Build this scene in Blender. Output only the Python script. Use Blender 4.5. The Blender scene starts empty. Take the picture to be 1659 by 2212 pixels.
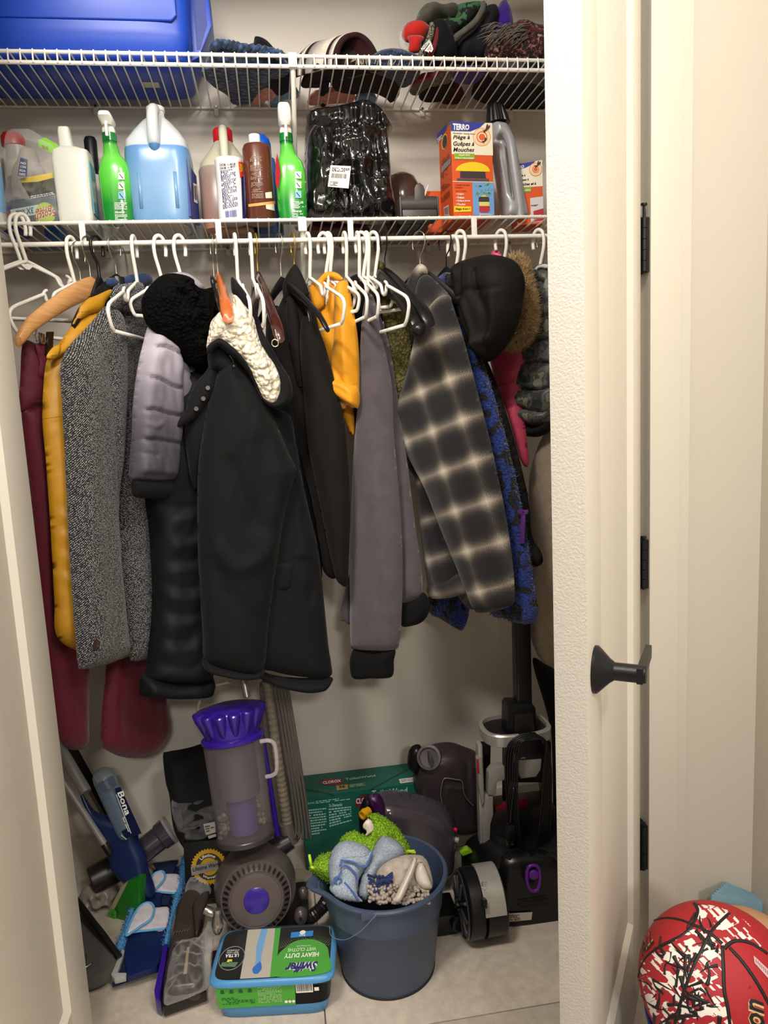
import bpy, bmesh, math, random
import numpy as np
from mathutils import Vector, Matrix
random.seed(7)
rng = np.random.default_rng(5)
S = bpy.context.scene
COL = S.collection

# ------------------------------------------------------------------ camera
YAW, PITCH, ROLL, FPX = .1413, .1426, .0487, 1597.5
CAM = np.array([0, 0, 1.315])
_cy, _sy, _cp, _sp = math.cos(YAW), math.sin(YAW), math.cos(PITCH), math.sin(PITCH)
FWD = np.array([_sy*_cp, _cy*_cp, -_sp]); _r = np.array([_cy, -_sy, 0.]); _d = np.cross(FWD, _r)
RGT = math.cos(ROLL)*_r + math.sin(ROLL)*_d
DWN = -math.sin(ROLL)*_r + math.cos(ROLL)*_d
cd = bpy.data.cameras.new('camera'); cam = bpy.data.objects.new('camera', cd); COL.objects.link(cam)
cd.sensor_fit = 'HORIZONTAL'; cd.sensor_width = 36; cd.lens = FPX/1659*36; cd.clip_start = .01
M = Matrix.Identity(4)
for i in range(3):
    M[i][0] = RGT[i]; M[i][1] = -DWN[i]; M[i][2] = -FWD[i]; M[i][3] = CAM[i]
cam.matrix_world = M
S.camera = cam

# ------------------------------------------------------------------ light
w = bpy.data.worlds.new('world'); S.world = w; w.use_nodes = True
bg = w.node_tree.nodes['Background']; bg.inputs[0].default_value = (1, .95, .90, 1); bg.inputs[1].default_value = .16
def area(name, loc, target, size, power, col, spread=180):
    l = bpy.data.lights.new(name, 'AREA'); l.shape = 'DISK'; l.size = size; l.energy = power; l.color = col; l.spread = math.radians(spread)
    o = bpy.data.objects.new(name, l); COL.objects.link(o); o.location = loc
    o.rotation_euler = (Vector(target)-Vector(loc)).to_track_quat('-Z', 'Y').to_euler(); return o
WARM = (1, .945, .87)
area('ceiling_lamp_near', (.20, .35, 2.70), (.1, 1.5, .9), .40, 13.5, WARM)
area('ceiling_lamp_left', (-.45, .40, 2.70), (.1, 1.5, .9), .40, 43, WARM)
area('ceiling_lamp_far', (.20, -2.6, 2.70), (.1, 1.5, .9), .40, 66, WARM)
area('fill_light_right', (.80, -.55, 2.70), (.1, 1.5, .9), .40, 33, WARM)  # added fill light, put here to brighten the left door panel
S.view_settings.view_transform = 'Standard'; S.view_settings.look = 'None'
S.view_settings.gamma = 1; S.view_settings.use_curve_mapping = False
S.view_settings.exposure = -0.05

# ------------------------------------------------------------------ unprojection: a pixel of the photograph to a point on a surface
def ray(x, y):
    return (x-829.5)/FPX*RGT + (y-1106)/FPX*DWN + FWD
def atY(x, y, Y): d = ray(x, y); return CAM + d*(Y/d[1])
def atX(x, y, X): d = ray(x, y); return CAM + d*(X/d[0])
def atZ(x, y, Z): d = ray(x, y); return CAM + d*((Z-CAM[2])/d[2])
def pxs(z): return z/FPX          # metres per pixel at depth z
class Pl:
    """a real plane: through a point, facing azimuth a (degrees, + = towards +X) and tilted up by t"""
    def __init__(s, p, a=0, t=0):
        a, t = math.radians(a), math.radians(t)
        s.p = np.array(p, float)
        s.n = np.array([math.sin(a)*math.cos(t), -math.cos(a)*math.cos(t), math.sin(t)])
        s.u = np.array([math.cos(a), math.sin(a), 0.]); s.v = np.cross(s.n, s.u)
    def hit(s, x, y):
        d = ray(x, y); return CAM + d*(np.dot(s.p-CAM, s.n)/np.dot(d, s.n))
    def uv(s, x, y):
        q = s.hit(x, y)-s.p; return np.array([q@s.u, q@s.v])
    def P(s, u, v, h=0): return s.p + s.u*u + s.v*v + s.n*h
    def off(s, h):
        q = Pl(s.p + s.n*h); q.n, q.u, q.v = s.n, s.u, s.v; return q
def plY(px, py, Y, a=0, t=0): return Pl(atY(px, py, Y), a, t)
def pj(P):
    q = np.array(P, float)-CAM; z = q@FWD; return 829.5+FPX*(q@RGT)/z, 1106+FPX*(q@DWN)/z
def Pl3(p, u, v):
    q = Pl(p); q.u = np.array(u, float)/np.linalg.norm(u); v = np.array(v, float); v = v-q.u*(v@q.u); q.v = v/np.linalg.norm(v); q.n = np.cross(q.u, q.v); return q
class Sph:
    def __init__(s, c, r): s.c = np.array(c, float); s.r = r
    def hit(s, x, y):
        d = ray(x, y); d = d/np.linalg.norm(d); o = CAM-s.c; b = o@d; D = b*b-(o@o-s.r**2)
        if D > 0: return CAM+d*(-b-math.sqrt(D))
        q = o-d*b; return s.c+q/np.linalg.norm(q)*s.r
    def off(s, h): return Sph(s.c, s.r+h)
class Cyl:
    """upright cylinder surface (front side) for printed labels"""
    def __init__(s, c, r): s.c = np.array(c, float); s.r = r
    def hit(s, x, y):
        d = ray(x, y); o = CAM[:2]-s.c[:2]; a = d[:2]@d[:2]; b = 2*o@d[:2]; c = o@o-s.r**2
        D = max(b*b-4*a*c, 0); return CAM + d*((-b-math.sqrt(D))/(2*a))
    def off(s, h): return Cyl(s.c, s.r+h)

# ------------------------------------------------------------------ materials
def hx(h):
    h = h.lstrip('#'); v = [int(h[i:i+2], 16)/255 for i in (0, 2, 4)]
    return tuple(c/12.92 if c < .04045 else ((c+.055)/1.055)**2.4 for c in v) + (1,)
MATS = {}
class NT:
    def __init__(s, name):
        s.m = bpy.data.materials.new(name); s.m.use_nodes = True; s.t = s.m.node_tree; s.b = s.t.nodes['Principled BSDF']
    def n(s, k, **kw):
        o = s.t.nodes.new('ShaderNode'+k)
        for a, b in kw.items():
            if a.startswith('i_'):
                o.inputs[a[2:].replace('_', ' ')].default_value = b
            else: setattr(o, a, b)
        return o
    def l(s, a, b): s.t.links.new(a, b)
    def coord(s, kind='Object'):
        return s.n('TexCoord').outputs[kind]
    def mapping(s, src, scale=(1, 1, 1), rot=(0, 0, 0)):
        m = s.n('Mapping'); s.l(src, m.inputs[0]); m.inputs['Scale'].default_value = scale; m.inputs['Rotation'].default_value = rot; return m.outputs[0]
    def noise(s, src, scale, detail=3, rough=.5):
        q = s.n('TexNoise'); s.l(src, q.inputs['Vector']); q.inputs['Scale'].default_value = scale; q.inputs['Detail'].default_value = detail; q.inputs['Roughness'].default_value = rough; return q.outputs[0]
    def ramp(s, fac, stops, interp='LINEAR'):
        r = s.n('ValToRGB'); s.l(fac, r.inputs[0]); r.color_ramp.interpolation = interp
        e = r.color_ramp.elements
        while len(e) < len(stops): e.new(.5)
        for i, (p, c) in enumerate(stops):
            e[i].position = p; e[i].color = hx(c) if isinstance(c, str) else (c, c, c, 1)
        return r.outputs[0]
    def mix(s, fac, a, b, mode='MIX'):
        q = s.n('Mix', data_type='RGBA', blend_type=mode)
        if hasattr(fac, 'default_value') or hasattr(fac, 'links'): s.l(fac, q.inputs[0])
        else: q.inputs[0].default_value = fac
        for v, k in ((a, 6), (b, 7)):
            if isinstance(v, str): q.inputs[k].default_value = hx(v)
            else: s.l(v, q.inputs[k])
        return q.outputs[2]
    def math(s, op, a, b=0.):
        q = s.n('Math', operation=op)
        for v, k in ((a, 0), (b, 1)):
            if isinstance(v, (int, float)): q.inputs[k].default_value = v
            else: s.l(v, q.inputs[k])
        return q.outputs[0]
    def bump(s, h, strength=.3, dist=.002):
        q = s.n('Bump'); q.inputs['Strength'].default_value = strength; q.inputs['Distance'].default_value = dist
        s.l(h, q.inputs['Height']); s.l(q.outputs[0], s.b.inputs['Normal'])
    def base(s, c):
        if isinstance(c, str): s.b.inputs['Base Color'].default_value = hx(c)
        else: s.l(c, s.b.inputs['Base Color'])
    def p(s, **kw):
        for k, v in kw.items(): s.b.inputs[k.replace('_', ' ')].default_value = v
def mat(name, col, rough=.5, metal=0, var=0, vs=20, bump=0, bs=200, bd=.001, spec=.5, trans=0, ior=1.45, alpha=1, coat=0, sheen=0, sss=0):
    key = (name, col, rough, metal, var, vs, bump, bs, spec, trans, alpha, coat, sheen, sss)
    if key in MATS: return MATS[key]
    t = NT(name); t.p(Roughness=rough, Metallic=metal, IOR=ior, Alpha=alpha)
    t.b.inputs['Specular IOR Level'].default_value = spec
    t.b.inputs['Transmission Weight'].default_value = trans
    t.b.inputs['Coat Weight'].default_value = coat; t.b.inputs['Coat Roughness'].default_value = .08
    t.b.inputs['Sheen Weight'].default_value = sheen; t.b.inputs['Sheen Roughness'].default_value = .5
    if sss: t.b.inputs['Subsurface Weight'].default_value = sss; t.b.inputs['Subsurface Scale'].default_value = .01
    c = t.coord()
    if var:
        h = hx(col); n = t.noise(c, vs, 4)
        r = t.ramp(n, [(.3, '#000000'), (.7, '#ffffff')])
        e = [x for x in t.t.nodes if x.type == 'VALTORGB'][-1].color_ramp.elements
        e[0].color = tuple(x*(1-var) for x in h[:3])+(1,); e[1].color = tuple(min(1, x*(1+var)) for x in h[:3])+(1,)
        t.base(r)
    else: t.base(col)
    if bump: t.bump(t.noise(c, bs, 3), bump, bd)
    MATS[key] = t.m; return t.m
def fabric(name, col, var=.25, bump=.35, scale=900, rough=.9, sheen=.2):
    if sum(hx(col)[:3]) < .05: sheen = .03
    return mat(name, col, rough, 0, var, 60, bump, scale, .0008, .25, sheen=sheen)
def plastic(name, col, rough=.35, **k): return mat(name, col, rough, **k)

# ------------------------------------------------------------------ objects
ORG = {}
def thing(name, label, cat, loc, group=None):
    o = bpy.data.objects.new(name, None); COL.objects.link(o); o.location = loc; o.empty_display_size = .05
    o['label'] = label; o['category'] = cat
    if group: o['group'] = group
    ORG[o.name] = np.array(loc, float); return o
def tag(o, label, cat, group=None):
    o['label'] = label; o['category'] = cat
    if group: o['group'] = group
    return o
def struct(o): o['kind'] = 'structure'; return o
class G:
    def __init__(s): s.v = []; s.f = []; s.mi = []; s.n = 0; s.uv = None; s.cur = 0
    def add(s, V, F):
        V = np.asarray(V, float).reshape(-1, 3); s.v.append(V)
        for f in F: s.f.append(tuple(i+s.n for i in f)); s.mi.append(s.cur)
        s.n += len(V); return s
    def m(s, i): s.cur = i; return s
    def addbm(s, bm, Mx=None):
        if Mx is not None: bm.transform(Mx)
        bm.verts.ensure_lookup_table(); bm.verts.index_update()
        s.add([v.co[:] for v in bm.verts], [[v.index for v in f.verts] for f in bm.faces]); bm.free(); return s
    def box(s, c, size, bev=0, Mx=None, seg=2):
        bm = bmesh.new(); bmesh.ops.create_cube(bm, size=1)
        for v in bm.verts: v.co = Vector((v.co.x*size[0], v.co.y*size[1], v.co.z*size[2]))
        if bev: bmesh.ops.bevel(bm, geom=bm.edges[:], offset=bev, segments=seg, profile=.6, affect='EDGES')
        T = Matrix.Translation(Vector(c)); return s.addbm(bm, T @ Mx if Mx is not None else T)
    def bx(s, x0, x1, y0, y1, z0, z1, bev=0): return s.box(((x0+x1)/2, (y0+y1)/2, (z0+z1)/2), (x1-x0, y1-y0, z1-z0), bev)
    def tube(s, pts, r, n=8, closed=False, caps=True):
        P = np.asarray(pts, float); k = len(P); R = np.full(k, r) if np.isscalar(r) else np.asarray(r, float)
        T = (np.roll(P, -1, 0)-np.roll(P, 1, 0)) if closed else np.gradient(P, axis=0)
        T /= np.linalg.norm(T, axis=1)[:, None]+1e-12
        a = np.array([0, 0, 1.]) if abs(T[0][2]) < .9 else np.array([1., 0, 0])
        u = np.cross(T[0], a); u /= np.linalg.norm(u); V = []
        ang = np.linspace(0, 2*np.pi, n, endpoint=False)
        for i in range(k):
            u = u-T[i]*(u@T[i]); u /= np.linalg.norm(u)+1e-12; w_ = np.cross(T[i], u)
            V.append(P[i]+R[i]*(np.cos(ang)[:, None]*u+np.sin(ang)[:, None]*w_))
        F = []
        for i in range(k if closed else k-1):
            j = (i+1) % k
            for q in range(n): F.append((i*n+q, i*n+(q+1) % n, j*n+(q+1) % n, j*n+q))
        if caps and not closed: F += [tuple(range(n))[::-1], tuple((k-1)*n+q for q in range(n))]
        return s.add(np.vstack(V), F)
    def loft(s, rings, caps=(1, 1)):
        n = len(rings[0]); k = len(rings); F = []
        for i in range(k-1):
            for q in range(n): F.append((i*n+q, i*n+(q+1) % n, (i+1)*n+(q+1) % n, (i+1)*n+q))
        if caps[0]: F.append(tuple(range(n))[::-1])
        if caps[1]: F.append(tuple((k-1)*n+q for q in range(n)))
        return s.add(np.vstack(rings), F)
    def lathe(s, prof, c=(0, 0, 0), axis=(0, 0, 1), n=32, caps=(1, 1)):
        a = Vector(axis).normalized(); q = Vector((0, 0, 1)).rotation_difference(a).to_matrix()
        ang = np.linspace(0, 2*np.pi, n, endpoint=False); q = np.array(q); rings = []
        for r, z in prof:
            L = np.stack([r*np.cos(ang), r*np.sin(ang), np.full(n, z)], 1); rings.append(L@q.T+np.array(c))
        return s.loft(rings, caps)
    def sphere(s, c, r, n=20, sc=(1, 1, 1)):
        pr = [(math.sin(t)*1., -math.cos(t)) for t in np.linspace(.02, math.pi-.02, n//2+1)]
        g = G().lathe(pr, n=n); V = np.vstack(g.v)*r*np.array(sc)+np.array(c); return s.add(V, g.f)
    def prism(s, poly, pl, h0, h1, bev=0):
        """polygon of (u,v) in plane pl, extruded from h0 to h1 along its normal"""
        bm = bmesh.new(); vs = [bm.verts.new((u, v, h0)) for u, v in poly]; f = bm.faces.new(vs)
        r = bmesh.ops.extrude_face_region(bm, geom=[f])
        for e in r['geom']:
            if isinstance(e, bmesh.types.BMVert): e.co.z = h1
        bmesh.ops.recalc_face_normals(bm, faces=bm.faces[:])
        if bev: bmesh.ops.bevel(bm, geom=bm.edges[:], offset=bev, segments=2, profile=.6, affect='EDGES', clamp_overlap=True)
        Mx = Matrix.Identity(4)
        for i in range(3): Mx[i][0] = pl.u[i]; Mx[i][1] = pl.v[i]; Mx[i][2] = pl.n[i]; Mx[i][3] = pl.p[i]
        return s.addbm(bm, Mx)
    def prpx(s, pts, pl, h0, h1, bev=0, smooth=False):
        q = [pl.uv(*p) for p in pts]
        if smooth: q = [tuple(a) for a in spline(np.array(q), closed=True, m=5)]
        return s.prism(q, pl, h0, h1, bev)
    def build(s, name, mats, parent=None, smooth=35, label=None):
        V = np.vstack(s.v)
        if parent is not None: org = ORG[parent.name]
        else: org = np.array([(V[:, 0].min()+V[:, 0].max())/2, (V[:, 1].min()+V[:, 1].max())/2, V[:, 2].min()])
        me = bpy.data.meshes.new(name); me.from_pydata((V-org).tolist(), [], s.f)
        if not isinstance(mats, (list, tuple)): mats = [mats]
        for x in mats: me.materials.append(x)
        if len(mats) > 1: me.polygons.foreach_set('material_index', s.mi)
        if s.uv is not None:
            L = me.uv_layers.new(name='UVMap'); li = np.empty(len(me.loops), np.int32); me.loops.foreach_get('vertex_index', li)
            L.data.foreach_set('uv', np.vstack(s.uv)[li].astype(np.float32).ravel())
        bm = bmesh.new(); bm.from_mesh(me); bmesh.ops.recalc_face_normals(bm, faces=bm.faces[:]); bm.to_mesh(me); bm.free()
        if smooth:
            me.polygons.foreach_set('use_smooth', [True]*len(me.polygons))
            if smooth < 180: me.set_sharp_from_angle(angle=math.radians(smooth))
        o = bpy.data.objects.new(name, me); COL.objects.link(o)
        if parent is not None: o.parent = parent
        else: o.location = org
        ORG[o.name] = org
        if label: o['label'] = label
        return o
def copy_part(o, parent, name=None):
    c = o.copy(); COL.objects.link(c); c.parent = parent; return c
def ring(cx, cy, z, a, b, e=2., n=32, rot=0.):
    t = np.linspace(0, 2*np.pi, n, endpoint=False); c, s_ = np.cos(t), np.sin(t)
    x = a*np.sign(c)*np.abs(c)**(2/e); y = b*np.sign(s_)*np.abs(s_)**(2/e)
    cr, sr = math.cos(rot), math.sin(rot)
    return np.stack([cx+x*cr-y*sr, cy+x*sr+y*cr, np.full(n, z)], 1)
def spline(P, closed=False, m=6):
    P = np.asarray(P, float); k = len(P); out = []
    for i in range(k if closed else k-1):
        p1, p2 = P[i], P[(i+1) % k]
        p0 = P[(i-1) % k] if closed or i > 0 else p1
        p3 = P[(i+2) % k] if closed or i+2 < k else p2
        for t in np.linspace(0, 1, m, endpoint=False):
            out.append(.5*((2*p1)+(-p0+p2)*t+(2*p0-5*p1+4*p2-p3)*t*t+(-p0+3*p1-3*p2+p3)*t**3))
    if not closed: out.append(P[-1])
    return np.array(out)
def vnoise(p, seed=0):
    """smooth lattice noise for an (n,2) array, about -1..1"""
    r = np.random.default_rng(seed); T = r.uniform(-1, 1, (64, 64)); q = np.floor(p).astype(int); f = p-q; f = f*f*(3-2*f)
    a, b = q[:, 0] % 64, q[:, 1] % 64; a1, b1 = (a+1) % 64, (b+1) % 64
    return (T[a, b]*(1-f[:, 0])+T[a1, b]*f[:, 0])*(1-f[:, 1])+(T[a, b1]*(1-f[:, 0])+T[a1, b1]*f[:, 0])*f[:, 1]
def segdist(p, A, B):
    d = B-A; L = (d*d).sum(1)+1e-12; D = np.full(len(p), 9.)
    for i in range(len(A)):
        t = np.clip(((p-A[i])@d[i])/L[i], 0, 1); q = p-A[i]-t[:, None]*d[i]; D = np.minimum(D, np.sqrt((q*q).sum(1)))
    return D
def pillow(outline, pl, T, R=None, ridges=(), noise=(), back=.7, step=.007, uvrot=0, m=5, round_=True, g=None, crump=(), base=0.):
    """a soft body: its outline lies in the plane pl (pixels of the photo seen on that plane), it swells by T on the near side and
    back*T behind; ridges = (pixel polyline, width, height) folds (+) or creases (-); noise = (su, sv, amp, seed)"""
    O = np.array([pl.uv(*p) for p in outline])
    if m > 1: O = spline(O, True, m)
    lo, hi = O.min(0)-step, O.max(0)+step; nx, ny = int((hi[0]-lo[0])/step)+2, int((hi[1]-lo[1])/step)+2
    gx, gy = np.meshgrid(np.arange(nx), np.arange(ny), indexing='ij'); P = np.stack([lo[0]+gx.ravel()*step, lo[1]+gy.ravel()*step], 1)
    A, B = O, np.roll(O, -1, 0); ins = np.zeros(len(P), bool)
    for a, b in zip(A, B):
        if a[1] == b[1]: continue
        c = ((a[1] > P[:, 1]) != (b[1] > P[:, 1])) & (P[:, 0] < (b[0]-a[0])*(P[:, 1]-a[1])/(b[1]-a[1])+a[0]); ins ^= c
    d = B-A; L = (d*d).sum(1)+1e-12; D = np.full(len(P), 9.); N = P.copy()
    for i in range(len(A)):
        t = np.clip(((P-A[i])@d[i])/L[i], 0, 1); q = A[i]+t[:, None]*d[i]; e = np.sqrt(((P-q)**2).sum(1)); k = e < D; D[k] = e[k]; N[k] = q[k]
    idx = np.arange(nx*ny).reshape(nx, ny); Q = np.stack([idx[:-1, :-1], idx[1:, :-1], idx[1:, 1:], idx[:-1, 1:]], -1).reshape(-1, 4)
    Q = Q[ins[Q].sum(1) >= 1]
    snap = (~ins) | (D < .3*step); P[snap] = N[snap]; dist = np.where(snap, 0, D)
    # relax the points next to the outline so that they run along it evenly
    E = np.unique(np.sort(np.vstack([Q[:, [0, 1]], Q[:, [1, 2]], Q[:, [2, 3]], Q[:, [3, 0]]]), 1), axis=0); deg = np.bincount(E.ravel(), minlength=len(P))[:, None].clip(1)
    def relax(X, k, w_):
        for _ in range(k):
            A_ = np.zeros_like(X); np.add.at(A_, E[:, 0], X[E[:, 1]]); np.add.at(A_, E[:, 1], X[E[:, 0]]); X = np.where(w_, A_/deg, X)
        return X
    near = (~snap) & (D < 4*step) & ins; P = relax(P, 24, near[:, None])
    if near.any(): dist[near] = segdist(P[near], A, B)
    R = R or max(dist.max(), 1e-3); x = np.clip(dist/R, 0, 1); shape = np.sqrt(np.maximum(1-(1-x)**2, 0)); edge = np.clip(dist/min(R, .02), 0, 1)
    shape = np.where(snap, 0, shape); shape = relax(shape[:, None], 2, near[:, None])[:, 0]; h = T*shape; hb = -T*back*shape
    for poly, wd, am in ridges:
        q = np.array([pl.uv(*p) for p in poly]); q = spline(q, m=3) if len(q) > 2 else q
        dd = segdist(P, q[:-1], q[1:]); h = h+am*np.exp(-(dd/wd)**2)*edge
    for su, sv, am, sd in noise: h = h+am*vnoise(np.stack([P[:, 0]/su, P[:, 1]/sv], 1)+17.3, sd)*edge
    for sc_, am, sd in crump: h = h+am*(1-3*np.abs(vnoise(P/np.array(sc_)+31.7+.35*vnoise(P/np.array(sc_)*.8, sd+9)[:, None], sd)))*edge
    h = relax(h[:, None], 1, near[:, None])[:, 0]
    used = np.unique(Q); rm = np.full(len(P), -1); rm[used] = np.arange(len(used)); Q = rm[Q]; Pu = P[used]; h = h[used]; hb = hb[used]
    W = pl.p+Pu[:, :1]*pl.u+Pu[:, 1:]*pl.v; Vf = W+(h+base)[:, None]*pl.n; Vb = W+(np.minimum(hb, h-1e-4)+base)[:, None]*pl.n
    k = len(used); g = g or G(); F = [tuple(q) for q in Q]+[tuple(q[::-1]+k) for q in Q]
    # one closed skin: outline points are shared by both sides
    bd = snap[used]; mp = np.arange(2*k); mp[k:][bd] = np.arange(k)[bd]
    F = [tuple(dict.fromkeys(int(mp[i]) for i in f)) for f in F]; F = [f for f in F if len(f) > 2]
    seen = set(); FF = []
    for f in F:
        key = tuple(sorted(f))
        if key not in seen: seen.add(key); FF.append(f)
    g.add(np.vstack([Vf, Vb]), FF)
    c, s_ = math.cos(math.radians(uvrot)), math.sin(math.radians(uvrot))
    U = np.stack([Pu[:, 0]*c-Pu[:, 1]*s_, Pu[:, 0]*s_+Pu[:, 1]*c], 1)
    g.uv = (g.uv or [])+[U, U]; g.last = (pl, O, T, R); return g
def clean(g):
    """drop unused points"""
    V = np.vstack(g.v); u = np.unique([i for f in g.f for i in f]); rm = np.full(len(V), -1); rm[u] = np.arange(len(u))
    g.f = [tuple(int(rm[i]) for i in f) for f in g.f]; g.v = [V[u]]
    if g.uv is not None: g.uv = [np.vstack(g.uv)[u]]
    g.n = len(u); return g
def soft(name, mt, parent, outline, pl, T, **k):
    lab = k.pop('label', None); return clean(pillow(outline, pl, T, **k)).build(name, mt, parent, smooth=180, label=lab)
_tc = {}
def text_geo(s, bold=0., shear=0.):
    key = (s, bold, shear)
    if key not in _tc:
        c = bpy.data.curves.new('t', 'FONT'); c.body = s; c.offset = bold; c.shear = shear; c.resolution_u = 2; c.align_x = 'CENTER'
        o = bpy.data.objects.new('t', c); me = bpy.data.meshes.new_from_object(o)
        V = np.array([v.co[:2] for v in me.vertices]) if len(me.vertices) else np.zeros((0, 2)); F = [tuple(p.vertices) for p in me.polygons]
        bpy.data.objects.remove(o); bpy.data.curves.remove(c); bpy.data.meshes.remove(me); _tc[key] = (V, F)
    return _tc[key]
def bil(q, x, y):
    a, b, c, d = [np.array(p, float) for p in q]; return a*(1-x)*(1-y)+b*x*(1-y)+c*x*y+d*(1-x)*y
def text(s, quad, surf, mt, parent, bold=.02, shear=0, off=.0015, name='lettering', g=None):
    """writing fitted to a quad (top-left, top-right, bottom-right, bottom-left of the photo) on the real surface surf"""
    V, F = text_geo(s, bold, shear); lo, hi = V.min(0), V.max(0); sf = surf.off(off)
    W = [sf.hit(*bil(quad, (x-lo[0])/(hi[0]-lo[0]), 1-(y-lo[1])/(hi[1]-lo[1]))) for x, y in V]
    if g is not None: return g.add(W, F)
    return G().add(W, F).build(name, mt, parent, smooth=0)
def patch(pts, surf, mt, parent, name='print_panel', off=.0008, sub=1, smooth=False):
    """flat printed patch lying on a real surface; pts = pixel polygon (or quad split sub times to follow a curve)"""
    sf = surf.off(off); g = G()
    if sub > 1:
        V = [sf.hit(*bil(pts, i/sub, j)) for j in (0, 1) for i in range(sub+1)]; g.add(V, [(i, i+1, sub+2+i, sub+1+i) for i in range(sub)])
    else:
        q = spline(np.array(pts, float), True, 6) if smooth else pts
        g.add([sf.hit(*p) for p in q], [tuple(range(len(q)))])
    return g.build(name, mt, parent, smooth=0)
def lines(quad, rows, surf, mt, parent, name='fine_print', seed=1, off=.0014, dens=.8):
    """rows of fine print too small to read: short dashes"""
    r = random.Random(seed); g = G(); sf = surf.off(off)
    for i in range(rows):
        y0, y1 = (i+.2)/rows, (i+.72)/rows; x = 0; end = 1 if r.random() < .7 else r.uniform(.4, .95)
        while x < end:
            l = r.uniform(.05, .14); x1 = min(x+l, end)
            if r.random() < dens+.1: g.add([sf.hit(*bil(quad, a, b)) for a, b in ((x, y0), (x1, y0), (x1, y1), (x, y1))], [(0, 1, 2, 3)])
            x = x1+.03
    o = g.build(name, mt, parent, smooth=0); o['kind'] = 'stuff'; return o
def dome_patch(poly, sph, mt, parent, name, off=.0007, step=5.):
    """a printed area following a round surface"""
    O = spline(np.array(poly, float), True, 5); lo, hi = O.min(0)-step, O.max(0)+step; nx, ny = int((hi[0]-lo[0])/step)+2, int((hi[1]-lo[1])/step)+2
    gx, gy = np.meshgrid(np.arange(nx), np.arange(ny), indexing='ij'); P = np.stack([lo[0]+gx.ravel()*step, lo[1]+gy.ravel()*step], 1); A, B = O, np.roll(O, -1, 0); ins = np.zeros(len(P), bool)
    for a, b in zip(A, B):
        if a[1] != b[1]: ins ^= ((a[1] > P[:, 1]) != (b[1] > P[:, 1])) & (P[:, 0] < (b[0]-a[0])*(P[:, 1]-a[1])/(b[1]-a[1])+a[0])
    idx = np.arange(nx*ny).reshape(nx, ny); Q = np.stack([idx[:-1, :-1], idx[1:, :-1], idx[1:, 1:], idx[:-1, 1:]], -1).reshape(-1, 4); Q = Q[ins[Q].sum(1) >= 2]
    for i in np.unique(Q):
        if not ins[i]:
            d = B-A; t = np.clip(((P[i]-A)*d).sum(1)/((d*d).sum(1)+1e-9), 0, 1); q = A+d*t[:, None]; P[i] = q[((q-P[i])**2).sum(1).argmin()]
    us = np.unique(Q); rm = np.full(len(P), -1); rm[us] = np.arange(len(us)); sf = sph.off(off); g = G(); g.add([sf.hit(*P[i]) for i in us], [tuple(rm[q]) for q in Q]); g.uv = [P[us]/100]
    return g.build(name, mt, parent, smooth=180)
def barcode(quad, surf, parent, seed=2, n=22):
    r = random.Random(seed); patch(quad, surf, WHITE, parent, 'barcode_label', .001); g = G(); sf = surf.off(.0016)
    for i in range(n):
        a = .06+.88*i/n; b = a+.88/n*r.uniform(.25, .75); g.add([sf.hit(*bil(quad, x, y)) for x, y in ((a, .1), (b, .1), (b, .85), (a, .85))], [(0, 1, 2, 3)])
    return g.build('barcode_bars', INK, parent, smooth=0)
def strands(base_pts, dirs, length, r0, mt, parent, name, jit=.4, seed=3, n=3, g=None):
    """short tapering fibres growing from points"""
    r = np.random.default_rng(seed); g = g or G()
    B = np.asarray(base_pts, float); Dv = np.asarray(dirs, float)+r.normal(0, jit, (len(B), 3)); Dv /= np.linalg.norm(Dv, axis=1)[:, None]
    Ls = length*r.uniform(.6, 1.25, len(B)); rad = r0*r.uniform(.7, 1.2, len(B)); V = []; F = []
    a = np.where(np.abs(Dv[:, 2:]) < .9, np.array([[0, 0, 1.]]), np.array([[1., 0, 0]])); u = np.cross(Dv, a); u /= np.linalg.norm(u, axis=1)[:, None]; w_ = np.cross(Dv, u)
    bend = r.normal(0, .25, (len(B), 3))
    k = 0
    for i in range(len(B)):
        for j in range(3):
            t = 2.094*j; V.append(B[i]+rad[i]*(math.cos(t)*u[i]+math.sin(t)*w_[i]))
        mid = B[i]+Dv[i]*Ls[i]*.55
        for j in range(3):
            t = 2.094*j; V.append(mid+.7*rad[i]*(math.cos(t)*u[i]+math.sin(t)*w_[i]))
        V.append(B[i]+(Dv[i]+bend[i])*Ls[i])
        for j in range(3):
            j1 = (j+1) % 3; F.append((k+j, k+j1, k+3+j1, k+3+j)); F.append((k+3+j, k+3+j1, k+6))
        k += 7
    g.add(V, F)
    o = g.build(name, mt, parent, smooth=180); o['kind'] = 'stuff'; return o
def surf_samples(obj, count, seed=1, facing=None):
    """random points and normals on a built mesh (world space)"""
    me = obj.data; me.calc_loop_triangles(); V = np.array([v.co[:] for v in me.vertices])+ORG[obj.name]
    T = np.array([t.vertices[:] for t in me.loop_triangles]); a, b, c = V[T[:, 0]], V[T[:, 1]], V[T[:, 2]]; n = np.cross(b-a, c-a); A = np.linalg.norm(n, axis=1)
    n = n/(A[:, None]+1e-12)
    if facing is not None: A = A*((n@np.array(facing)) > -.1)
    r = np.random.default_rng(seed); i = r.choice(len(T), count, p=A/A.sum()); u, v = r.random(count), r.random(count); k = u+v > 1; u[k], v[k] = 1-u[k], 1-v[k]
    return a[i]+(b[i]-a[i])*u[:, None]+(c[i]-a[i])*v[:, None], n[i]
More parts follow.
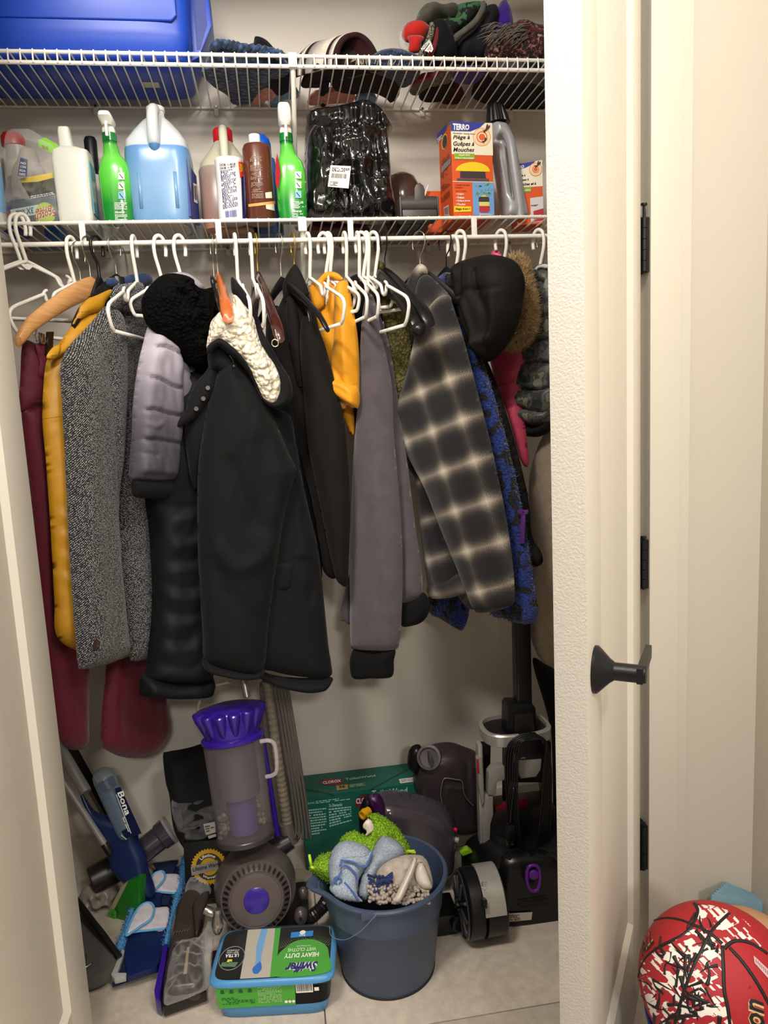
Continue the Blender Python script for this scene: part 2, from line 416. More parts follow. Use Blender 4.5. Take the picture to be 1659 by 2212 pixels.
def film(name, tint='#ffffff', lo=.10, hi=.6, rough=.08):
    t = NT(name); t.base(tint); t.p(Roughness=rough); t.b.inputs['Specular IOR Level'].default_value = 1
    lw = t.n('LayerWeight'); lw.inputs[0].default_value = .35; f = t.math('ADD', t.math('MULTIPLY', lw.outputs['Facing'], hi-lo), lo)
    tr = t.n('BsdfTransparent'); mx = t.n('MixShader'); t.l(f, mx.inputs[0]); t.l(tr.outputs[0], mx.inputs[1]); t.l(t.b.outputs[0], mx.inputs[2])
    out = [x for x in t.t.nodes if x.type == 'OUTPUT_MATERIAL'][0]; t.l(mx.outputs[0], out.inputs[0]); return t.m
WHITE = mat('white_print', '#f2efe8', .5); INK = mat('black_ink', '#161616', .5)
# ------------------------------------------------------------------ the room
WALL = mat('wall_paint', '#d6cfc4', .75, bump=.12, bs=160, bd=.002)
ROOMW_DIM = mat('wall_paint_dimmed', '#c9c2b5', .75, bump=.12, bs=160, bd=.002)  # wall paint darkened for the room side, to offset strong lamp light there
TRIMM = mat('trim_paint', '#d3cdc0', .45)
def wall_texture(name, col):
    t = NT(name); t.base(col); t.p(Roughness=.5); c = t.coord(); n = t.noise(c, 300, 2, .45); t.bump(t.ramp(n, [(.38, 0.), (.62, 1.)]), .32, .001); return t.m
EDGEM = wall_texture('rolled_door_edge_dimmed', '#bfb9af')  # rolled texture; colour darkened to offset the lamp light on the edge
DOORM = mat('door_paint', '#e2dccf', .42, bump=.03, bs=300)
BLACKM = mat('matte_black_metal', '#17181a', .42, .3)
g = G().bx(-2.2, 1.5, -3.4, 2.3, -.06, -.006); floor = struct(g.build('floor', mat('grout', '#6e655c', .9), None, 0))
def tile_mat():
    t = NT('porcelain_tile'); c = t.coord('Object'); oi = t.n('ObjectInfo')
    mp = t.n('Mapping'); t.l(c, mp.inputs[0]); t.l(oi.outputs['Location'], mp.inputs['Location'])
    n1 = t.noise(mp.outputs[0], 5, 6, .6); n2 = t.noise(mp.outputs[0], 40, 4, .6)
    a = t.ramp(n1, [(.3, '#b3a89b'), (.7, '#cbc0b2')]); b = t.ramp(n2, [(.35, '#aa9f93'), (.65, '#d4caba')])
    t.base(t.mix(.35, a, b)); t.p(Roughness=.48); t.bump(n2, .06, .001); return t.m
TILE = tile_mat(); tl = None
for i in range(-3, 3):
    for j in range(-7, 2):
        x, y = .023+.61*i, 1.393+.61*j
        if tl is None: tl = G().bx(x+.0015, x+.6085, y+.0015, y+.6085, -.006, 0, .0012).build('tile', TILE, floor); o = tl; X0, Y0 = x, y
        else: o = copy_part(tl, floor); o.location = (x-X0, y-Y0, 0)
struct(G().bx(-.83, 1.06, 2.125, 2.2, 0, 2.75).build('wall_back', WALL, None, 0))
struct(G().bx(-.85, -.78, 1.535, 2.125, 0, 2.75).build('wall_left', WALL, None, 0))
struct(G().bx(1.0, 1.06, 1.535, 2.125, 0, 2.75).build('wall_closet_right', WALL, None, 0))
struct(G().bx(-2.2, -.50, 1.42, 1.535, 0, 2.75).bx(.757, 1.01, 1.42, 1.535, 0, 2.75).bx(-.50, .757, 1.42, 1.535, 2.46, 2.75).build('wall_front', ROOMW_DIM, None, 0))
struct(G().bx(1.008, 1.07, -3.4, 1.535, 0, 2.75).build('wall_right', ROOMW_DIM, None, 0))
struct(G().bx(-2.2, 1.07, -3.4, 2.2, 2.75, 2.82).build('ceiling', mat('ceiling_paint', '#e8e2d8', .8), None, 0))
struct(G().bx(-.78, 1.0, 2.112, 2.125, 0, .108, .002).build('baseboard_back', TRIMM, None, 30))
struct(G().bx(-.78, -.767, 1.535, 2.112, 0, .108, .002).build('baseboard_left', TRIMM, None, 30))
struct(G().bx(.996, 1.008, -3.4, 1.42, 0, .108, .002).build('baseboard_right', TRIMM, None, 30))
struct(G().bx(.746, .757, 1.405, 1.535, 0, 2.46, .001).build('trim_1', TRIMM, None, 30))      # right jamb
struct(G().bx(-.50, -.488, 1.405, 1.535, 0, 2.46, .001).build('trim_2', TRIMM, None, 30))     # left jamb
struct(G().bx(.746, .811, 1.398, 1.42, 0, 2.52, .002).build('trim_3', TRIMM, None, 30))       # right casing
struct(G().bx(.811, .840, 1.412, 1.42, 0, 2.55, .002).build('trim_4', TRIMM, None, 30))
struct(G().bx(-.56, -.495, 1.398, 1.42, 0, 2.52, .002).build('trim_5', TRIMM, None, 30))
struct(G().bx(-.56, .811, 1.398, 1.42, 2.46, 2.52, .002).build('trim_6', TRIMM, None, 30))
struct(G().bx(.729, .746, 1.445, 1.478, .12, 2.45, .004).build('trim_7', TRIMM, None, 30))    # door stop

def door(name, hinge, dr, nr, W, t0):
    """a one panel shaker door; hinge = foot of the hinge axis, dr along its width, nr the normal of the face in view"""
    D, N = np.array([*dr, 0.]), np.array([*nr, 0.]); H = np.array([*hinge, 0.]); e = thing(name, '', '', hinge+(0,)); del e['label']; del e['category']; e['kind'] = 'structure'
    pl = Pl(H+D*t0); pl.u, pl.v, pl.n = D, np.array([0, 0, 1.]), N
    Th, z0, z1, s, rb, rt = .045, .012, 2.435, .11, .235, .12
    def pr(a, b, c, d, h0, h1, nm, mt): return G().prism([(a, c), (b, c), (b, d), (a, d)], pl, h0, h1, .0012).build(nm, mt, e, 30)
    pr(0, s, z0, z1, -Th, 0, 'stile', DOORM); o = pr(W-s, W, z0, z1, -Th, 0, 'stile', [DOORM, EDGEM])
    me = o.data
    for p in me.polygons:
        if abs(p.normal @ Vector(D)) > .9: p.material_index = 1
    pr(s, W-s, z0, rb, -Th, 0, 'rail', DOORM); pr(s, W-s, z1-rt, z1, -Th, 0, 'rail', DOORM)
    pr(s-.004, W-s+.004, rb-.004, z1-rt+.004, -Th+.010, -.010, 'panel', DOORM)
    g = G(); b = .013
    out = [(s, rb), (W-s, rb), (W-s, z1-rt), (s, z1-rt)]; inn = [(s+b, rb+b), (W-s-b, rb+b), (W-s-b, z1-rt-b), (s+b, z1-rt-b)]
    for sgn in (0, 1):
        ho, hi = (-.0005, -.0102) if not sgn else (-Th+.0005, -Th+.0102)
        V = [pl.P(u, v, ho) for u, v in out]+[pl.P(u, v, hi) for u, v in inn]+[pl.P(u, v, hi) for u, v in out]
        F = [(i, (i+1) % 4, 4+(i+1) % 4, 4+i) for i in range(4)]; g.add(V, F)
    g.build('panel_moulding', DOORM, e, 0); return e, pl
d1, pl1 = door('door_1', (-.443, 1.411), (0, -1.), (1., 0), .59, .0)
dr2 = np.array([.392-.735, .9-1.411]); dr2 /= np.linalg.norm(dr2); nr2 = np.array([-dr2[1], dr2[0]])
d2, pl2 = door('door_2', (.735, 1.411), tuple(dr2), tuple(nr2), .59, .024)
# lever handle
hp = pl2.P(.59-.052, .935); Dv, Nv, Zv = pl2.u, pl2.n, np.array([0, 0, 1.])
hd = G().lathe([(.0335, 0), (.0335, .004), (.030, .008), (.017, .021), (.0135, .026), (.0125, .027)], hp, Nv, 40).build('door_handle', BLACKM, d2)
G().lathe([(.0125, .026), (.0125, .068), (.0115, .069)], hp, Nv, 32).build('spindle', BLACKM, hd)
lp = Pl(hp+Nv*.0615); lp.u, lp.v, lp.n = -Dv, Zv, Nv
G().prism([(-.012, -.011), (.0, -.012), (.10, -.010), (.10, .010), (.0, .012), (-.012, .011)], lp, -.0045, .0045, .0015).build('lever', BLACKM, hd)
# hinges
for k, z in enumerate((2.236, 1.600, .965, .331)):
    c = np.array([.735, 1.404, z]); h = 0.051; g = G()
    for i in range(5):
        a, b = -h+i*2*h/5, -h+(i+1)*2*h/5; g.lathe([(.0062, a+.0006), (.0062, b-.0006)], c, (0, 0, 1), 14)
    hg = g.build('hinge', BLACKM, d2)
    pt = .022 if k == 1 else .004
    G().lathe([(.0028, -h-.002), (.0028, h+pt), (.006, h+pt), (.006, h+pt+.004)], c, (0, 0, 1), 12).build('hinge_pin', BLACKM, hg)
    hq = Pl(c); hq.u, hq.v, hq.n = Dv, Zv, Nv
    G().prism([(.0, -h), (.028, -h), (.028, h), (.0, h)], hq, -.0066, -.0042).build('leaf', BLACKM, hg, 0)
    G().bx(.7385, .7455, 1.402, 1.436, z-h, z+h).build('leaf', BLACKM, hg, 0)

# ------------------------------------------------------------------ wire shelves
WIRE = mat('white_coated_wire', '#f1ede4', .35)
XI = lambda i: -.5123+.0254*i
YF, YB = 1.8205, 2.118; Z1, Z2 = 2.1125, 1.7555
I0, I1 = -10, 59
def shelf(name, label, Z, rod):
    e = thing(name, label, 'shelf', (.1, YF, Z))
    x0, x1 = -.775, .995
    G().tube([(x0, YF, Z), (x1, YF, Z)], .0040, 10).build('front_rim', WIRE, e)
    G().tube([(x0, YB, Z), (x1, YB, Z)], .0032, 10).build('back_rim', WIRE, e)
    if not rod:
        G().tube([(x0, YF-.001, Z-.0225), (x1, YF-.001, Z-.0225)], .0044, 10).build('lower_rim', WIRE, e)
        pts = [(0, YB, Z), (0, 1.9, Z), (0, YF+.006, Z+.001), (0, YF-.003, Z+.0035), (0, YF-.0055, Z-.002), (0, YF-.0055, Z-.0245)]
    else: pts = [(0, YB, Z), (0, 1.9, Z), (0, YF+.004, Z+.0025), (0, YF-.002, Z+.0030)]
    w0 = None
    for i in range(I0, I1+1):
        if w0 is None: w0 = G().tube(np.array(pts)+np.array([XI(i), 0, 0]), .0019, 6).build('deck_wire', WIRE, e)
        else: o = copy_part(w0, e); o.location.x = (i-I0)*.0254
    if rod:
        G().tube([(x0, YF-.004, Z-.0465), (x1, YF-.004, Z-.0465)], .0056, 12).build('hang_rod', WIRE, e)
        for px in (178, 472, 757, 1024):
            x = atY(px, 495, YF)[0]; G().box((x, YF-.001, Z-.022), (.0135, .007, .044), .002).build('rod_strut', WIRE, e)
        xs = [atY(p, 533, YB)[0] for p in (55, 232, 492, 735, 925, 1100)]
    else: xs = [atY(p, 233, YB)[0] for p in (207, 467, 912, 1103)]
    cl = mat('clear_wall_clip', '#e4dfd6', .3)
    for x in xs:
        c = G().box((x, YB+.002, Z-.006), (.013, .012, .026), .004).build('wall_clip', cl, e)
        G().lathe([(.004, 0), (.003, .002)], (x, YB-.0045, Z+.001), (0, -1, 0), 10).build('screw', mat('steel', '#8c8a86', .3, .9), c)
    # diagonal brace and rim connector at the seam
    x = atY(632, 130, YF)[0] if not rod else atY(653, 487, YF)[0]
    G().tube([(x, YF+.004, Z-.024), (x, YF+.012, Z-.04), (x, YB-.004, Z-.30)], .0058, 10).build('brace', WIRE, e)
    b = G().box((x, YF-.002, Z-.011), (.020, .014, .032), .003).build('rim_connector', WIRE, e)
    return e
sh1 = shelf('wire_shelf', 'upper white wire shelf carrying the blue cooler and the knitwear', Z1, False)
sh2 = shelf('wire_shelf', 'lower white wire shelf with a hanging rod, below the cleaning bottles', Z2, True)
# ------------------------------------------------------------------ upper shelf: cooler and knitwear
D1, D2 = 2.1165, 1.7590
def ydeck(px, Y, Z):
    """pixel row where the deck at depth Y is seen, near column px"""
    X = atY(px, 300, Y)[0]; return pj((X, Y, Z))[1]
def heap(name, label, cat, outline, H, mt, Z=None, group=None, parent=None, **k):
    """a soft thing lying on a deck or floor: its footprint is the outline, it rises to H"""
    Z = D1 if Z is None else Z
    c = np.mean([atZ(x, y, Z) for x, y in outline], 0); pl = Pl((c[0], c[1], Z)); pl.n = np.array([0, 0, 1.]); pl.u = np.array([1., 0, 0]); pl.v = np.array([0, 1., 0])
    k.setdefault('back', .02); k.setdefault('step', .005)
    o = soft(name, mt, parent, outline, pl, H, **k)
    if parent is None: tag(o, label, cat, group)
    return o
def knit(name, col, scale=120, col2=None, str_=.6):
    t = NT(name); c = t.coord(); v = t.n('TexVoronoi'); t.l(c, v.inputs[0]); v.inputs['Scale'].default_value = scale
    t.base(t.ramp(v.outputs[0], [(0., col), (.6, col2 or col)])); t.p(Roughness=.95); t.b.inputs['Sheen Weight'].default_value = .25
    t.bump(v.outputs[0], str_, -.004); return t.m
# cooler
e = thing('cooler', 'large blue plastic cooler at the left end of the upper shelf', 'cooler', (-.44, 1.965, D1))
BLUEP = mat('blue_plastic', '#1b45b4', .38, bump=.12, bs=900, bd=.0006)
x0, x1, yc, hy = -.755, -.126, 1.967, .126
cx, hxx = (x0+x1)/2, (x1-x0)/2
g = G(); rs = []
for z, k, kk in ((0, .955, .90), (.004, .965, .92), (.02, .975, .94), (.026, .985, .965), (.04, .99, .975), (.046, 1, .99), (.06, 1, 1), (.2, 1.012, 1.02), (.29, 1.02, 1.03), (.30, 1.01, 1.02)):
    rs.append(ring(cx, yc, D1+z, hxx*k, hy*kk, 9, 64))
g.loft(rs).build('body', BLUEP, e, 60)
G().loft([ring(cx, yc, D1+z, hxx*k, hy*k, 9, 64) for z, k in ((.301, 1.0), (.305, 1.035), (.335, 1.035), (.342, 1.0))]).build('lid', BLUEP, e, 60)
pf = Pl((0, yc-hy*1.0, D1)); xr = atY(383, 45, pf.p[1])[0]
G().prism([(x0+.05, .072), (xr-.012, .072), (xr, .084), (xr, .26), (x0+.05, .26)], pf, -.006, .0045, .003).build('raised_front_panel', BLUEP, e, 60)
g = G(); hp_ = Pl((x1, yc-.055, D1))
g.prism([(-.01, .018), (.012, .03), (.047, .10), (.044, .20), (-.01, .215)], hp_, -.11, 0, .006).build('side_handle', BLUEP, e, 40)
G().prism([(.008, .045), (.016, .048), (.036, .10), (.034, .165), (.008, .175)], hp_, -.05, .0008).build('shaded_handle_recess', mat('recess_shade_blue', '#102a78', .5), e, 0)  # flat dark panel: the shade inside the handle hollow, put in as colour
G().bx(*sorted((atZ(306, 180, D1)[0], atZ(343, 180, D1)[0])), 1.975, 2.005, D1-.0012, D1-.0002).build('sticker', mat('sticker', '#c9c3b0', .5), e, 0)
# blue chunky hat with a black hat behind it and small gloves below
bk = knit('blue_chunky_knit', '#3d5d8c', 75, '#16243c', .9)
e = thing('knit_hat', 'chunky blue knitted hat beside the cooler', 'hat', tuple(atZ(520, 180, D1)))
pl = plY(530, 140, 1.915)
soft('crown', bk, e, [(448, 150), (450, 118), (470, 100), (530, 104), (605, 120), (622, 146), (590, 152), (520, 156)], pl, .05, back=.9, ridges=[([(x, 100), (x+4, 150)], .006, -.006) for x in range(465, 615, 18)], noise=[(.01, .01, .004, 3)])
heap('underside', '', '', [(445, 150), (455, 182), (490, 206), (505, 226), (545, 222), (572, 194), (612, 172), (618, 146)], .05, bk, parent=e, crump=[(.02, .004, 4)])
pts = spline(np.array([atY(x, y, 1.866) for x, y in ((456, 104), (475, 95), (500, 99), (525, 104), (560, 108), (590, 114), (610, 122))]), m=5)
q = G(); ph = np.linspace(0, 26, len(pts))
for s_ in (0, 3.14): q.tube(pts+np.stack([0*ph, .006*np.sin(ph*1.6+s_), .006*np.cos(ph*1.6+s_)], 1), .0068, 8)
q.build('rolled_brim', bk, e, 180)
blackf = fabric('black_wool', '#0d0d10', .3)
e = thing('knit_hat', 'plain black hat behind the blue chunky hat', 'hat', tuple(atZ(600, 185, D1)))
soft('crown', blackf, e, [(540, 150), (548, 92), (553, 78), (575, 86), (597, 108), (620, 118), (634, 150), (625, 178), (570, 178)], plY(590, 150, 1.99), .05, back=.8, noise=[(.04, .04, .008, 5)])
heap('underside', '', '', [(572, 170), (612, 165), (632, 150), (636, 180), (620, 203), (598, 208), (582, 190)], .06, blackf, parent=e)
pink = fabric('peach_fleece', '#d58a78', .2, .5, 400); lblue = fabric('pale_blue_fleece', '#6f94b4', .25, .5, 400)
heap('glove', 'peach fleece glove under the black hat', 'glove', [(547, 204), (560, 192), (582, 190), (600, 198), (602, 212), (590, 222), (575, 218), (566, 230), (550, 226), (543, 216)], .028, pink, noise=[(.012, .012, .006, 6)], step=.003)
heap('sock', 'pale blue fluffy sock near the shelf brace', 'sock', [(582, 212), (604, 200), (630, 195), (646, 200), (640, 214), (612, 216), (602, 224), (598, 238), (586, 236)], .026, lblue, noise=[(.012, .012, .006, 7)], step=.003)
# striped roll
maroon = fabric('maroon_fleece', '#2c1013', .3); cream = fabric('white_fleece', '#cfc6b8', .12)
e = thing('knit_hat', 'maroon fleece hat with white stripes, folded into an arch', 'hat', tuple(atZ(745, 170, D1)))
Yf = 1.90; A0 = np.array([atY(668, 150, Yf)[0], Yf, D1]); c0 = atY(775, 150, 1.885); c0[2] = D1
ax = np.array([-.86, .51, 0]); pr_ = np.array([.51, .86, 0])
bands = [(0, .010, 0), (.010, .022, 1), (.022, .030, 0), (.030, .082, 1), (.082, .092, 0), (.092, .104, 1), (.104, .165, 0)]
ths = np.linspace(-.1, math.pi+.1, 25)
for a, b, k in bands:
    g = G(); V = []
    for t in (a, b):
        sh = 1-.4*max(0, (t-.09)/.075)**2
        for r_ in (1, .87):
            V.append([c0+ax*t+np.array([.9, .18, 0])*(-.062*r_*sh*math.cos(th))+np.array([0, 0, 1])*(.080*r_*sh*max(math.sin(th), -.02)) for th in ths])
    n = len(ths); F = []
    for i in range(n-1): F += [(i, i+1, 2*n+i+1, 2*n+i), (n+i, 3*n+i, 3*n+i+1, n+i+1), (i, n+i, n+i+1, i+1), (2*n+i, 2*n+i+1, 3*n+i+1, 3*n+i)]
    g.add(np.vstack(V), F).build('stripe', (maroon, cream)[k], e, 180, label=None if not k else 'white stripe')
g = G(); V = []
for t in (.004, .06, .11, .15):
    sh = 1-.4*max(0, (t-.09)/.075)**2; V.append([c0+ax*t+np.array([.9, .18, 0])*(-.062*.85*sh*math.cos(th))+np.array([0, 0, 1])*(.080*.85*sh*max(math.sin(th), -.02)) for th in ths])
n = len(ths); g.add(np.vstack(V), [(k*n+i, k*n+i+1, (k+1)*n+i+1, (k+1)*n+i) for k in range(3) for i in range(n-1)]).build('lining', maroon, e, 180)
heap('ear_flap', '', '', [(650, 180), (668, 163), (680, 150), (700, 150), (705, 165), (692, 188), (672, 190), (655, 190)], .03, maroon, parent=e, step=.004)
heap('tie', '', '', [(690, 185), (702, 160), (712, 168), (708, 200), (704, 226), (696, 232), (690, 220)], .02, fabric('black_cord', '#0b0b0d'), parent=e, step=.003)
brown = fabric('dark_brown_knit', '#20140f', .4, .6, 300)
heap('scarf', 'dark brown scarf bundled under the striped hat', 'scarf', [(700, 150), (780, 150), (830, 160), (860, 175), (862, 205), (845, 222), (832, 212), (800, 200), (760, 205), (730, 200), (712, 178)], .06, brown, crump=[(.03, .008, 8)])
heap('glove', 'peach fleece glove on the deck behind the black bag', 'glove', [(664, 218), (690, 205), (720, 198), (752, 193), (768, 208), (758, 222), (730, 224), (700, 226), (672, 228)], .026, pink, noise=[(.012, .012, .006, 9)], step=.003)
heap('sock', 'pale blue fluffy sock right of the peach gloves', 'sock', [(768, 210), (800, 206), (815, 214), (805, 225), (775, 226)], .024, lblue, noise=[(.012, .012, .006, 10)], step=.003)
# blue knitted scarf
ns = knit('navy_flecked_knit', '#31507f', 160, '#0d1830', .8)
e = thing('scarf', 'navy flecked knitted scarf in front of the red mitten', 'scarf', tuple(atZ(850, 170, D1)))
soft('folded_end', ns, e, [(792, 140), (815, 112), (850, 104), (885, 112), (915, 128), (920, 148), (860, 152)], plY(850, 140, 1.895), .035, back=.9, ridges=[([(x, 104), (x+8, 150)], .008, -.004) for x in range(805, 915, 14)], noise=[(.012, .012, .003, 11)])
heap('underside', '', '', [(790, 142), (840, 144), (905, 150), (898, 172), (872, 190), (845, 178), (815, 170)], .04, ns, parent=e, crump=[(.02, .006, 12)])
g = G()
for i in range(26):
    a = atZ(random.uniform(770, 850), random.uniform(140, 152), D1+.002); g.tube(spline(np.array([a, a+[random.uniform(-.01, .01), -.008, .01], a+[random.uniform(-.015, .015), -.004, .02], a+[random.uniform(-.02, .02), .01, .012]]), m=3), .0011, 5)
o = g.build('fringe', mat('cream_yarn', '#b9aa92', .9), e, 180); o['kind'] = 'stuff'
# red mitten in its clear bag
redf = fabric('red_fleece', '#b8231c', .15)
clearbag = film('clear_film', '#ffffff', .03, .42)
e = thing('mitten', 'red fleece mitten in a clear bag, propped against the dark headgear', 'mitten', tuple(atZ(900, 160, D1)))
soft('hand', redf, e, [(868, 80), (874, 55), (895, 44), (918, 48), (930, 62), (926, 84), (912, 96), (880, 92)], plY(900, 90, 1.93), .035, noise=[(.02, .03, .005, 13)])
soft('cuff', redf, e, [(880, 78), (906, 76), (916, 82), (910, 96), (904, 114), (884, 112), (884, 92)], plY(900, 90, 1.905), .022, noise=[(.01, .02, .004, 14)])
soft('plastic_wrap', clearbag, e, [(862, 100), (862, 70), (876, 50), (885, 50), (874, 80), (884, 108), (868, 106)], plY(900, 90, 1.925), .02, crump=[(.02, .006, 15)])
# neck warmer with logo
spk = NT('speckled_knit'); _c = spk.coord(); spk.base(spk.ramp(spk.noise(_c, 330, 2, .9), [(.42, '#14140f'), (.5, '#4a4a3c'), (.6, '#a7a592')])); spk.p(Roughness=.95); SPK = spk.m
crim = fabric('crimson_fleece', '#7c1226', .2)
e = thing('neck_warmer', 'black neck warmer with speckled edging and a white triangle logo', 'neck warmer', tuple(atZ(930, 180, D1)))
pl = plY(930, 130, 1.915)
soft('body', blackf, e, [(905, 120), (925, 60), (945, 40), (965, 50), (985, 90), (980, 140), (920, 146)], pl, .045, noise=[(.03, .03, .006, 16)])
soft('speckled_edging', SPK, e, [(903, 118), (915, 95), (925, 70), (928, 50), (936, 48), (940, 62), (935, 84), (926, 105), (914, 124)], plY(930, 130, 1.868), .012, step=.003)
soft('crimson_lining', crim, e, [(922, 120), (934, 95), (941, 64), (946, 58), (948, 72), (943, 100), (930, 130)], plY(930, 130, 1.874), .010, step=.003)
lg = plY(930, 110, 1.853)
patch([(917, 110), (931, 91), (936, 106), (932, 113), (927, 110), (926, 114), (922, 111)], lg, WHITE, e, 'triangle_logo')
patch([(921, 109), (930, 97), (933, 106), (930, 110), (927, 106), (925, 110), (923, 107)], lg, mat('logo_pink', '#c9a9a4', .6), e, 'triangle_logo', .0014)
text('NZONE', [(909, 104), (927, 85), (931, 90), (913, 110)], lg, WHITE, e, .03)
heap('speckled_band', '', '', [(884, 192), (905, 176), (935, 168), (960, 150), (978, 150), (972, 178), (950, 186), (925, 190), (905, 205), (890, 205)], .014, SPK, parent=e, step=.003)
heap('crimson_hem', '', '', [(886, 188), (905, 172), (935, 164), (958, 146), (962, 152), (936, 172), (906, 182)], .018, crim, parent=e, step=.003)
heap('lower_fold', '', '', [(905, 205), (930, 190), (975, 182), (980, 210), (950, 220), (915, 220)], .05, blackf, parent=e)
# camouflage fleece headgear
cam_ = NT('green_black_camouflage'); _c = cam_.coord(); cam_.base(cam_.ramp(cam_.noise(_c, 26, 4, .65), [(.44, '#0b0c0b'), (.47, '#35613f'), (.60, '#35613f'), (.62, '#0b0c0b')], 'CONSTANT')); cam_.p(Roughness=.9); CAMO = cam_.m
grayg = fabric('grey_green_fleece', '#4b483c', .2)
e = thing('helmet_hat', 'grey and camouflage fleece trapper hat behind the red mitten', 'hat', tuple(atZ(980, 185, D1)))
pl = plY(985, 100, 1.985)
soft('crown', grayg, e, [(895, 62), (903, 30), (918, 10), (932, 6), (950, 14), (985, 10), (992, 40), (975, 48), (950, 46), (938, 60), (915, 64)], pl.off(.03), .05, noise=[(.03, .03, .006, 17)])
soft('side_panel', CAMO, e, [(935, 60), (945, 44), (985, 40), (982, 12), (1045, 5), (1048, 22), (1020, 62), (985, 88), (975, 130), (935, 130)], pl.off(.045), .045, noise=[(.04, .04, .006, 18)])
soft('ear_flap', fabric('charcoal_fleece', '#1a1a1d', .3), e, [(975, 120), (985, 90), (1020, 60), (1045, 18), (1070, 10), (1078, 40), (1060, 90), (1050, 135), (990, 140)], pl.off(.03), .05, noise=[(.04, .05, .008, 19)])
tb = spline(np.array([pl.off(.092).hit(x, y) for x, y in ((1042, 5), (1043, 18), (1028, 45), (1005, 65), (985, 80), (974, 96))]), m=5)
G().tube(tb, [.007]*len(tb), 8).build('edge_binding', fabric('grey_binding', '#54534a', .2), e, 180)
purp = fabric('purple_fleece', '#37197a', .2)
e = thing('knit_hat', 'bright purple pointed hat at the top of the knitwear pile', 'hat', tuple(atZ(1070, 170, D1)))
soft('crown', purp, e, [(1058, 80), (1062, 45), (1072, 20), (1084, 2), (1094, 0), (1102, 18), (1109, 50), (1100, 80)], plY(1084, 90, 1.97), .04, noise=[(.02, .03, .004, 20)])
heap('hanging_brim', '', '', [(978, 172), (985, 152), (1040, 152), (1042, 170), (1020, 182), (990, 180)], .02, purp, parent=e)
pk = NT('dark_plaid_wool'); _c = pk.coord(); pk.base(pk.ramp(pk.noise(_c, 130, 3, .7), [(.40, '#0d0c0d'), (.5, '#2a1c1c'), (.58, '#7b3a30'), (.66, '#9a938a')])); pk.p(Roughness=.95)
e = thing('scarf', 'dark plaid scarf with long fringe, right end of the upper shelf', 'scarf', tuple(atZ(1120, 170, D1)))
soft('fold', pk.m, e, [(1048, 130), (1055, 90), (1075, 70), (1110, 50), (1130, 42), (1150, 55), (1180, 62), (1185, 140), (1100, 142)], plY(1120, 140, 1.90), .05, noise=[(.03, .03, .008, 21)])
soft('roll', fabric('rust_black_wool', '#5a2a22', .6, .6, 200), e, [(1112, 60), (1118, 44), (1130, 44), (1150, 58), (1175, 66), (1176, 76), (1145, 74), (1122, 62)], plY(1140, 60, 1.862), .014, step=.003, ridges=[([(1118+i*6, 46+i*3), (1116+i*6, 64+i*3)], .002, -.003) for i in range(9)])
g = G(); sp = plY(1110, 90, 1.850)
for i in range(70):
    a = np.array([random.uniform(1072, 1150), random.uniform(48, 80)]); l = random.uniform(25, 50); an = random.uniform(2.3, 3.3)
    pp_ = [sp.P(*sp.uv(*a), random.uniform(-.006, .004)), sp.P(*sp.uv(a[0]+l*.5*math.cos(an), a[1]+l*.3*math.sin(an)), random.uniform(-.004, .01)), sp.P(*sp.uv(a[0]+l*math.cos(an), a[1]+l*.75*math.sin(an)+6), random.uniform(-.006, .004))]
    g.tube(spline(np.array(pp_), m=3), [.0011, .0011, .001, .0009, .0008, .0006, .0004], 4)
o = g.build('fringe', mat('grey_fringe', '#6e665e', .9), e, 180); o['kind'] = 'stuff'
heap('sweater', 'folded charcoal sweater under the fringed scarf', 'sweater', [(1018, 205), (1040, 168), (1090, 152), (1190, 156), (1190, 238), (1110, 236), (1050, 225)], .07, fabric('charcoal_knit', '#131317', .4, .6, 250), crump=[(.05, .012, 22)])
heap('hat_band', 'grey jersey sleeve showing under the fringed scarf', 'sleeve', [(1058, 158), (1090, 150), (1190, 152), (1190, 190), (1140, 176), (1100, 182), (1070, 172)], .05, fabric('grey_jersey', '#3a3a3c', .3), crump=[(.03, .008, 23)], base=-.0012)
heap('glove', 'dark maroon glove hanging over the deck wires', 'glove', [(955, 222), (965, 196), (990, 190), (1005, 205), (995, 222), (975, 226)], .03, fabric('dark_maroon_wool', '#33080f', .3), crump=[(.02, .004, 24)], step=.004)

# ------------------------------------------------------------------ lower shelf: bottles and boxes
def bottle(name, label, cat, px, Y, prof, mt, e_=2., n=40, base_y=478, group=None, body='body', rot=0., Z=None):
    """prof: (height, half width, half depth[, exponent, dx, dy]); px = pixel column of its centre at the base"""
    Z = D2 if Z is None else Z
    X = atZ(px, ydeck(px, Y, Z), Z)[0]; t = thing(name, label, cat, (X, Y, Z), group); rs = []
    for q in prof:
        q = tuple(q)+(e_, 0, 0)[len(q)-3:] if len(q) < 6 else q
        rs.append(ring(X+q[4], Y+q[5], Z+q[0], q[1], q[2], q[3], n, rot))
    o = G().loft(rs).build(body, mt, t, 40); return t, X, o
def zmat(name, stops, h, rough=.3, sss=.15, coat=0, trans=0):
    """colour by height above the base: what the bottle is filled with"""
    t = NT(name); sp_ = t.n('SeparateXYZ'); t.l(t.coord('Object'), sp_.inputs[0]); f = t.math('DIVIDE', sp_.outputs[2], h)
    t.base(t.ramp(f, stops)); t.p(Roughness=rough); t.b.inputs['Subsurface Weight'].default_value = sss; t.b.inputs['Subsurface Scale'].default_value = .02; t.b.inputs['Coat Weight'].default_value = coat
    t.b.inputs['Transmission Weight'].default_value = trans; return t.m
HDPE = mat('milky_plastic', '#d8d9cf', .32, sss=.3)
CAPW = mat('white_cap', '#efece4', .35); CAPB = mat('black_cap', '#131316', .35); CAPR = mat('red_cap', '#b3151b', .35)
